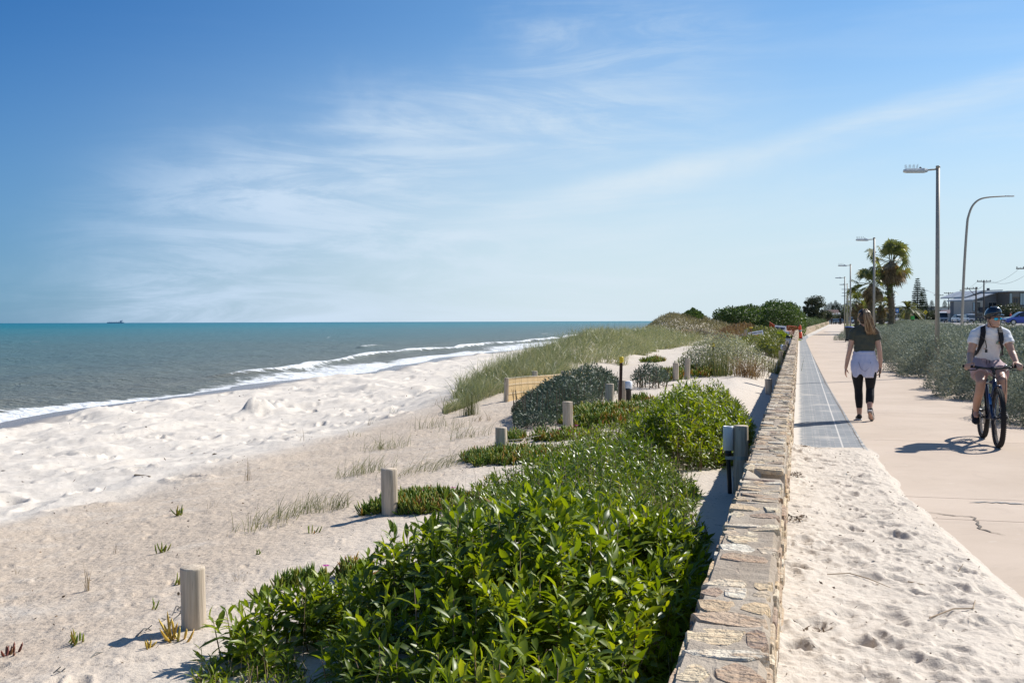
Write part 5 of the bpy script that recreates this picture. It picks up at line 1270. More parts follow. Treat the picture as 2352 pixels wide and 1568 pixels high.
def oval(c, rx, ry, n=24, p=2.2, yaw=0.0):
    out = []
    for i in range(n):
        a = 2*math.pi*i/n; cs, s = math.cos(a), math.sin(a)
        u = math.copysign(abs(cs)**(2/p), cs)*rx; v = math.copysign(abs(s)**(2/p), s)*ry
        out.append((c[0]+u*math.cos(yaw)-v*math.sin(yaw), c[1]+u*math.sin(yaw)+v*math.cos(yaw), c[2]))
    return out
def limb(b, pts, rad, n=14):
    pts = [Vector(p) for p in pts]; P, Rr = [], []
    for i in range(len(pts)-1):
        for t in (0, .25, .5, .75):
            P.append(pts[i].lerp(pts[i+1], t)); Rr.append(rad[i]+(rad[i+1]-rad[i])*t)
    P.append(pts[-1]); Rr.append(rad[-1]); b.tube(P, Rr, n)
    for q_, r_ in ((pts[0], rad[0]), (pts[-1], rad[-1])): b.ellip(q_, (r_, r_, r_), 12, 8)
    for q_, r_ in zip(pts[1:-1], rad[1:-1]): b.ellip(q_, (r_*1.0,)*3, 12, 8)
def blend(b, name, mat, root, voxel=.006, it=4, wr=0.0, wscale=9.0, seed=1):
    "fuse overlapping volumes into one continuous skin"
    V = np.concatenate(b.V); o = bpy.data.objects.new('tmp', mesh_data('tmp', V, b.F, [mat])); COL.objects.link(o)
    m = o.modifiers.new('r', 'REMESH'); m.mode = 'VOXEL'; m.voxel_size = voxel; m.use_smooth_shade = True
    s = o.modifiers.new('s', 'SMOOTH'); s.factor = .5; s.iterations = it
    dg = bpy.context.evaluated_depsgraph_get(); me = bpy.data.meshes.new_from_object(o.evaluated_get(dg)); bpy.data.objects.remove(o)
    n = len(me.vertices); co = np.empty(n*3, dtype=np.float32); me.vertices.foreach_get('co', co); co = co.reshape(-1, 3)
    if wr:
        nm = np.empty(n*3, dtype=np.float32); me.vertex_normals.foreach_get('vector', nm); nm = nm.reshape(-1, 3)
        k = fbm(co[:, 0]*wscale+co[:, 2]*wscale*.7, co[:, 2]*wscale*1.4+co[:, 1]*wscale*.6, seed, 3); co = co+nm*(k*wr)[:, None]
        me.vertices.foreach_set('co', co.ravel())
    me.polygons.foreach_set('use_smooth', np.ones(len(me.polygons), bool)); me.name = name
    me.materials.clear(); me.materials.append(mat); me.update()
    r = bpy.data.objects.new(name, me); COL.objects.link(r); r.parent = root; return r
def hand(b, w_, d_, across, pn, curl=.5, size=1.0, thumb=.5):
    "w_ wrist, d_ pointing direction, across towards the thumb side, pn palm normal"
    w_, d_, ac, pn = Vector(w_), Vector(d_).normalized(), Vector(across).normalized(), Vector(pn).normalized()
    s = size; pl = .085*s; rs = []
    for t, hw, ht in ((-.1, .024, .019), (.3, .034, .017), (.8, .040, .014), (1.05, .037, .011)):
        c = w_+d_*(pl*t); rs.append([c+ac*(math.cos(a)*hw*s)+pn*(math.sin(a)*ht*s) for a in np.linspace(0, 6.283, 13)[:-1]])
    b.rings(rs)
    for k, (off, ln) in enumerate(((.030, .070), (.010, .078), (-.010, .072), (-.029, .056))):
        p0 = w_+d_*(pl*.92)+ac*(off*s); pts = [p0]; dd = d_.copy(); cc = curl*(1+.12*k)
        for j, f in enumerate((.46, .30, .24)):
            ca = cc*(.7 if j == 0 else 1.0); dd = (dd*math.cos(ca)+pn*math.sin(ca)).normalized() if True else dd
            perp = pn - dd*pn.dot(dd); pn2 = perp
            pts.append(pts[-1]+dd*(ln*s*f))
        limb(b, pts, [.0092*s, .0085*s, .0078*s, .0068*s], 8)
    t0 = w_+d_*(pl*.22)+ac*(.027*s); dd = (d_*.65+ac*.75+pn*.25).normalized(); d2 = (d_*.95+ac*.15+pn*thumb).normalized()
    limb(b, [t0, t0+dd*.036*s, t0+dd*.036*s+d2*.030*s, t0+dd*.036*s+d2*.052*s], [.013*s, .0115*s, .010*s, .008*s], 8)
def rings_head(b, c, yaw, s=1.0):
    "skull, jaw, nose, ears; the face looks along (sin yaw, -cos yaw)"
    c = Vector(c); Fw = Vector((math.sin(yaw), -math.cos(yaw), 0)); Sd = Vector((math.cos(yaw), math.sin(yaw), 0)); U = Vector((0, 0, 1))
    def P(x, f, z): return c+Sd*(x*s)+Fw*(f*s)+U*(z*s)
    def ring(z, hx, f0, f1): return [P(math.cos(a)*hx, (f0+f1)/2+math.sin(a)*(f1-f0)/2, z) for a in np.linspace(0, 6.283, 17)[:-1]]
    b.rings([ring(-.118, .022, .045, .085), ring(-.105, .040, .0, .092), ring(-.075, .055, -.03, .092), ring(-.04, .064, -.075, .09), ring(0, .070, -.095, .09), ring(.04, .073, -.10, .088), ring(.075, .068, -.092, .075), ring(.10, .05, -.07, .05), ring(.115, .02, -.03, .02)])
    b.tube([P(0, .088, .005), P(0, .10, -.018), P(0, .111, -.036), P(0, .092, -.046)], [.008*s, .011*s, .014*s, .010*s], 8)
    b.tube([P(-.026, .078, -.066), P(0, .091, -.065), P(.026, .078, -.066)], [.006*s, .009*s, .006*s], 8); b.tube([P(-.022, .078, -.077), P(0, .090, -.078), P(.022, .078, -.077)], [.006*s, .009*s, .006*s], 8)
    b.ellip(P(0, .074, -.10), (.02*s, .02*s, .016*s)); b.tube([P(-.05, .072, .012), P(0, .088, .018), P(.05, .072, .012)], .009*s, 8)
    for q in (-1, 1): b.ellip(P(q*.073, -.01, -.02), (.010*s, .018*s, .032*s), rot=Matrix.Rotation(yaw, 3, 'Z'))
    return P
M_SKIN = skin_mat('skin_fair', (0.55, 0.335, 0.245)); M_SKIN2 = skin_mat('skin_tanned', (0.52, 0.30, 0.21))
M_OLV = cloth('shirt_dark_olive', (0.074, 0.079, 0.060)); M_LEGG = cloth('leggings_black', (0.008, 0.008, 0.010), .6, 40, .004)
M_LILAC = cloth('jumper_pale_lilac', (0.58, 0.58, 0.72), .9, 18, .02); M_SOLE = plain('shoe_sole_white', (0.62, 0.60, 0.58), .6); M_SHOE = cloth('shoe_black', (0.02, 0.02, 0.024), .7)
M_TREAD = plain('sole_tread_grey', (0.22, 0.20, 0.19), .8)
def hairmat(name, stops):
    m, nt, p = new_mat(name); g = nt.new('ShaderNodeNewGeometry').outputs['Random Per Island']; nt.link(nt.ramp(g, stops), p.inputs['Base Color']); p.inputs['Roughness'].default_value = .42; return m
M_HAIR = hairmat('hair_golden_brown', [(0, (0.12, 0.065, 0.034)), (.5, (0.30, 0.185, 0.095)), (1, (0.56, 0.41, 0.25))])
M_HAIRB = hairmat('hair_brown', [(0, (0.035, 0.02, 0.012)), (1, (0.085, 0.048, 0.026))])

# --- the walking woman, seen from behind, walking along +Y
WX, WY = 0.955, 16.80
wm = thing('person', 'woman seen from behind walking on the path, olive shirt, lilac jumper round her waist', 'person', (WX, WY, 0.0))
b = MB()
tors = [(.78, .165, .115, -.005), (.86, .172, .125, -.01), (.94, .160, .112, 0), (1.05, .130, .095, .005), (1.16, .138, .10, .01), (1.27, .150, .105, .01), (1.34, .158, .095, .008), (1.385, .135, .075, .005), (1.415, .075, .06, .005), (1.44, .054, .055, .005), (1.50, .050, .055, .012)]
b.rings([oval((0, y, z), rx, ry) for z, rx, ry, y in tors])
b.rings([oval((-.012, .012, z), .050, .056) for z in (1.40, 1.45, 1.52)])
rings_head(b, (-.018, .025, 1.565), math.pi-.12, .98)
limb(b, [(-.155, 0, 1.352), (-.182, -.005, 1.22), (-.212, .0, 1.07), (-.240, .045, .93), (-.262, .085, .80)], [.050, .044, .037, .034, .024])
limb(b, [(.155, 0, 1.352), (.190, -.01, 1.22), (.218, -.02, 1.07), (.232, .0, .93), (.236, .035, .81)], [.050, .044, .037, .034, .024])
hand(b, (-.263, .088, .795), (-.06, .12, -1), (.25, .95, .1), (1, -.25, 0), .22, .95)
hand(b, (.236, .037, .805), (-.0, .05, -1), (-.15, 1, .05), (-1, -.15, 0), .75, .95)
limb(b, [(-.088, .0, .84), (-.094, .02, .68), (-.080, .04, .475), (-.074, .02, .34), (-.066, -.005, .09)], [.098, .086, .056, .056, .034])
limb(b, [(.086, -.01, .84), (.092, -.005, .68), (.088, .0, .485), (.080, -.075, .35), (.070, -.175, .175)], [.098, .086, .056, .055, .034])
limb(b, [(-.066, -.02, .05), (-.072, .10, .03)], [.034, .03]); limb(b, [(.072, -.185, .15), (.098, -.10, .05)], [.034, .03])
blend(b, 'body', M_SKIN, wm, .0062, 3)
b = MB()
b.rings([oval((0, y, z), rx, ry) for z, rx, ry, y in [(1.035, .155, .118, 0), (1.06, .152, .115, .002), (1.14, .152, .115, .008), (1.22, .157, .120, .01), (1.30, .166, .118, .01), (1.35, .166, .105, .008), (1.395, .125, .085, .005), (1.425, .075, .068, .004), (1.437, .063, .060, .004)]])
for s in (-1, 1):
    limb(b, [(s*.02, .0, 1.425), (s*.09, .0, 1.392), (s*.148, 0, 1.350)], [.055, .062, .066], 16); b.tube([(s*.135, 0, 1.352), (s*.160, -.002, 1.33), (s*.182, -.004, 1.27), (s*.194, -.005, 1.225)], [.064, .066, .062, .062], 16)
blend(b, 'shirt', M_OLV, wm, .007, 3, .030, 9, 3)
b = MB()
b.rings([oval((0, y, z), rx, ry) for z, rx, ry, y in [(.74, .170, .122, -.005), (.80, .178, .128, -.008), (.86, .180, .133, -.012), (.94, .165, .12, 0), (1.02, .142, .106, .004)]])
limb(b, [(-.090, .0, .80), (-.094, .02, .68), (-.080, .04, .475), (-.074, .02, .34), (-.069, .005, .215)], [.100, .090, .062, .062, .050])
limb(b, [(.088, -.01, .80), (.092, -.005, .68), (.088, .0, .485), (.080, -.075, .35), (.076, -.098, .30)], [.100, .090, .062, .064, .061])
blend(b, 'leggings', M_LEGG, wm, .006, 3, .003, 14, 4)
# jumper knotted round the waist: drapes over the hips behind and at the sides
b = MB(); n = 72; rs = []
for z, rx, ry, wv in [(1.062, .148, .112, .2), (1.052, .158, .122, .3), (1.03, .163, .127, .5), (1.008, .158, .124, .4), (.995, .168, .132, .6), (.965, .175, .138, .8), (.94, .172, .14, .7), (.90, .192, .162, 1), (.84, .204, .168, 1), (.78, .200, .168, 1.2), (.73, .188, .158, 1.3), (.685, .182, .155, 1.5), (.66, .178, .15, 1.5)]:
    r_ = []
    for i in range(n):
        a = 2*math.pi*i/n; f = .006*wv*(math.sin(5*a+1+z*9)+.7*math.sin(11*a+z*17)+.5*math.sin(17*a-z*25))
        c_, s_ = math.cos(a), math.sin(a); zz_ = z
        if z < .80:                                      # uneven hem with points, shorter in front
            hem = .665+.035*math.cos(4.2*a+.6)+.018*math.sin(9*a)+(.16 if s_ > .25 else 0)+.06*abs(c_)**6
            zz_ = max(z, hem)
        r_.append((c_*(rx+f), s_*(ry+f), zz_))
    rs.append(r_)
b.rings(rs[::-1]); o = b.build('jumper', M_LILAC, wm, True)
b = MB()
for s in (-1, 1): b.tube([(s*.10, .12, 1.02), (s*.03, .165, .99), (s*.05, .175, .86), (s*.06, .165, .74)], [.032, .04, .036, .028], 10)
b.build('jumper_sleeve', M_LILAC, wm, True)
b = MB(); b.tube([(-.09, -.150, .90), (-.06, -.164, .80), (0, -.172, .755), (.06, -.164, .81), (.085, -.150, .90)], .0045, 6); b.build('jumper_seam', cloth('seam_grey', (.36, .36, .46)), wm, True)
def shoe(root, heel, toe, up, w_=.042, tread=False):
    heel, toe, up = Vector(heel), Vector(toe), Vector(up).normalized(); d_ = (toe-heel); L = d_.length; d_ = d_/L; up = (up-d_*up.dot(d_)).normalized(); sd = d_.cross(up)
    def ring(t, hw, zb, zt, n=14): return [heel+d_*(t*L)+sd*(math.cos(a)*hw)+up*((zb+zt)/2+math.sin(a)*(zt-zb)/2) for a in np.linspace(0, 6.283, n+1)[:-1]]
    b = MB(); b.rings([ring(.0, .022, .02, .075), ring(.05, .036, .018, .098), ring(.2, .039, .018, .105), ring(.38, .040, .018, .085), ring(.6, .044, .018, .062), ring(.82, .042, .018, .048), ring(.97, .024, .018, .036)]); u_ = b.build('shoe', M_SHOE, root, True)
    b = MB(); b.rings([ring(-.02, .024, .0, .022), ring(.04, .041, -.002, .030), ring(.2, .042, -.002, .028), ring(.42, .037, .004, .024), ring(.65, .048, -.002, .024), ring(.85, .045, 0, .026), ring(1.0, .022, .008, .03)]); b.build('sole', M_SOLE, u_, True)
    if tread:
        for t0, t1 in ((.02, .36), (.52, .94)):
            b = MB(); b.rings([ring(t0, .024, -.006, .006), ring((t0+t1)/2, .033, -.007, .004), ring(t1, .022, -.006, .006)]); b.build('tread', M_TREAD, u_, True)
shoe(wm, (-.066, -.062, 0.0), (-.080, .20, 0.0), (0, 0, 1))
shoe(wm, (.066, -.232, .165), (.112, -.06, -.005), (.1, .75, 1.0), tread=True)
b = MB(); hc = Vector((-.018, .0, 1.585))
b.ellip(hc+Vector((0, -.008, .012)), (.079, .100, .108), 20, 14); b.ellip(hc+Vector((0, -.05, -.055)), (.058, .045, .06)); blend(b, 'hair', M_HAIRB, wm, .006, 2, .006, 30, 9)
rg = np.random.default_rng(12); b = MB()
ctrl = [Vector((-.012, -.06, 1.665)), Vector((.006, -.105, 1.690)), Vector((.026, -.140, 1.645)), Vector((.036, -.145, 1.55)), Vector((.040, -.128, 1.45)), Vector((.046, -.122, 1.37)), Vector((.060, -.120, 1.315))]
for k in range(230):
    a = rg.uniform(0, 6.28); r0 = rg.random()**.6; tip = rg.uniform(.62, 1.0); wind = rg.random()**3*.13; ph_ = rg.uniform(0, 6.28); pts = []
    for i, c_ in enumerate(ctrl[:max(3, int(round(tip*len(ctrl))))]):
        sp_ = (.014, .026, .044, .050, .048, .042, .036)[i]*r0
        pts.append(c_+Vector((math.cos(a+i*.15)*sp_+wind*(i/6)**2+.010*math.sin(i*1.7+ph_), math.sin(a+i*.15)*sp_*.7, rg.normal(0, .004))))
    b.tube(pts, [.0055]*(len(pts)-1)+[.0015], 5)
for k in range(60):
    a = rg.uniform(-1.5, 1.5); s_ = math.sin(a)
    b.tube([hc+Vector((s_*.082, -.03-.075*math.cos(a)*.6, -.02+.03*math.cos(a))), hc+Vector((s_*.066, -.085, .05)), Vector((-.010+s_*.012, -.078, 1.655))], [.003, .0045, .003], 4)
b.build('ponytail', M_HAIR, wm, True)
b = MB(); b.lathe([(.016, -.008), (.022, 0), (.016, .008)], (-.008, -.078, 1.658), 12, axis=(.2, -1, .5)); b.build('hair_tie', M_BLACK, wm, True)
ph = thing('phone', 'dark phone held low in the walking woman\'s right hand', 'phone', (WX+.222, WY+.045, .66))
b = MB(); b.bbox((0, 0, .072), (.011, .072, .145), .004); b.build('phone_body', M_BLACK, ph); b = MB(); b.box((.006, 0, .072), (.001, .064, .13)); b.build('screen', plain('phone_glass', (.05, .06, .07), .08), ph)
ph.rotation_euler = (.12, .05, .1)

# --- bicycle, heading towards the camera (-Y). local: x to the picture's right, u forwards
BX, BY = 2.30, 14.68
bike = thing('bicycle', 'dark mountain bicycle ridden towards the camera on the path', 'bicycle', (BX, BY, 0.0))
def L(x, u, z): return Vector((x, -u, z))
M_FRAME = plain('bike_frame_navy', (0.018, 0.032, 0.075), .3, .2); M_BLUE = plain('bike_decal_blue', (0.03, 0.14, 0.38), .35)
M_TYRE = plain('tyre_rubber', (0.016, 0.016, 0.017), .85, bump=.003); M_RIM = plain('rim_dark', (0.045, 0.045, 0.05), .35, .5); M_ALU = plain('alloy', (0.42, 0.42, 0.43), .3, .9); M_ORG = plain('orange_reflector', (0.85, 0.27, 0.02), .35)
M_GRIP = plain('grip_black', (0.014, 0.014, 0.015), .8)
WR_ = .355
def wheel(name, u, hubw):
    c = L(0, u, WR_); r_ = thing(name, None, None, c); r_.parent = bike; r_.location = c
    b = MB(); K = 72
    b.tube([(0, math.cos(a)*.327, math.sin(a)*.327) for a in np.linspace(0, 6.283185, K+1)[:-1]], .0275, 12, closed=True)
    for k in range(84):
        a = 2*math.pi*k/84
        for x, rr_ in ((-.017, .3485), (.017, .3485), (0, .3535), (-.0265, .338), (.0265, .338)):
            aa = a+(.037 if abs(x) > .01 else 0); b.box((x, math.cos(aa)*rr_, math.sin(aa)*rr_), (.011, .009, .014), rot=Matrix.Rotation(aa, 3, 'X'))
    b.build('tyre', M_TYRE, r_)
    b = MB(); ring_ = lambda r0, hw: [(hw, math.cos(a)*r0, math.sin(a)*r0) for a in np.linspace(0, 6.283185, K+1)[:-1]]
    b.rings([ring_(.309, -.013), ring_(.309, .013), ring_(.286, .010), ring_(.286, -.010)], closed=True); b.build('rim', M_RIM, r_)
    b = MB()
    for k in range(32):
        a = 2*math.pi*k/32; s = 1 if k % 2 else -1; a2 = a+(.55 if k % 4 < 2 else -.55)
        b.tube([(s*hubw, math.cos(a2)*.026, math.sin(a2)*.026), (s*.004, math.cos(a)*.288, math.sin(a)*.288)], .0012, 4)
    sp_ = b.build('spokes', M_ALU, r_)
    b = MB(); b.tube([(-hubw-.02, 0, 0), (-hubw, 0, 0), (-.015, 0, 0), (.015, 0, 0), (hubw, 0, 0), (hubw+.02, 0, 0)], [.012, .028, .016, .016, .028, .012], 14); b.tube([(.040, 0, 0), (.043, 0, 0)], .08, 24); b.build('hub', M_RIM, r_)
    return r_
def part_w(pts, rad, name, mat, n=10, **kw):
    b = MB(); b.tube(pts, rad, n, **kw); return b.build(name, mat, bike, True)
wheel('rear_wheel', 0.0, .045); wheel('front_wheel', 1.10, .035)
BBx, STt, HTb, HTt = L(0, .43, .31), L(0, .25, .78), L(0, .845, .665), L(0, .80, .79)
b = MB(); b.tube([BBx, STt], .017, 12); b.tube([STt-Vector((0, 0, .05)), L(0, .5, .745), HTt+Vector((0, 0, -.02))], [.018, .019, .022], 12)
b.tube([BBx, L(0, .64, .50), HTb+Vector((0, 0, .015))], [.024, .026, .026], 12); b.tube([HTb-Vector((0, .01, .02)), HTt+Vector((0, 0, .01))], .026, 14); b.tube([BBx+Vector((-.04, 0, 0)), BBx+Vector((.04, 0, 0))], .026, 14)
for s in (-1, 1): b.tube([BBx+Vector((s*.03, 0, 0)), L(s*.055, .2, .325), L(s*.065, 0, WR_)], [.012, .010, .009], 8); b.tube([STt+Vector((s*.01, 0, -.04)), L(s*.05, .1, .52), L(s*.065, 0, WR_)], [.009, .009, .008], 8)
b.build('frame', M_FRAME, bike, True)
b = MB(); b.tube([L(0, .74, .58), L(0, .80, .628)], .0272, 12); b.build('decal', M_BLUE, bike, True)
AX = L(0, 1.10, WR_); CR = L(0, .868, .60)
b = MB(); b.tube([CR+Vector((-.07, 0, .01)), CR+Vector((.07, 0, .01))], .022, 10); b.tube([CR, HTb], .018, 10)
for s in (-1, 1): b.tube([L(s*.062, .93, .50), L(s*.062, 1.10, WR_)], [.021, .019], 10); b.ellip(L(s*.062, 1.10, WR_), (.012, .024, .024))
b.tube([L(-.062, .985, .60), L(-.03, 1.0, .735), L(.03, 1.0, .735), L(.062, .985, .60)], [.017, .018, .018, .017], 8)
fk = b.build('fork', M_FRAME, bike, True)
for s in (-1, 1):
    b = MB(); b.tube([L(s*.062, .875, .625), L(s*.062, .955, .47)], .0165, 10); b.build('stanchion', M_BLUE, fk, True)
HB = L(0, .745, .93)
b = MB(); b.tube([HTt, L(0, .775, .86)], .018, 12); b.tube([L(0, .775, .862), HB], .020, 12); b.tube([HB+Vector((-.03, 0, 0)), HB+Vector((.03, 0, 0))], .024, 14); b.build('stem', M_BLACK, bike, True)
b = MB(); bar = [L(-.335, .69, .955), L(-.20, .725, .952), L(-.10, .745, .935), L(0, .745, .93), L(.10, .745, .935), L(.20, .725, .952), L(.335, .69, .955)]; b.tube(bar, .013, 10); b.build('handlebar', M_BLACK, bike, True)
for s in (-1, 1):
    b = MB(); b.tube([L(s*.205, .722, .952), L(s*.345, .687, .955)], [.0175, .0175], 12); b.build('grip', M_GRIP, bike, True)
    b = MB(); b.ellip(L(s*.185, .745, .94), (.026, .018, .016)); b.tube([L(s*.175, .76, .935), L(s*.21, .80, .918), L(s*.30, .785, .908)], [.008, .007, .006], 6); b.build('brake_lever', M_BLACK, bike, True)
b = MB(); b.lathe([(.018, 0), (.019, .012), (.012, .024), (0, .026)], L(.14, .735, .955), 12); b.build('bell', M_ALU, bike, True)
for pts in ([L(-.18, .765, .93), L(-.12, .93, .92), L(.02, .93, .80), L(.03, .86, .66)], [L(.18, .765, .93), L(.10, .95, .90), L(.10, .96, .70), L(.075, .95, .52)], [L(.17, .76, .93), L(.06, .92, .86), L(-.02, .88, .78), L(-.028, .80, .70)]):
    P = [Vector(p) for p in pts]; Q = []
    for i in range(len(P)-1):
        p0, p1, p2, p3 = P[max(i-1, 0)], P[i], P[i+1], P[min(i+2, len(P)-1)]
        for t in (0, .25, .5, .75): Q.append(.5*((2*p1)+(p2-p0)*t+(2*p0-5*p1+4*p2-p3)*t*t+(3*p1-p0-3*p2+p3)*t**3))
    Q.append(P[-1]); b = MB(); b.tube(Q, .0028, 6); b.build('cable', M_BLACK, bike, True)
b = MB(); b.tube([STt-Vector((0, 0, .05)), L(0, .215, .89)], .0145, 12); b.build('seat_post', M_BLACK, bike, True)
b = MB(); b.rings([[Vector((x*k, -u, z)) for x, z in ((-1, 0), (-.8, .025), (0, .032), (.8, .025), (1, 0), (0, -.02))] for u, k, z_ in ()] or [[L(x*k, u, .915+z+dz) for x, z in ((-1, 0), (-.8, .024), (0, .03), (.8, .024), (1, 0), (0, -.02))] for u, k, dz in ((.08, .055, .01), (.14, .075, .012), (.22, .05, .002), (.30, .025, 0), (.355, .016, -.006))]); b.build('saddle', M_BLACK, bike, True)
ca = math.radians(-14)
for s, u_, z_ in ((-1, .43-.165, .31-.03), (1, .43+.165, .31+.03)):
    b = MB(); b.tube([L(s*.065, .43, .31), L(s*.085, u_, z_)], [.014, .011], 8); c_ = b.build('crank', M_RIM, bike, True)
    b = MB(); b.bbox(L(s*.135, u_, z_), (.085, .09, .018), .006); b.build('pedal', M_BLACK, c_)
b = MB(); b.tube([L(-.050, .43, .31), L(-.053, .43, .31)], .085, 28)
for k in range(32): a = 2*math.pi*k/32; b.box(L(-.0515, .43+math.cos(a)*.087, .31+math.sin(a)*.087), (.003, .008, .008), rot=Matrix.Rotation(-a, 3, 'X'))
b.build('chainring', M_RIM, bike)
b = MB(); b.tube([L(-.052, .43, .398), L(-.048, .0, WR_+.045)], .005, 5); b.tube([L(-.052, .43, .222), L(-.05, .03, .22)], .005, 5); b.tube([L(-.05, .03, .22), L(-.05, -.01, .25), L(-.048, .0, .31)], .005, 5); b.build('chain', M_BLACK, bike)
b = MB(); b.ellip(L(-.055, .0, .29), (.02, .03, .05)); b.tube([L(-.05, 0, .29), L(-.052, .03, .215)], .012, 6); b.build('derailleur', M_BLACK, bike, True)
b = MB(); b.box(L(.018, 1.10+.22, WR_-.02), (.006, .012, .085), rot=Matrix.Rotation(-.1, 3, 'X')); b.build('reflector', M_ORG, bike)

# --- the rider
rd = thing('person', 'man riding the bicycle in white t-shirt, pink shorts, black helmet and mirrored sunglasses', 'person', (BX, BY, 0.0))
b = MB()
T = [(.93, .138, .120, .20), (.99, .142, .122, .22), (1.06, .132, .110, .25), (1.14, .134, .108, .29), (1.22, .146, .112, .335), (1.30, .156, .114, .375), (1.36, .154, .100, .40), (1.40, .124, .082, .415), (1.425, .080, .066, .425)]
sh = .018
b.rings([oval(L(sh*(z-.93)/.5, u, z), rx, ry) for z, rx, ry, u in T])
b.tube([L(.018, .42, 1.38), L(.026, .452, 1.45), L(.032, .468, 1.50)], [.064, .058, .057], 14)
HC = L(.036, .49, 1.552); HY = .56
P = rings_head(b, HC, HY, .97)
SHO = {-1: L(-.150, .40, 1.345), 1: L(.186, .40, 1.345)}; ELB = {-1: L(-.222, .45, 1.10), 1: L(.250, .50, 1.125)}; WRI = {-1: L(-.258, .655, .995), 1: L(.278, .655, 1.0)}
for s in (-1, 1):
    mid1 = SHO[s].lerp(ELB[s], .5); mid2 = ELB[s].lerp(WRI[s], .35)
    limb(b, [SHO[s], mid1, ELB[s], mid2, WRI[s]], [.060, .051, .041, .041, .027])
    h0 = WRI[s]; dirn = (L(s*.29, .735, .985)-h0).normalized()
    hand(b, h0, dirn, (-s, 0, .25), (0, .15, -1), .95, 1.06, .7)
limb(b, [L(-.09, .23, .93), L(-.105, .42, .86), L(-.118, .60, .755), L(-.125, .545, .63), L(-.135, .43, .52), L(-.14, .335, .375)], [.098, .088, .058, .054, .050, .034])
limb(b, [L(.09, .23, .93), L(.10, .45, .88), L(.112, .665, .785), L(.118, .655, .65), L(.13, .60, .56), L(.135, .545, .42)], [.098, .088, .058, .054, .050, .034])
limb(b, [L(-.14, .33, .36), L(-.14, .39, .31)], [.036, .03]); limb(b, [L(.135, .54, .40), L(.135, .62, .365)], [.036, .03])
blend(b, 'body', M_SKIN2, rd, .0062, 3)
M_TEE = cloth('tshirt_white', (0.78, 0.78, 0.80), .9, 14, .02); M_SHORT = cloth('shorts_dusty_pink', (0.44, 0.32, 0.335), .85, 20, .015)
b = MB()
T2 = [(1.015, .152, .130, .225), (1.05, .148, .128, .24), (1.14, .148, .126, .285), (1.22, .158, .128, .33), (1.30, .167, .128, .372), (1.35, .160, .114, .40), (1.40, .120, .092, .418), (1.430, .080, .074, .43)]
b.rings([oval(L(sh*(z-.93)/.5, u, z), rx, ry) for z, rx, ry, u in T2])
for s in (-1, 1):
    a_, e_ = SHO[s], ELB[s]; limb(b, [L(.018+s*.03, .425, 1.425), L(.018+s*.10, .412, 1.385), a_], [.055, .064, .070], 16); b.tube([a_.lerp(L(0, .41, 1.38), .2), a_, a_.lerp(e_, .28), a_.lerp(e_, .52)], [.066, .071, .070, .073], 18)
blend(b, 'tshirt', M_TEE, rd, .007, 3, .036, 9, 13)
b = MB()
b.rings([oval(L(0, u, z), rx, ry) for z, rx, ry, u in [(.88, .160, .135, .22), (.94, .164, .142, .215), (1.0, .158, .134, .22), (1.045, .144, .122, .24)]])
b.tube([L(-.09, .22, .94), L(-.105, .36, .90), L(-.115, .49, .84)], [.116, .113, .106], 18); b.tube([L(.09, .22, .94), L(.105, .38, .91), L(.115, .53, .86)], [.116, .113, .106], 18)
blend(b, 'shorts', M_SHORT, rd, .008, 3, .030, 9, 14)
b = MB(); b.tube([L(-.012, .352, 1.03), L(-.022, .375, .98), L(-.025, .37, .93)], .0035, 6); b.tube([L(.012, .352, 1.03), L(.018, .375, .985), L(.02, .37, .95)], .0035, 6); b.build('drawstring', M_BLACK, rd)
shoe(rd, L(-.14, .255, .315), L(-.15, .455, .205), (0, -.35, 1)); shoe(rd, L(.135, .505, .345), L(.142, .745, .305), (0, -.1, 1))
for c_ in list(rd.children):
    if c_.name.startswith('shoe'):
        for g_ in c_.children: g_.data.materials.clear(); g_.data.materials.append(M_BLACK)
b = MB(); b.tube([L(-.14, .34, .40), L(-.14, .325, .36)], [.040, .042], 12); b.tube([L(.135, .55, .44), L(.135, .54, .40)], [.040, .042], 12); b.build('socks', M_BLACK, rd, True)
# chest emblem: oval badge with a warm and a green half
for k, (mat, dx, dz, rx, rz) in enumerate([(plain('badge_green', (.20, .28, .24), .7), 0, 0, .034, .026), (plain('badge_orange', (.70, .27, .12), .7), .012, .005, .016, .010), (plain('badge_cream', (.72, .66, .5), .7), -.010, -.010, .018, .005)]):
    b = MB(); c_ = L(.100+dx, .478+.004*k, 1.243+dz); b.ellip(c_, (rx, .006, rz), 14, 8, rot=Matrix.Rotation(.38, 3, 'Z') @ Matrix.Rotation(.45, 3, 'X')); b.build('badge', mat, rd, True)
# sunglasses
M_LENS, nt, p = new_mat('mirror_lens'); p.inputs['Base Color'].default_value = (.03, .42, .62, 1); p.inputs['Metallic'].default_value = .75; p.inputs['Roughness'].default_value = .12
gl = MB(); gl.tube([P(-.066, .072, -.002), P(-.03, .096, .002), P(0, .101, .003), P(.03, .096, .002), P(.066, .072, -.002)], .005, 6)
for s in (-1, 1): gl.tube([P(s*.066, .072, 0), P(s*.078, .02, 0), P(s*.076, -.03, -.005)], .004, 6)
g_ = gl.build('sunglasses', M_BLACK, rd, True)
Rz = Matrix.Rotation(HY, 3, 'Z')
for s in (-1, 1):
    b = MB(); b.ellip(P(s*.035, .092, -.012), (.0275, .006, .020), 14, 8, rot=Rz @ Matrix.Rotation(s*.35, 3, 'Z')); b.build('lens', M_LENS, g_, True)
b = MB()
for k in range(90):
    rg = np.random.default_rng(k); a = rg.uniform(-2.6, 2.6); b.ellip(P(math.sin(a)*.073, -.02-math.cos(a)*.078, .012+rg.uniform(-.03, .02)), (.012, .012, .016), 6, 4)
blend(b, 'hair', M_HAIRB, rd, .007, 1)
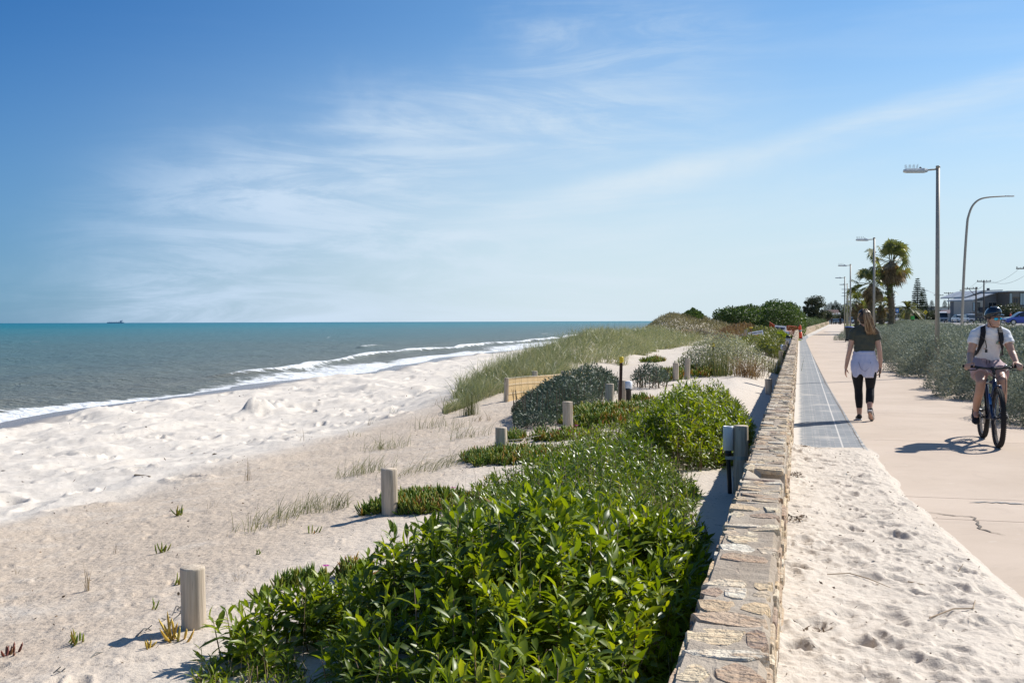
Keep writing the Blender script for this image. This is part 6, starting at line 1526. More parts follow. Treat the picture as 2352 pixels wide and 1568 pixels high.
# helmet with ridges, vents, peak and straps
M_HELM, nt, p = new_mat('helmet_gloss_black'); p.inputs['Base Color'].default_value = (.016, .022, .034, 1); p.inputs['Roughness'].default_value = .16; p.inputs['Coat Weight'].default_value = .5
HA, HB_ = .094, .128
def hz_(x, f):
    q_ = min(math.hypot(x/HA, (f+.008)/HB_), .999); t = math.acos(q_**(1/.75)); return .026+.124*math.sin(t)
b = MB(); rs = []
for j in range(11):
    t = j/10*math.pi/2; kk = (1-.10*max(0, 1-t/.35)**2)*math.cos(t)**.75; rs.append([P(math.cos(a)*HA*kk, -.008+math.sin(a)*HB_*kk, .026+.124*math.sin(t)+.018*math.sin(a)*math.cos(t)-.012*math.cos(t)*(math.sin(a) < -.2)) for a in np.linspace(0, 6.283185, 29)[:-1]])
rs[-1] = [P(.001*math.cos(a), -.008+.001*math.sin(a), .150) for a in np.linspace(0, 6.283, 29)[:-1]]
b.rings([[Vector(v)+(P(0, 0, .02)-Vector(v))*.10-Vector((0, 0, .02)) for v in rs[0]]]+rs)
hm = b.build('helmet', M_HELM, rd, True)
M_VENT = plain('vent_black', (.004, .004, .005), .9)
for x0, x1, f0, f1 in ((0, 0, .085, .02), (.034, .030, .078, .01), (-.034, -.030, .078, .01), (.062, .055, .05, -.02), (-.062, -.055, .05, -.02), (.02, .018, -.02, -.075), (-.02, -.018, -.02, -.075)):
    b = MB(); rs = []
    for k in range(9):
        t = k/8; x = x0+(x1-x0)*t; f = f0+(f1-f0)*t; w_ = .0095*math.sin(math.pi*(.08+.84*t))**.6
        rs.append([P(x-w_, f, hz_(x-w_, f)+.010*f/HB_-.010), P(x-w_, f, hz_(x-w_, f)+.010*f/HB_+.0025), P(x+w_, f, hz_(x+w_, f)+.010*f/HB_+.0025), P(x+w_, f, hz_(x+w_, f)+.010*f/HB_-.010)])
    b.rings(rs); b.build('vent', M_VENT, hm)
b = MB(); pk = []
for zt in (0, .006):
    pk += [P(x, f, z+zt) for x, f, z in ((-.080, .055, .044), (-.046, .098, .050), (0, .110, .054), (.046, .098, .050), (.080, .055, .044), (.060, .128, .034), (.025, .150, .032), (-.025, .150, .032), (-.060, .128, .034))]
b.add(pk, [(8, 7, 6, 5, 4, 3, 2, 1, 0), tuple(range(9, 18))]+[(i, (i+1) % 9, 9+(i+1) % 9, 9+i) for i in range(9)]); b.build('peak', M_HELM, hm)
for s in (-1, 1):
    b = MB(); b.tube([P(s*.080, .03, .03), P(s*.084, .015, -.04), P(s*.065, .045, -.11), P(0, .06, -.125)], .0045, 5); b.tube([P(s*.080, -.06, .03), P(s*.100, -.02, -.03), P(s*.118, .0, -.09), P(s*.09, .03, -.12)], .004, 5); b.build('strap', M_BLACK, hm)
b = MB(); b.tube([WRI[1]+Vector((-.032, .006, -.0)), WRI[1]+Vector((-.02, .02, .026)), WRI[1]+Vector((.02, .02, .026)), WRI[1]+Vector((.032, .006, 0)), WRI[1]+Vector((.02, -.012, -.026)), WRI[1]+Vector((-.02, -.012, -.026))], .007, 6, closed=True); b.ellip(WRI[1]+Vector((0, .012, .03)), (.017, .015, .008)); b.build('watch', M_BLACK, rd, True)
# backpack on his back, straps over the shoulders
bp = thing('backpack', 'black backpack worn by the cyclist with straps over his white t-shirt', 'backpack', (BX, BY, 0))
M_PACK = cloth('backpack_black', (.016, .015, .018), .8, 25, .006)
b = MB(); b.rings([oval(L(.01, u, z), rx, ry, p=3) for z, rx, ry, u in [(1.02, .12, .06, .03), (1.06, .15, .085, .03), (1.22, .155, .09, .10), (1.36, .13, .075, .17), (1.40, .09, .05, .20)]]); b.build('pack', M_PACK, bp, True)
for s in (-1, 1):
    x0 = .018; b = MB(); Q = [L(x0+s*.075, .26, 1.405), L(x0+s*.086, .355, 1.462), L(x0+s*.094, .455, 1.445), L(x0+s*.102, .512, 1.37), L(x0+s*.115, .500, 1.27), L(x0+s*.138, .440, 1.17), L(x0+s*.160, .33, 1.10), L(x0+s*.150, .2, 1.08)]
    rs = []
    for i, q_ in enumerate(Q):
        t = (Q[min(i+1, 7)]-Q[max(i-1, 0)]).normalized(); c0 = L(x0, .36, q_.z if i > 2 else 1.32); nn = q_-c0; nn = (nn-t*nn.dot(t)).normalized(); sd_ = t.cross(nn); wdt = .030 if i < 5 else .016
        rs.append([q_+sd_*wdt-nn*.012, q_+sd_*wdt+nn*.006, q_-sd_*wdt+nn*.006, q_-sd_*wdt-nn*.012])
    b.rings(rs); b.build('shoulder_strap', M_PACK, bp)
b = MB(); b.tube([L(-.105, .53, 1.33), L(-.06, .525, 1.27), L(-.045, .515, 1.2), L(-.05, .50, 1.15)], .006, 6); b.bbox(L(-.045, .50, 1.14), (.03, .02, .04), .005); b.build('chest_buckle', M_BLACK, bp)
# ------------------------------------------------------------------ the far right: lawn, road, trees, houses, cars
def strip_sheet(name, label, mat, inner, outer, ys, dz):
    b = MB(); rows = []
    for y in ys:
        x0, x1 = inner(y), outer(y); xs_ = np.linspace(x0, x1, 5); rows.append([(x, y, float(G0(x, y))+dz) for x in xs_])
    V = [p for r_ in rows for p in r_]; b.add(V, grid_faces(len(rows), 5)); o = b.build(name, mat, None, True); return tag(o, label, None, kind='structure')
m_lawn = plain('lawn_green', (0.16, 0.19, 0.045), .95, var=.25, scale=.8)
m_verge = plain('verge_scrub', (0.16, 0.165, 0.10), .95, var=.45, scale=.25)
m_road, nt, p = new_mat('road_asphalt'); co = coords(nt)
nt.link(nt.mix(nt.smooth(nt.noise(co, .4, 4), .3, .7), (.20, .185, .175), (.27, .25, .235)), p.inputs['Base Color']); p.inputs['Roughness'].default_value = .9
ys = list(np.arange(60, 640, 6))
road_c = lambda y: 26.0+.046*(y-183)
strip_sheet('ground', 'scrubby strip of ground between path and road', m_verge, lambda y: float(bend(y))+5.0, lambda y: road_c(y)+120, list(np.arange(46, 900, 10)), .05)
strip_sheet('lawn', 'mown yellow green lawn beside the bending path', m_lawn, lambda y: float(bend(y))+3.75, lambda y: float(bend(y))+11.5, list(np.arange(92, 245, 4)), .10)
strip_sheet('road', 'grey asphalt road running along the houses', m_road, lambda y: road_c(y)-6, lambda y: road_c(y)+5.5, ys, .09)
strip_sheet('road', 'paved car park beyond the lawn', m_road, lambda y: float(bend(y))+4.2, lambda y: float(bend(y))+16, list(np.arange(236, 300, 8)), .12)

# palms
M_FROND = leafmat('palm_frond', [(0, (0.07, 0.095, 0.03)), (.5, (0.145, 0.17, 0.055)), (1, (0.29, 0.27, 0.11))], .34, .45, (1.4, 1.3, .5), .4, .7)
M_DEAD = leafmat('dead_frond', [(0, (0.12, 0.085, 0.05)), (.6, (0.25, 0.18, 0.11)), (1, (0.40, 0.31, 0.20))], .2, .8, None, .2, .7)
M_TRUNK = plain('palm_trunk', (0.16, 0.125, 0.095), .95, var=.4, scale=3, bump=.05)
def fan_palm(label, x, y, H, cr, seed, dead=34, live=46, r=.36, group='fan palms by the lawn'):
    rg = np.random.default_rng(seed); z0 = float(G0(x, y)); root = thing('fan_palm', label, 'palm tree', (x, y, z0), group)
    b = MB(); pts = [Vector((.12*math.sin(k*.5), 0, H*k/14)) for k in range(15)]; b.tube([Vector((0, 0, -.3))]+pts, [r*1.3]+[r*(1.2 if k == 0 else (1.0-.18*k/14))*(1+.06*(k % 2)) for k in range(15)], 14)
    top = pts[-1]
    n = 260; P = []; D = []
    for k in range(n): a = rg.uniform(0, 6.28); h = rg.uniform(.3, H*.95); P.append((math.cos(a)*r*.92+.12*math.sin(h/H*7), math.sin(a)*r*.92, h)); D.append((math.cos(a), math.sin(a), .9))
    diamonds(b, np.array(P), np.array(D), rg.uniform(.16, .30, n), rg.uniform(.10, .18, n), rg); b.build('trunk', M_TRUNK, root, False)
    def fronds(n, e0, e1, mat, name, L0, droop):
        b = MB()
        for k in range(n):
            a = k*2.39996+rg.normal(0, .25); e = e0+(e1-e0)*rg.random(); d_ = Vector((math.cos(a)*math.cos(e), math.sin(a)*math.cos(e), math.sin(e))); pl = L0*rg.uniform(.50, .72)*(1 if name != 'skirt' else .5)
            base = top+Vector((math.cos(a)*.2, math.sin(a)*.2, rg.uniform(-.9 if name == 'skirt' else -.2, .25)))
            hub = base+d_*pl; hub.z -= droop*.35*pl; b.tube([base, base.lerp(hub, .5)+Vector((0, 0, .06)), hub], .028, 4)
            sd_ = d_.cross(Vector((0, 0, 1))).normalized(); up = sd_.cross(d_).normalized(); ro = rg.uniform(-1.0, 1.0); sd_, up = (sd_*math.cos(ro)+up*math.sin(ro)), (up*math.cos(ro)-sd_*math.sin(ro)); K = 17; P = np.zeros((K, 3)); D = np.zeros((K, 3)); LL = np.zeros(K)
            for j in range(K):
                t = (j/(K-1)-.5)*2; an = t*1.75; v = d_*math.cos(an)+sd_*math.sin(an)+up*(.12-abs(t)*.12); P[j] = hub; D[j] = v; LL[j] = L0*.50*(1-.30*abs(t))*rg.uniform(.85, 1.1)
            V = np.zeros((K, 4, 3)); S = np.cross(D, np.array(up)); S = unit(S)
            # each leaflet: stiff inner half, drooping tip
            mid_ = P+D*(LL*.62)[:, None]; tip = mid_+D*(LL*.34)[:, None]; tip[:, 2] -= LL*droop*rg.uniform(.25, .6, K)
            w_ = (LL*.060)[:, None]; q = np.stack([P-S*w_*.3, P+S*w_*.3, mid_+S*w_, mid_-S*w_], 1).reshape(-1, 3); b.add(q, np.arange(4*K, dtype=np.int32).reshape(-1, 4))
            q = np.stack([mid_-S*w_, mid_+S*w_, tip+S*w_*.15, tip-S*w_*.15], 1).reshape(-1, 3); b.add(q, np.arange(4*K, dtype=np.int32).reshape(-1, 4))
        b.build(name, mat, root)
    fronds(live, -.45, 1.45, M_FROND, 'crown', cr, .75); fronds(dead, -1.45, -.5, M_DEAD, 'skirt', cr*.92, .5)
    return root
def place(px, d_): q_ = at(px, 735, d_); return q_.x, q_.y
def top_h(px, py, d_): q_ = at(px, py, d_); return q_.z-float(G0(q_.x, q_.y))
x, y = place(2046, 112); fan_palm('tallest fan palm with hanging brown skirt, right of the second lamp', x, y, top_h(2046, 600, 112), 2.75, 201, 30, 34, .34)
x, y = place(2001, 112); fan_palm('second tall fan palm, directly behind the second lamp post', x, y, top_h(2001, 652, 112), 2.35, 202, 22, 28, .33)
x, y = place(1966, 128); fan_palm('short bushy fan palm between the third and second lamps', x, y, top_h(1966, 694, 128), 1.55, 203, 14, 38, .28)
x, y = place(2023, 135); fan_palm('short fan palm half hidden behind the tallest palm', x, y, top_h(2022, 702, 135), 1.6, 204, 14, 34, .28)
x, y = place(1984, 150); fan_palm('squat fan palm low between the two tall palm trunks', x, y, top_h(1984, 712, 150), 1.5, 205, 10, 30, .28)
def feather_palm(label, px, py, d_, cr, seed):
    rg = np.random.default_rng(seed); x, y = place(px, d_); H = top_h(px, py, d_); root = thing('date_palm', label, 'palm tree', (x, y, float(G0(x, y)))); b = MB(); b.tube([(0, 0, -.3), (0, 0, H*.5), (0, 0, H)], [.5, .42, .45], 12); b.build('trunk', M_TRUNK, root)
    b = MB()
    for k in range(54):
        a = k*2.39996; e = rg.uniform(-.5, 1.35); P = []
        for t in np.linspace(0, 1, 7): P.append(Vector((math.cos(a)*math.cos(e)*cr*t, math.sin(a)*math.cos(e)*cr*t, H+math.sin(e)*cr*t-cr*.55*t*t)))
        b.tube(P, [.05, .045, .04, .035, .03, .02, .01], 4); sd_ = Vector((-math.sin(a), math.cos(a), 0))
        for t in range(1, 6):
            for m_ in range(4):
                q_ = P[t].lerp(P[t+1], m_/4); d1 = (P[t+1]-P[t]).normalized()
                for s in (-1, 1):
                    v = (d1*.6+sd_*s*.8+Vector((0, 0, .15))).normalized(); e_ = q_+v*.55; w_ = d1*.05; b.add([q_-w_, q_+w_, e_], [(0, 1, 2)])
    b.build('crown', M_FROND, root); return root
feather_palm('dark feathery date palm left of the tall norfolk pine', 2084, 709, 215, 3.4, 211)

# norfolk pines: whorled tiers
M_PINE = leafmat('pine_foliage', [(0, (0.018, 0.035, 0.020)), (.6, (0.04, 0.065, 0.035)), (1, (0.075, 0.10, 0.055))], .1, .6, None, .3, .3)
M_BARK = plain('grey_bark', (0.14, 0.115, 0.095), .95, var=.3)
def pine_mesh(seed, n_t=18, H=12.0, Rr=2.5):
    rg = np.random.default_rng(seed); b = MB(); b.tube([(0, 0, -.3), (0, 0, H*.5), (0, 0, H)], [.22, .14, .03], 8); f = MB()
    for t in range(n_t):
        h = H*(.10+.89*(t/(n_t-1))**.92); rr_ = Rr*(1-(h/H))**.8+.12; k = 7; a0 = rg.uniform(0, 6)
        for j in range(k):
            a = a0+6.283*j/k+rg.normal(0, .12); L_ = rr_*rg.uniform(.82, 1.1); pts = [Vector((math.cos(a)*L_*s, math.sin(a)*L_*s, h-.10*L_*s+.20*L_*s*s)) for s in np.linspace(0, 1, 6)]
            b.tube(pts, [.04, .035, .03, .02, .015, .01], 4); n = max(9, int(L_*54)); tt = rg.uniform(.12, 1, n); P = np.array([pts[0].lerp(pts[5], q_)+Vector((0, 0, (pts[int(q_*4.99)].z-pts[0].lerp(pts[5], q_).z))) for q_ in tt])
            sd_ = np.array([-math.sin(a), math.cos(a), 0]); D = sd_[None]*rg.choice([-1, 1], n)[:, None]*.8+np.array([[math.cos(a), math.sin(a), 0]])*.6+np.array([[0, 0, .45]])+rg.normal(0, .3, (n, 3))
            diamonds(f, P, D, rg.uniform(.4, .7, n), rg.uniform(.10, .17, n), rg)
    return b, f
def pine(label, px, py, d_, seed, H=12.0, group=None):
    x, y = place(px, d_); h = top_h(px, py, d_); root = thing('norfolk_pine', label, 'pine tree', (x, y, float(G0(x, y))), group); b, f = pine_mesh(seed); b.build('trunk', M_BARK, root); f.build('crown', M_PINE, root); root.scale = (h/12*.98, h/12*.98, h/12); return root
pn = pine('tallest dark norfolk pine with even whorled branches', 2107, 641, 270, 221)
pine('second norfolk pine leaning close behind the tallest one', 2120, 662, 275, 222)
p3_ = pine('dark pine partly hidden by the curved street light post', 2207, 667, 300, 223)
for px, py, d_, lb in [(2215, 689, 310, 'broad dark pine just right of the curved street light post'), (2140, 690, 300, 'small dark conifer between tall pine and near lamp post'), (2170, 690, 380, 'little distant pine left of a utility pole'), (2185, 691, 400, 'hazy rounded pine behind the utility poles'), (2100, 690, 320, 'dark conifer in front of the tallest norfolk pine'), (2128, 694, 310, 'bushy pine low beside the near lamp post')]:
    x, y = place(px, d_); h = top_h(px, py, d_); r = dup(p3_, (x, y, float(G0(x, y))), px*.7, (h/12*1.25, h/12*1.25, h/12), lb)
for i, (px, py) in enumerate([(1897, 700), (1903, 697), (1909, 694), (1914, 698), (1919, 690), (1924, 695), (1929, 697), (1934, 700), (1940, 699)]):
    x, y = place(px, 520); h = top_h(px, py, 520); r = dup(p3_, (x, y, float(G0(x, y))), i*1.3, (h/12*1.2, h/12*1.2, h/12), 'distant hazy pine in the row above the pink roofed house'); r['group'] = 'distant pines behind the pink roofed house'

# broad-leaved trees and far shrubs
M_DTREE = leafmat('dark_tree_leaf', [(0, (0.022, 0.032, 0.018)), (.5, (0.05, 0.065, 0.032)), (1, (0.11, 0.12, 0.06))], .15, .5, None, .4, .25)
def tree_mesh(seed, H, W_, n, mat, clumps=22, trunkh=.3, leaf=(.2, .42)):
    rg = np.random.default_rng(seed); b = MB(); f = MB(); b.tube([(0, 0, -.3), (.1, 0, H*trunkh), (0, .1, H*.6)], [W_*.05, W_*.04, W_*.02], 8); cs = []
    for k in range(clumps):
        a = rg.uniform(0, 6.28); z = rg.uniform(trunkh*.75, .92); rr_ = W_*.5*math.sqrt(max(.05, 1-((z-.55)/.5)**2))*rg.uniform(.35, .92); c = Vector((math.cos(a)*rr_, math.sin(a)*rr_, H*z)); s = W_*rg.uniform(.12, .22); cs.append((c, s)); b.tube([(0, 0, H*trunkh*.9), tuple(c*.6+Vector((0, 0, H*.12))), tuple(c)], [W_*.022, W_*.014, W_*.006], 5)
    per = n//clumps
    for c, s in cs:
        v = rand_dir(per, rg)*(s*rg.random(per)**.4)[:, None]*np.array([[1, 1, .8]]); ll = rg.uniform(*leaf, per); diamonds(f, v+np.array(c), rand_dir(per, rg, .3), ll, ll*.42, rg, nrm=v/s+rg.normal(0, .3, v.shape))
    return b, f
def tree(label, px, py, d_, W_, seed, n=6000, mat=None, name='leafy_tree', **kw):
    x, y = place(px, d_); H = top_h(px, py, d_); root = thing(name, label, 'tree', (x, y, float(G0(x, y)))); b, f = tree_mesh(seed, H, W_, n, mat, **kw); b.build('trunk', M_BARK, root); f.build('crown', mat or M_DTREE, root); return root
tree('big round dark tree standing behind the end of the tall hedge', 1872, 680, 215, 4.6, 231, 9000, clumps=34, trunkh=.12)
tree('small dark tree peeking over the end of the tall hedge', 1851, 687, 215, 1.3, 232, 1500, clumps=8, trunkh=.2)
t1 = tree('dark wind pruned tree in front of the brown house', 2316, 704, 170, 5.6, 233, 6000, clumps=26, trunkh=.25)
for i, (px, py, d_, s, lb) in enumerate([(2334, 711, 165, .8, 'smaller dark tree right of the wind pruned one'), (2060, 712, 300, 1.2, 'dim rounded tree behind the tallest palm trunk'), (2090, 716, 260, 1.0, 'dark tree at the foot of the date palm'), (2118, 715, 260, 1.0, 'dark tree at the foot of the tall norfolk pine'),
        (2150, 716, 280, .9, 'dark low tree left of the long white building'), (2203, 716, 240, .8, 'dark low tree under the white billboard'), (2240, 720, 215, .8, 'dark bush in front of the grey gabled house'), (1950, 716, 300, 1.4, 'dark tree mass behind the short bushy palm'), (1990, 716, 300, 1.4, 'dark tree mass behind the second palm trunk'), (2018, 718, 290, 1.1, 'dark tree mass between the palm trunks'), (1898, 716, 330, 1.1, 'greyish tree left of the pink roofed house')]):
    x, y = place(px, d_); H = top_h(px, py, d_); k = H/top_h(2316, 704, 170); dup(t1, (x, y, float(G0(x, y))), i*1.1, (s, s, k), lb)
sh = cushion(241, 3500, M_HEDGE); sh['label'] = 'grey green coastal shrub along the far stretch of wall'; sh['group'] = 'coastal shrubs along the far wall'; sh.name = 'coastal_shrub'
rg = np.random.default_rng(242); first = True
for y in np.arange(128, 275, 9.5):
    for o_ in (-2.0, -4.6, -7.5):
        x = float(bend(y))+o_+rg.normal(0, .5); yy_ = y+rg.normal(0, 2); s = rg.uniform(1.3, 2.0); lc = (x, yy_, float(G0(x, yy_))-.1)
        if first: sh.location = lc; sh.scale = (s, s, s*.8); first = False
        else: dup(sh, lc, rg.uniform(0, 6), (s, s, s*rg.uniform(.6, .95)))
for i in range(26):
    y = rg.uniform(96, 200); x = road_c(y)-6-rg.uniform(1.5, 9); s = rg.uniform(.7, 1.3); q_ = dup(protos[i % 5], (x, y, float(G0(x, y))), rg.uniform(0, 6), (s*1.2, s*1.2, s*.75), 'low silvery shrub scattered on the verge before the road'); q_['group'] = 'low shrubs on the road verge'

# buildings (frames: U across, W away from the viewer's side of the road)
M_GLASS, nt, p = new_mat('window_glass'); p.inputs['Base Color'].default_value = (.03, .04, .05, 1); p.inputs['Roughness'].default_value = .08
M_PALEG, nt, p = new_mat('pale_glass'); p.inputs['Base Color'].default_value = (.32, .42, .47, 1); p.inputs['Roughness'].default_value = .12
M_GREYW = plain('render_grey', (.20, .20, .205), .9, var=.06); M_ROOF = plain('roof_metal_grey', (.40, .41, .42), .45, .3, var=.05); M_BROWN = plain('brown_brick', (.17, .14, .11), .95, var=.15, scale=4); M_WHITEW = plain('white_render', (.55, .56, .58), .9, var=.06); M_PINK = plain('pink_tile', (.42, .30, .27), .9, var=.1); M_DARKT = plain('dark_trim', (.05, .055, .07), .7); M_AWN = plain('cream_sail', (.70, .62, .50), .8, var=.03); M_CREAMW = plain('cream_wall', (.50, .46, .40), .9)
class House:
    def __init__(s, label, px, d_, cat='house', name='house', turn=0.0):
        q_ = at(px, 738, d_); s.z0 = float(G0(q_.x, q_.y)); s.o = Vector((q_.x, q_.y, s.z0)); s.yaw = YAW+turn; s.U = Vector((math.cos(s.yaw), math.sin(s.yaw), 0)); s.W = Vector((-math.sin(s.yaw), math.cos(s.yaw), 0)); s.root = thing(name, label, cat, tuple(s.o), None, world=True)
    def p(s, u, w_, z): return s.o+s.U*u+s.W*w_+Vector((0, 0, z))
    def box(s, name, mat, u0, u1, w0, w1, z0, z1, parent=None):
        b = MB(); b.box(s.p((u0+u1)/2, (w0+w1)/2, (z0+z1)/2), (u1-u0, w1-w0, z1-z0), s.yaw)
        if parent is not None:
            V = np.concatenate(b.V)-np.array(s.o, dtype=np.float32); o = mesh_obj(name, V, b.F, mat); o.parent = parent; return o
        return b.build(name, mat, s.root)
    def prism(s, name, mat, poly, w0, w1): b = MB(); b.prism(poly, w0, w1, frame=(s.o, s.U, Vector((0, 0, 1)), s.W)); return b.build(name, mat, s.root)
    def window(s, u0, u1, z0, z1, w_=0.0, mat=None, mull=1, frame=None):
        f = s.box('window', frame or M_DARKT, u0-.06, u1+.06, w_-.05, w_+.02, z0-.06, z1+.06)
        n = mull
        for k in range(n): a = u0+(u1-u0)*k/n; s.box('pane', mat or M_GLASS, a+.03, a+(u1-u0)/n-.03, w_-.08, w_-.052, z0, z1, f)
h = House('grey two storey house with a long sloping metal roof and a balcony', 2228, 200, turn=.10)
h.prism('wall', M_GREYW, [(.9, 0), (7.5, 0), (7.5, 4.35), (6.15, 5.0), (1.5, 3.75), (.9, 3.75)], 0, 9)
h.prism('roof', M_ROOF, [(.4, 3.62), (6.15, 5.05), (7.6, 4.38), (7.6, 4.52), (6.15, 5.22), (.4, 3.80)], -.35, 9.4)
h.prism('upper_roof', M_ROOF, [(2.0, 4.4), (5.5, 5.45), (9.6, 5.55), (9.6, 5.4), (5.5, 5.25), (2.0, 4.2)], 5.0, 15)
h.box('wing', M_CREAMW, 0, 2.3, -.8, 6, 0, 3.6); h.box('balcony_rail', M_DARKT, 1.3, 3.6, -1.1, -1.0, 1.75, 2.55); h.box('balcony_floor', M_GREYW, 0, 3.6, -1.15, -.02, 1.60, 1.74)
h.window(3.66, 5.3, 2.25, 3.3, 0, None, 2, M_CREAMW); h.window(.1, .5, 1.95, 3.3, -.8, M_PALEG); h.window(.75, 1.5, 2.0, 3.3, -.8, M_GLASS); h.window(.3, 1.9, .2, 1.4, -.8, M_GLASS, 3); h.window(4.0, 5.0, .3, 1.5, 0)
h.prism('awning', M_AWN, [(5.2, 2.55), (7.5, 2.95), (7.55, 2.2), (6.6, 2.1)], -2.2, -2.1); h.prism('chimney', M_DARKT, [(8.2, 5.5), (8.6, 5.5), (8.6, 5.9), (8.2, 5.9)], 8, 8.4)
h.root.scale = (1, 1, 1.17)
h = House('brown three storey house with tall glazed corner bays at the right edge', 2317.5, 196, turn=.06)
h.box('wall', M_BROWN, 0, 9, 0, 10, 0, 5.0); h.box('roof', M_ROOF, -.5, 9.5, -.6, 10.3, 5.0, 5.18); h.box('parapet', M_GREYW, .55, 2.0, -.06, .3, 4.2, 4.95)
h.window(.05, .55, 2.2, 4.8, -.02, M_PALEG, 2); h.window(2.1, 3.6, 2.9, 4.8, -.02, M_PALEG, 3); h.window(2.1, 3.6, .8, 2.2, -.02, M_PALEG, 3); h.window(.95, 1.15, 3.3, 3.9, 0); h.window(1.4, 1.6, 3.3, 3.9, 0); h.box('awning', M_WHITEW, 2.0, 4.4, -1.6, -.1, 2.45, 2.62)
h.root.scale = (1, 1, 1.15)
h = House('low white flat roofed building beyond the utility poles', 2146, 330, 'building', 'building')
h.box('wall', M_WHITEW, 0, 6.5, 0, 9, 0, 4.4); h.box('roof', M_GREYW, -.2, 6.7, -.2, 9.2, 4.4, 4.6); h.window(.8, 2.4, 2.4, 3.6, 0, None, 2); h.window(3.4, 5.4, 2.4, 3.6, 0, None, 3); h.window(.8, 5.4, .3, 1.5, 0, None, 4)
h = House('pale blue grey two storey building behind the tallest palm', 2048, 300, 'building', 'building')
h.box('wall', M_WHITEW, 0, 3.2, 0, 8, 0, 4.2); h.box('roof', M_DARKT, -.2, 3.4, -.2, 8.2, 4.2, 4.4); h.window(.3, 1.0, 2.6, 3.5, 0); h.window(1.6, 2.6, 2.6, 3.5, 0, None, 2); h.window(.4, 2.6, .5, 1.5, 0, M_PALEG, 3)
h = House('pale cream single storey house under the white billboard', 2186, 230); h.box('wall', M_CREAMW, 0, 5.0, 0, 7, 0, 2.1); h.prism('roof', M_PINK, [(-.3, 2.05), (5.3, 2.05), (4.3, 2.8), (.8, 2.8)], -.3, 7.3); h.window(.5, 1.5, .6, 1.6, 0); h.window(2.2, 4.3, .6, 1.6, 0, M_PALEG, 3)
h = House('pink roofed house and white annexe below the distant pines', 1899, 470)
h.box('wall', M_WHITEW, 0, 5.2, 0, 8, 0, 4.3); h.prism('roof', M_PINK, [(-.4, 4.2), (5.6, 4.2), (5.0, 5.6), (.6, 5.6)], -.4, 8.4); h.window(1.2, 2.0, 2.2, 3.6, 0); h.window(2.6, 3.4, 2.2, 3.6, 0); h.box('annexe', M_WHITEW, 5.2, 7.6, .5, 6, 0, 4.2); h.window(5.6, 7.2, 2.4, 3.4, .5, None, 2)
h = House('long low pavilion with a pale flat roof at the far end of the path', 1896, 380, 'building', 'pavilion')
h.prism('roof', M_WHITEW, [(0, 2.55), (7.6, 3.2), (7.6, 3.55), (0, 2.85)], -1.2, 7); h.box('wall', M_BROWN, .6, 7.2, 0, 6, 0, 2.55); h.window(1.2, 5.6, .7, 2.0, 0, None, 4)
h = House('white billboard with faint writing on two posts', 2199, 215, 'sign', 'billboard')
h.box('panel', M_SIGN, 0, 1.85, 0, .12, 1.25, 2.1); h.box('post', M_LEG, .2, .3, .02, .1, 0, 1.25); h.box('post', M_LEG, 1.55, 1.65, .02, .1, 0, 1.25)
for k in range(5): h.box('lettering', M_LEG, .45+k*.2, .58+k*.2, -.01, -.002, 1.6, 1.72)
h = House('low dark boundary wall in front of the grey house', 2241, 165, 'wall', 'boundary_wall'); h.box('wall_face', M_DARKT, 0, 1.6, 0, .2, 0, 1.1); h.box('coping', M_GREYW, -.05, 1.65, -.05, .25, 1.1, 1.16)
h = House('long grey rendered boundary wall behind the blue car', 2296, 150, 'wall', 'boundary_wall'); h.box('wall_face', M_GREYW, 0, 9, 0, .2, 0, 1.0); h.box('coping', M_WHITEW, -.05, 9.05, -.04, .24, 1.0, 1.07)

# utility poles and wires
M_UTIL = plain('pole_timber_dark', (.10, .085, .075), .9, var=.3)
INS = []
def upole(label, px, py, d_, arm, r=.13, left=None, group='timber utility poles along the road', lean=0.0):
    t_ = at(px, py, d_); z0 = float(G0(t_.x, t_.y)); root = thing('utility_pole', label, 'utility pole', (t_.x, t_.y, z0), group); H = t_.z-z0; U = Vector((math.cos(YAW), math.sin(YAW), 0))
    b = MB(); b.tube([(0, 0, -.4), (lean*H*.5, 0, H*.5), (lean*H, 0, H)], [r*1.15, r, r*.8], 10); b.build('pole', M_UTIL, root, True)
    if arm:
        a0, a1 = (-arm, arm) if left is None else (-left, .25); b = MB(); b.box(U*((a0+a1)/2)+Vector((0, 0, H-.25)), (a1-a0, .12, .14), YAW); b.build('crossarm', M_UTIL, root)
        if left: b = MB(); b.tube([U*(-left*.55)+Vector((0, 0, H-.3)), Vector((0, 0, H-1.5))], .05, 5); b.build('brace', M_UTIL, root)
        for t in (a0+.08, a0+(a1-a0)*.3, a0+(a1-a0)*.7, a1-.08):
            b = MB(); c = U*t+Vector((0, 0, H-.18)); b.lathe([(.03, 0), (.06, .06), (.05, .12), (.06, .16), (.02, .2)], tuple(c), 8); b.build('insulator', M_BLACK, root)
    INS.append(Vector((t_.x, t_.y, t_.z-.05))); return root
upole('near right utility pole in front of the grey house, with wide crossarm', 2260, 643, 175, 1.15)
upole('utility pole left of the grey house with a long braced arm to the left', 2242, 659, 168, 1, .13, 2.1)
upole('mid distance utility pole with crossarm, right of the near lamp post', 2179, 671, 270, 1.2)
upole('small utility pole between the mid one and the curved light', 2192, 686, 330, 1.0)
upole('small far utility pole with a one sided arm', 2199.5, 682, 300, 1, .12, 1.9)
upole('utility pole mostly hidden behind the near lamp post', 2156, 676, 290, 1.3)
edge_p = upole('utility pole just outside the right edge whose arm reaches into view', 2362, 612, 130, 1.5)
def cable(label, a, c, sag, r=.018):
    b = MB(); b.tube([tuple(a.lerp(c, t)-Vector((0, 0, sag*4*t*(1-t)))) for t in np.linspace(0, 1, 14)], r, 4); o = b.build('power_cable', M_BLACK, None, origin=tuple(a)); tag(o, label, 'cable', 'power cables between the utility poles')
U_ = Vector((math.cos(YAW), math.sin(YAW), 0))
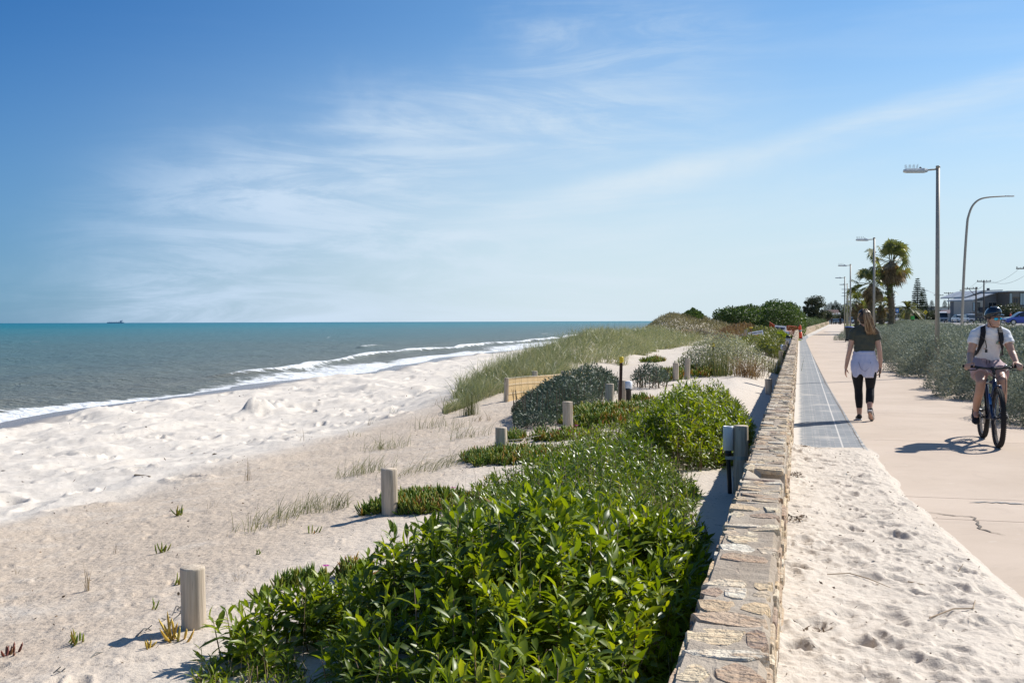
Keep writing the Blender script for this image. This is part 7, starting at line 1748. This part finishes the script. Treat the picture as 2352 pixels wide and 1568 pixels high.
for (i, j, sg, nm) in ((6, 0, 1.1, 'power cable from the right edge to the near right pole'), (0, 2, 1.3, 'power cable from the near right pole to the mid distance pole'), (2, 3, .5, 'power cable from the mid distance pole to the small pole'), (1, 5, 1.0, 'power cable from the braced arm pole to the pole behind the lamp')):
    for k, o_ in enumerate((-.9, .9)): cable(nm, INS[i]+U_*o_, INS[j]+U_*o_, sg*(1+.1*k))
# curved street light
t_ = at(2208, 735, 85); z0 = float(G0(t_.x, t_.y)); root = thing('street_light', 'tall curved arm street light leaning over the road', 'street light', (t_.x, t_.y, z0)); U = U_
zt = at(2322, 452, 85).z-z0; b = MB(); pts = [Vector((0, 0, -.4)), U*.02, U*.20+Vector((0, 0, zt*.45)), U*.42+Vector((0, 0, zt*.78)), U*.55+Vector((0, 0, zt*.86)), U*.85+Vector((0, 0, zt*.93)), U*1.35+Vector((0, 0, zt*.975)), U*2.0+Vector((0, 0, zt*.993)), U*3.0+Vector((0, 0, zt*1.0)), U*3.6+Vector((0, 0, zt*1.002))]
Q = []
for i in range(len(pts)-1):
    p0, p1, p2, p3 = pts[max(i-1, 0)], pts[i], pts[i+1], pts[min(i+2, len(pts)-1)]
    for t in (0, .25, .5, .75): Q.append(.5*((2*p1)+(p2-p0)*t+(2*p0-5*p1+4*p2-p3)*t*t+(3*p1-p0-3*p2+p3)*t**3))
Q.append(pts[-1]); b.tube(Q, [.125-.08*i/len(Q) for i in range(len(Q))], 12); b.build('pole', M_POLE, root, True)
b = MB(); c = U*3.85+Vector((0, 0, zt+.03)); b.bbox(tuple(c), (.75, .24, .10), .04, YAW); b.build('lamp_head', M_HEAD, root)
t_ = at(2127, 667, 290); z0 = float(G0(t_.x, t_.y)); P_ = INS[5]; root = thing('street_light', 'small far street light on a long bracket left of the near lamp', 'street light', tuple(P_), None, world=True)
b = MB(); b.tube([P_-Vector((0, 0, .2)), P_+U_*-1.6+Vector((0, 0, .45)), t_+U_*.3], .05, 5); b.build('bracket', M_LEG, root); b = MB(); b.bbox(tuple(t_), (.9, .3, .2), .05, YAW); b.build('lamp_head', M_HEAD, root)

# cars
M_TY = M_TYRE; M_CHROME = M_ALU; M_LIGHT = plain('headlight_glass', (.75, .76, .78), .15); M_TAIL = plain('tail_light', (.45, .02, .02), .3)
def paint(name, c): 
    m, nt, p = new_mat(name); p.inputs['Base Color'].default_value = (*c, 1); p.inputs['Roughness'].default_value = .3; p.inputs['Coat Weight'].default_value = .6; p.inputs['Metallic'].default_value = .15; return m
def car(label, px, d_, heading, col, kind='hatch', xy=None):
    x, y = xy or place(px, d_); root = thing('parked_car' if kind != 'van' else 'van', label, 'car' if kind != 'van' else 'van', (x, y, float(G0(x, y))+.09)); root.rotation_euler = (0, 0, heading)
    pm = paint('car_paint', col)
    if kind == 'van': st = [(-2.3, .35, 1.0, 1.9, .80, .72), (-2.25, .30, 1.1, 2.15, .86, .78), (1.1, .28, 1.1, 2.15, .87, .78), (1.75, .28, 1.1, 1.95, .87, .76), (2.25, .30, 1.02, 1.10, .84, .78), (2.4, .40, .85, .92, .76, .74)]
    else: st = [(-2.05, .40, .85, .90, .74, .66), (-1.95, .30, .93, 1.20 if kind == 'hatch' else .98, .84, .66), (-1.2, .26, .95, 1.44 if kind == 'hatch' else 1.38, .87, .66), (.2, .25, .94, 1.47, .88, .66), (.55, .25, .93, 1.38, .88, .65), (1.20, .26, .90, .93, .87, .70), (1.95, .30, .74, .78, .80, .68), (2.1, .42, .66, .68, .70, .60)]
    b = MB(); rs = []
    for yy_, zb, zl, zt_, wb, wt in st: rs.append([(-wb*.94, yy_, zb), (wb*.94, yy_, zb), (wb, yy_, (zb+zl)/2), (wb*.97, yy_, zl), (wb*.90, yy_, zl+.012), (-wb*.90, yy_, zl+.012), (-wb*.97, yy_, zl), (-wb, yy_, (zb+zl)/2)])
    b.rings(rs); b.build('body', pm, root, False)
    b = MB(); rs = []
    for yy_, zb, zl, zt_, wb, wt in st[1:-1]: rs.append([(-wb*.90, yy_, zl), (wb*.90, yy_, zl), (wt, yy_, max(zt_-.05, zl+.01)), (wt*.9, yy_, max(zt_, zl+.02)), (-wt*.9, yy_, max(zt_, zl+.02)), (-wt, yy_, max(zt_-.05, zl+.01))])
    b.rings(rs); b.build('windows', M_GLASS, root, False)
    tops = [s_ for s_ in st if s_[3]-s_[2] > .35]
    b = MB(); b.rings([[(-s_[5]*.98, s_[0], s_[3]-.07), (s_[5]*.98, s_[0], s_[3]-.07), (s_[5]*.9, s_[0], s_[3]+.02), (-s_[5]*.9, s_[0], s_[3]+.02)] for s_ in tops]); b.build('roof', pm, root)
    for sx in (-1, 1):
        for yw in (-1.28, 1.28):
            b = MB(); b.lathe([(.30, -.1), (.325, -.07), (.325, .07), (.30, .1)], (sx*.78, yw, .325), 18, axis=(1, 0, 0)); wl = b.build('wheel', M_TY, root, True); b = MB(); b.lathe([(.20, -.105), (.20, .105)], (sx*.78, yw, .325), 14, axis=(1, 0, 0)); b.build('rim', M_CHROME, wl)
        b = MB(); b.bbox((sx*.62, st[-2][0]+.06, st[-2][2]-.12), (.30, .16, .15), .04); b.build('headlight', M_LIGHT, root)
        b = MB(); b.bbox((sx*.66, st[0][0]+.03, st[0][2]-.08), (.22, .10, .22), .03); b.build('tail_light', M_TAIL, root)
        b = MB(); b.bbox((sx*.98, .75, 1.0), (.18, .10, .13), .03); b.build('mirror', pm, root)
    b = MB(); b.bbox((0, st[-1][0]+.01, .52), (1.2, .06, .20), .02); b.build('grille', M_BLACK, root); b = MB(); b.box((0, st[-1][0]+.05, .48), (.37, .02, .11)); b.build('number_plate', M_SIGN, root)
    return root
TW = math.pi    # facing the viewer
car('silver hatchback with dark windscreen facing the camera, right of the curved light', 2229, 172, TW+.12, (.42, .45, .50)); car('white car half hidden behind the curved street light pole', 2204, 190, TW+.2, (.62, .63, .65), 'sedan')
car('bright blue car at the right edge in front of the houses', 2349, 118, YAW+1.45, (.02, .07, .42)); car('pale silver car driving towards us right of the green cyclist', 2113, 262, TW-.05, (.50, .54, .58))
car('white van with raised roof left of the near lamp post', 2123, 285, TW-.1, (.55, .60, .62), 'van'); car('white van partly behind the near lamp post', 2163, 215, TW+.05, (.70, .71, .73), 'van'); car('grey white van far left on the road', 2089, 300, TW-.2, (.50, .52, .54), 'van'); car('white delivery van parked right of the tallest palm', 2060, 265, TW-.5, (.66, .67, .68), 'van')
car('blue grey car far behind the vans', 2181, 320, TW, (.40, .44, .50)); car('dark car parked behind the left palm trunk', 1954, 245, TW-.6, (.03, .04, .06)); car('pale blue parked car beside the palm trunk at the lawn', 1960, 238, TW-.5, (.30, .36, .46)); car('dark red car parked behind the second palm', 1980, 240, TW-.55, (.10, .02, .02)); car('dark blue parked car above the dark red one', 1976, 262, TW-.5, (.03, .05, .12))
car('dark green car parked at the end of the path beyond the two walkers', 1917, 275, TW+.3, (.03, .045, .04), 'sedan'); car('charcoal car parked at the path end right of the dark green one', 1929, 278, TW+.3, (.04, .04, .045), 'sedan')

# distant people, each one continuous body with clothes
def walker(label, px, d_, top, leg, H=1.72, facing=0.0, zoff=0.0, seated=False, hairc=None, xy=None, zb=None):
    x, y = xy or place(px, d_); z = zb if zb is not None else max(float(path_z(y)) if x-float(bend(y)) < 3.6 else 0, float(G0(x, y))+zoff); root = thing('person', label, 'person', (x, y, z)); root.rotation_euler = (0, 0, facing); k = H/1.72
    b = MB(); b.rings([oval((0, 0, zz_*k), rx*k, ry*k, 14) for zz_, rx, ry in [(.85, .16, .11), (1.05, .14, .10), (1.25, .17, .11), (1.38, .16, .09), (1.43, .07, .06), (1.5, .055, .055)]]); b.ellip((0, 0, 1.60*k), (.078*k, .095*k, .115*k))
    for s in (-1, 1): limb(b, [(s*.17*k, 0, 1.36*k), (s*.22*k, .03, 1.08*k), (s*.23*k, .10, .84*k)], [.05, .04, .03], 8); b.ellip((s*.23*k, .11, .79*k), (.03, .03, .06)); limb(b, [(s*.09*k, 0, .86*k), (s*.09*k, s*.12, .46*k), (s*.08*k, s*.2-.05, .06)], [.09, .06, .04], 8); b.ellip((s*.08*k, s*.2+.02, .04), (.045, .12, .04))
    blend(b, 'body', M_SKIN, root, .02, 2)
    b = MB(); b.rings([oval((0, 0, zz_*k), rx*k, ry*k, 14) for zz_, rx, ry in [(.90, .175, .125), (1.05, .16, .12), (1.25, .19, .13), (1.38, .18, .11), (1.44, .08, .075)]])
    for s in (-1, 1): limb(b, [(s*.16*k, 0, 1.36*k), (s*.22*k, .03, 1.08*k), (s*.23*k, .08, .92*k)], [.075, .06, .05], 8)
    blend(b, 'top', top, root, .02, 2); b = MB(); b.rings([oval((0, 0, zz_*k), .17*k, .12*k, 14) for zz_ in (.80, .95)])
    for s in (-1, 1): limb(b, [(s*.09*k, 0, .84*k), (s*.09*k, s*.12, .46*k), (s*.08*k, s*.2-.05, .12)], [.105, .08, .065], 8)
    blend(b, 'trousers', leg, root, .02, 2); b = MB(); b.ellip((0, -.012, 1.635*k), (.088*k, .105*k, .10*k)); b.build('hair', hairc or M_HAIRB, root, True); return root
M_DKTOP = cloth('dark_jacket', (.022, .026, .034)); M_DKLEG = cloth('dark_trousers', (.018, .020, .026)); M_GREENT = cloth('green_hi_vis', (.05, .30, .07)); M_REDT = cloth('red_top', (.45, .05, .035)); M_GREYTOP = cloth('charcoal_top', (.05, .05, .055))
walker('left one of two dark clad walkers far along the path', 1910, 252, M_GREYTOP, M_DKLEG, 1.70, 0); walker('right one of two dark clad walkers, with broad shoulders', 1930, 240, M_DKTOP, M_DKLEG, 1.80, 0); walker('dark clothed person half behind the far lamp posts', 1944, 238, M_DKTOP, M_DKLEG, 1.75, 0)
walker('person in bright green vest and helmet riding along the road edge', 2096, 148, M_GREENT, M_DKLEG, 1.72, -.3, hairc=M_BLACK); walker('person in a red top standing near the right edge by the boundary wall', 2321, 128, M_REDT, M_DKLEG, 1.65, 1.2)
# road signs
def road_sign(label, px, py, d_, mat, shape):
    t_ = at(px, py, d_); z0 = float(G0(t_.x, t_.y)); root = thing('road_sign', label, 'road sign', (t_.x, t_.y, z0), None, world=True); b = MB(); b.tube([(t_.x, t_.y+.05, z0-.3), (t_.x, t_.y+.05, t_.z+.2)], .035, 6); b.build('post', M_LEG, root)
    b = MB(); s = .36; b.box(t_, (.75, .03, .75) if shape == 'd' else (.62, .03, .8), rot=Matrix.Rotation(YAW, 3, 'Z') @ Matrix.Rotation(.785 if shape == 'd' else 0, 3, 'Y')); b.build('panel', mat, root)
    b = MB(); b.box(t_+Vector((.02, -.03, 0)), (.22, .02, .30), YAW); b.build('symbol', M_BLACK if shape == 'd' else M_SIGN, root)
road_sign('yellow diamond road sign above the white raised roof van', 2126, 717, 255, plain('sign_yellow', (.80, .60, .02), .5), 'd'); road_sign('blue road sign on a post right of the tallest palm', 2060.5, 713, 190, plain('sign_blue', (.03, .16, .50), .5), 'r'); road_sign('small white road sign left of the yellow diamond', 2101, 719, 280, M_SIGN, 'r')

# ship on the horizon
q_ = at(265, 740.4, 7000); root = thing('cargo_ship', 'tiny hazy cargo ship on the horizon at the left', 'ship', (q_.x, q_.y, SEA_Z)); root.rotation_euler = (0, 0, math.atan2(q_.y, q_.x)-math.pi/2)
M_SHIP = plain('ship_haze_blue', (.26, .36, .46), .9); b = MB(); b.rings([[(-52, -6, -2), (50, -6, -2), (54, -7, 7), (-53, -7, 7)], [(-52, 6, -2), (50, 6, -2), (54, 7, 7), (-53, 7, 7)]]); b.build('hull', M_SHIP, root)  # distance haze put into the colour: pale, low-contrast blue for every ship part
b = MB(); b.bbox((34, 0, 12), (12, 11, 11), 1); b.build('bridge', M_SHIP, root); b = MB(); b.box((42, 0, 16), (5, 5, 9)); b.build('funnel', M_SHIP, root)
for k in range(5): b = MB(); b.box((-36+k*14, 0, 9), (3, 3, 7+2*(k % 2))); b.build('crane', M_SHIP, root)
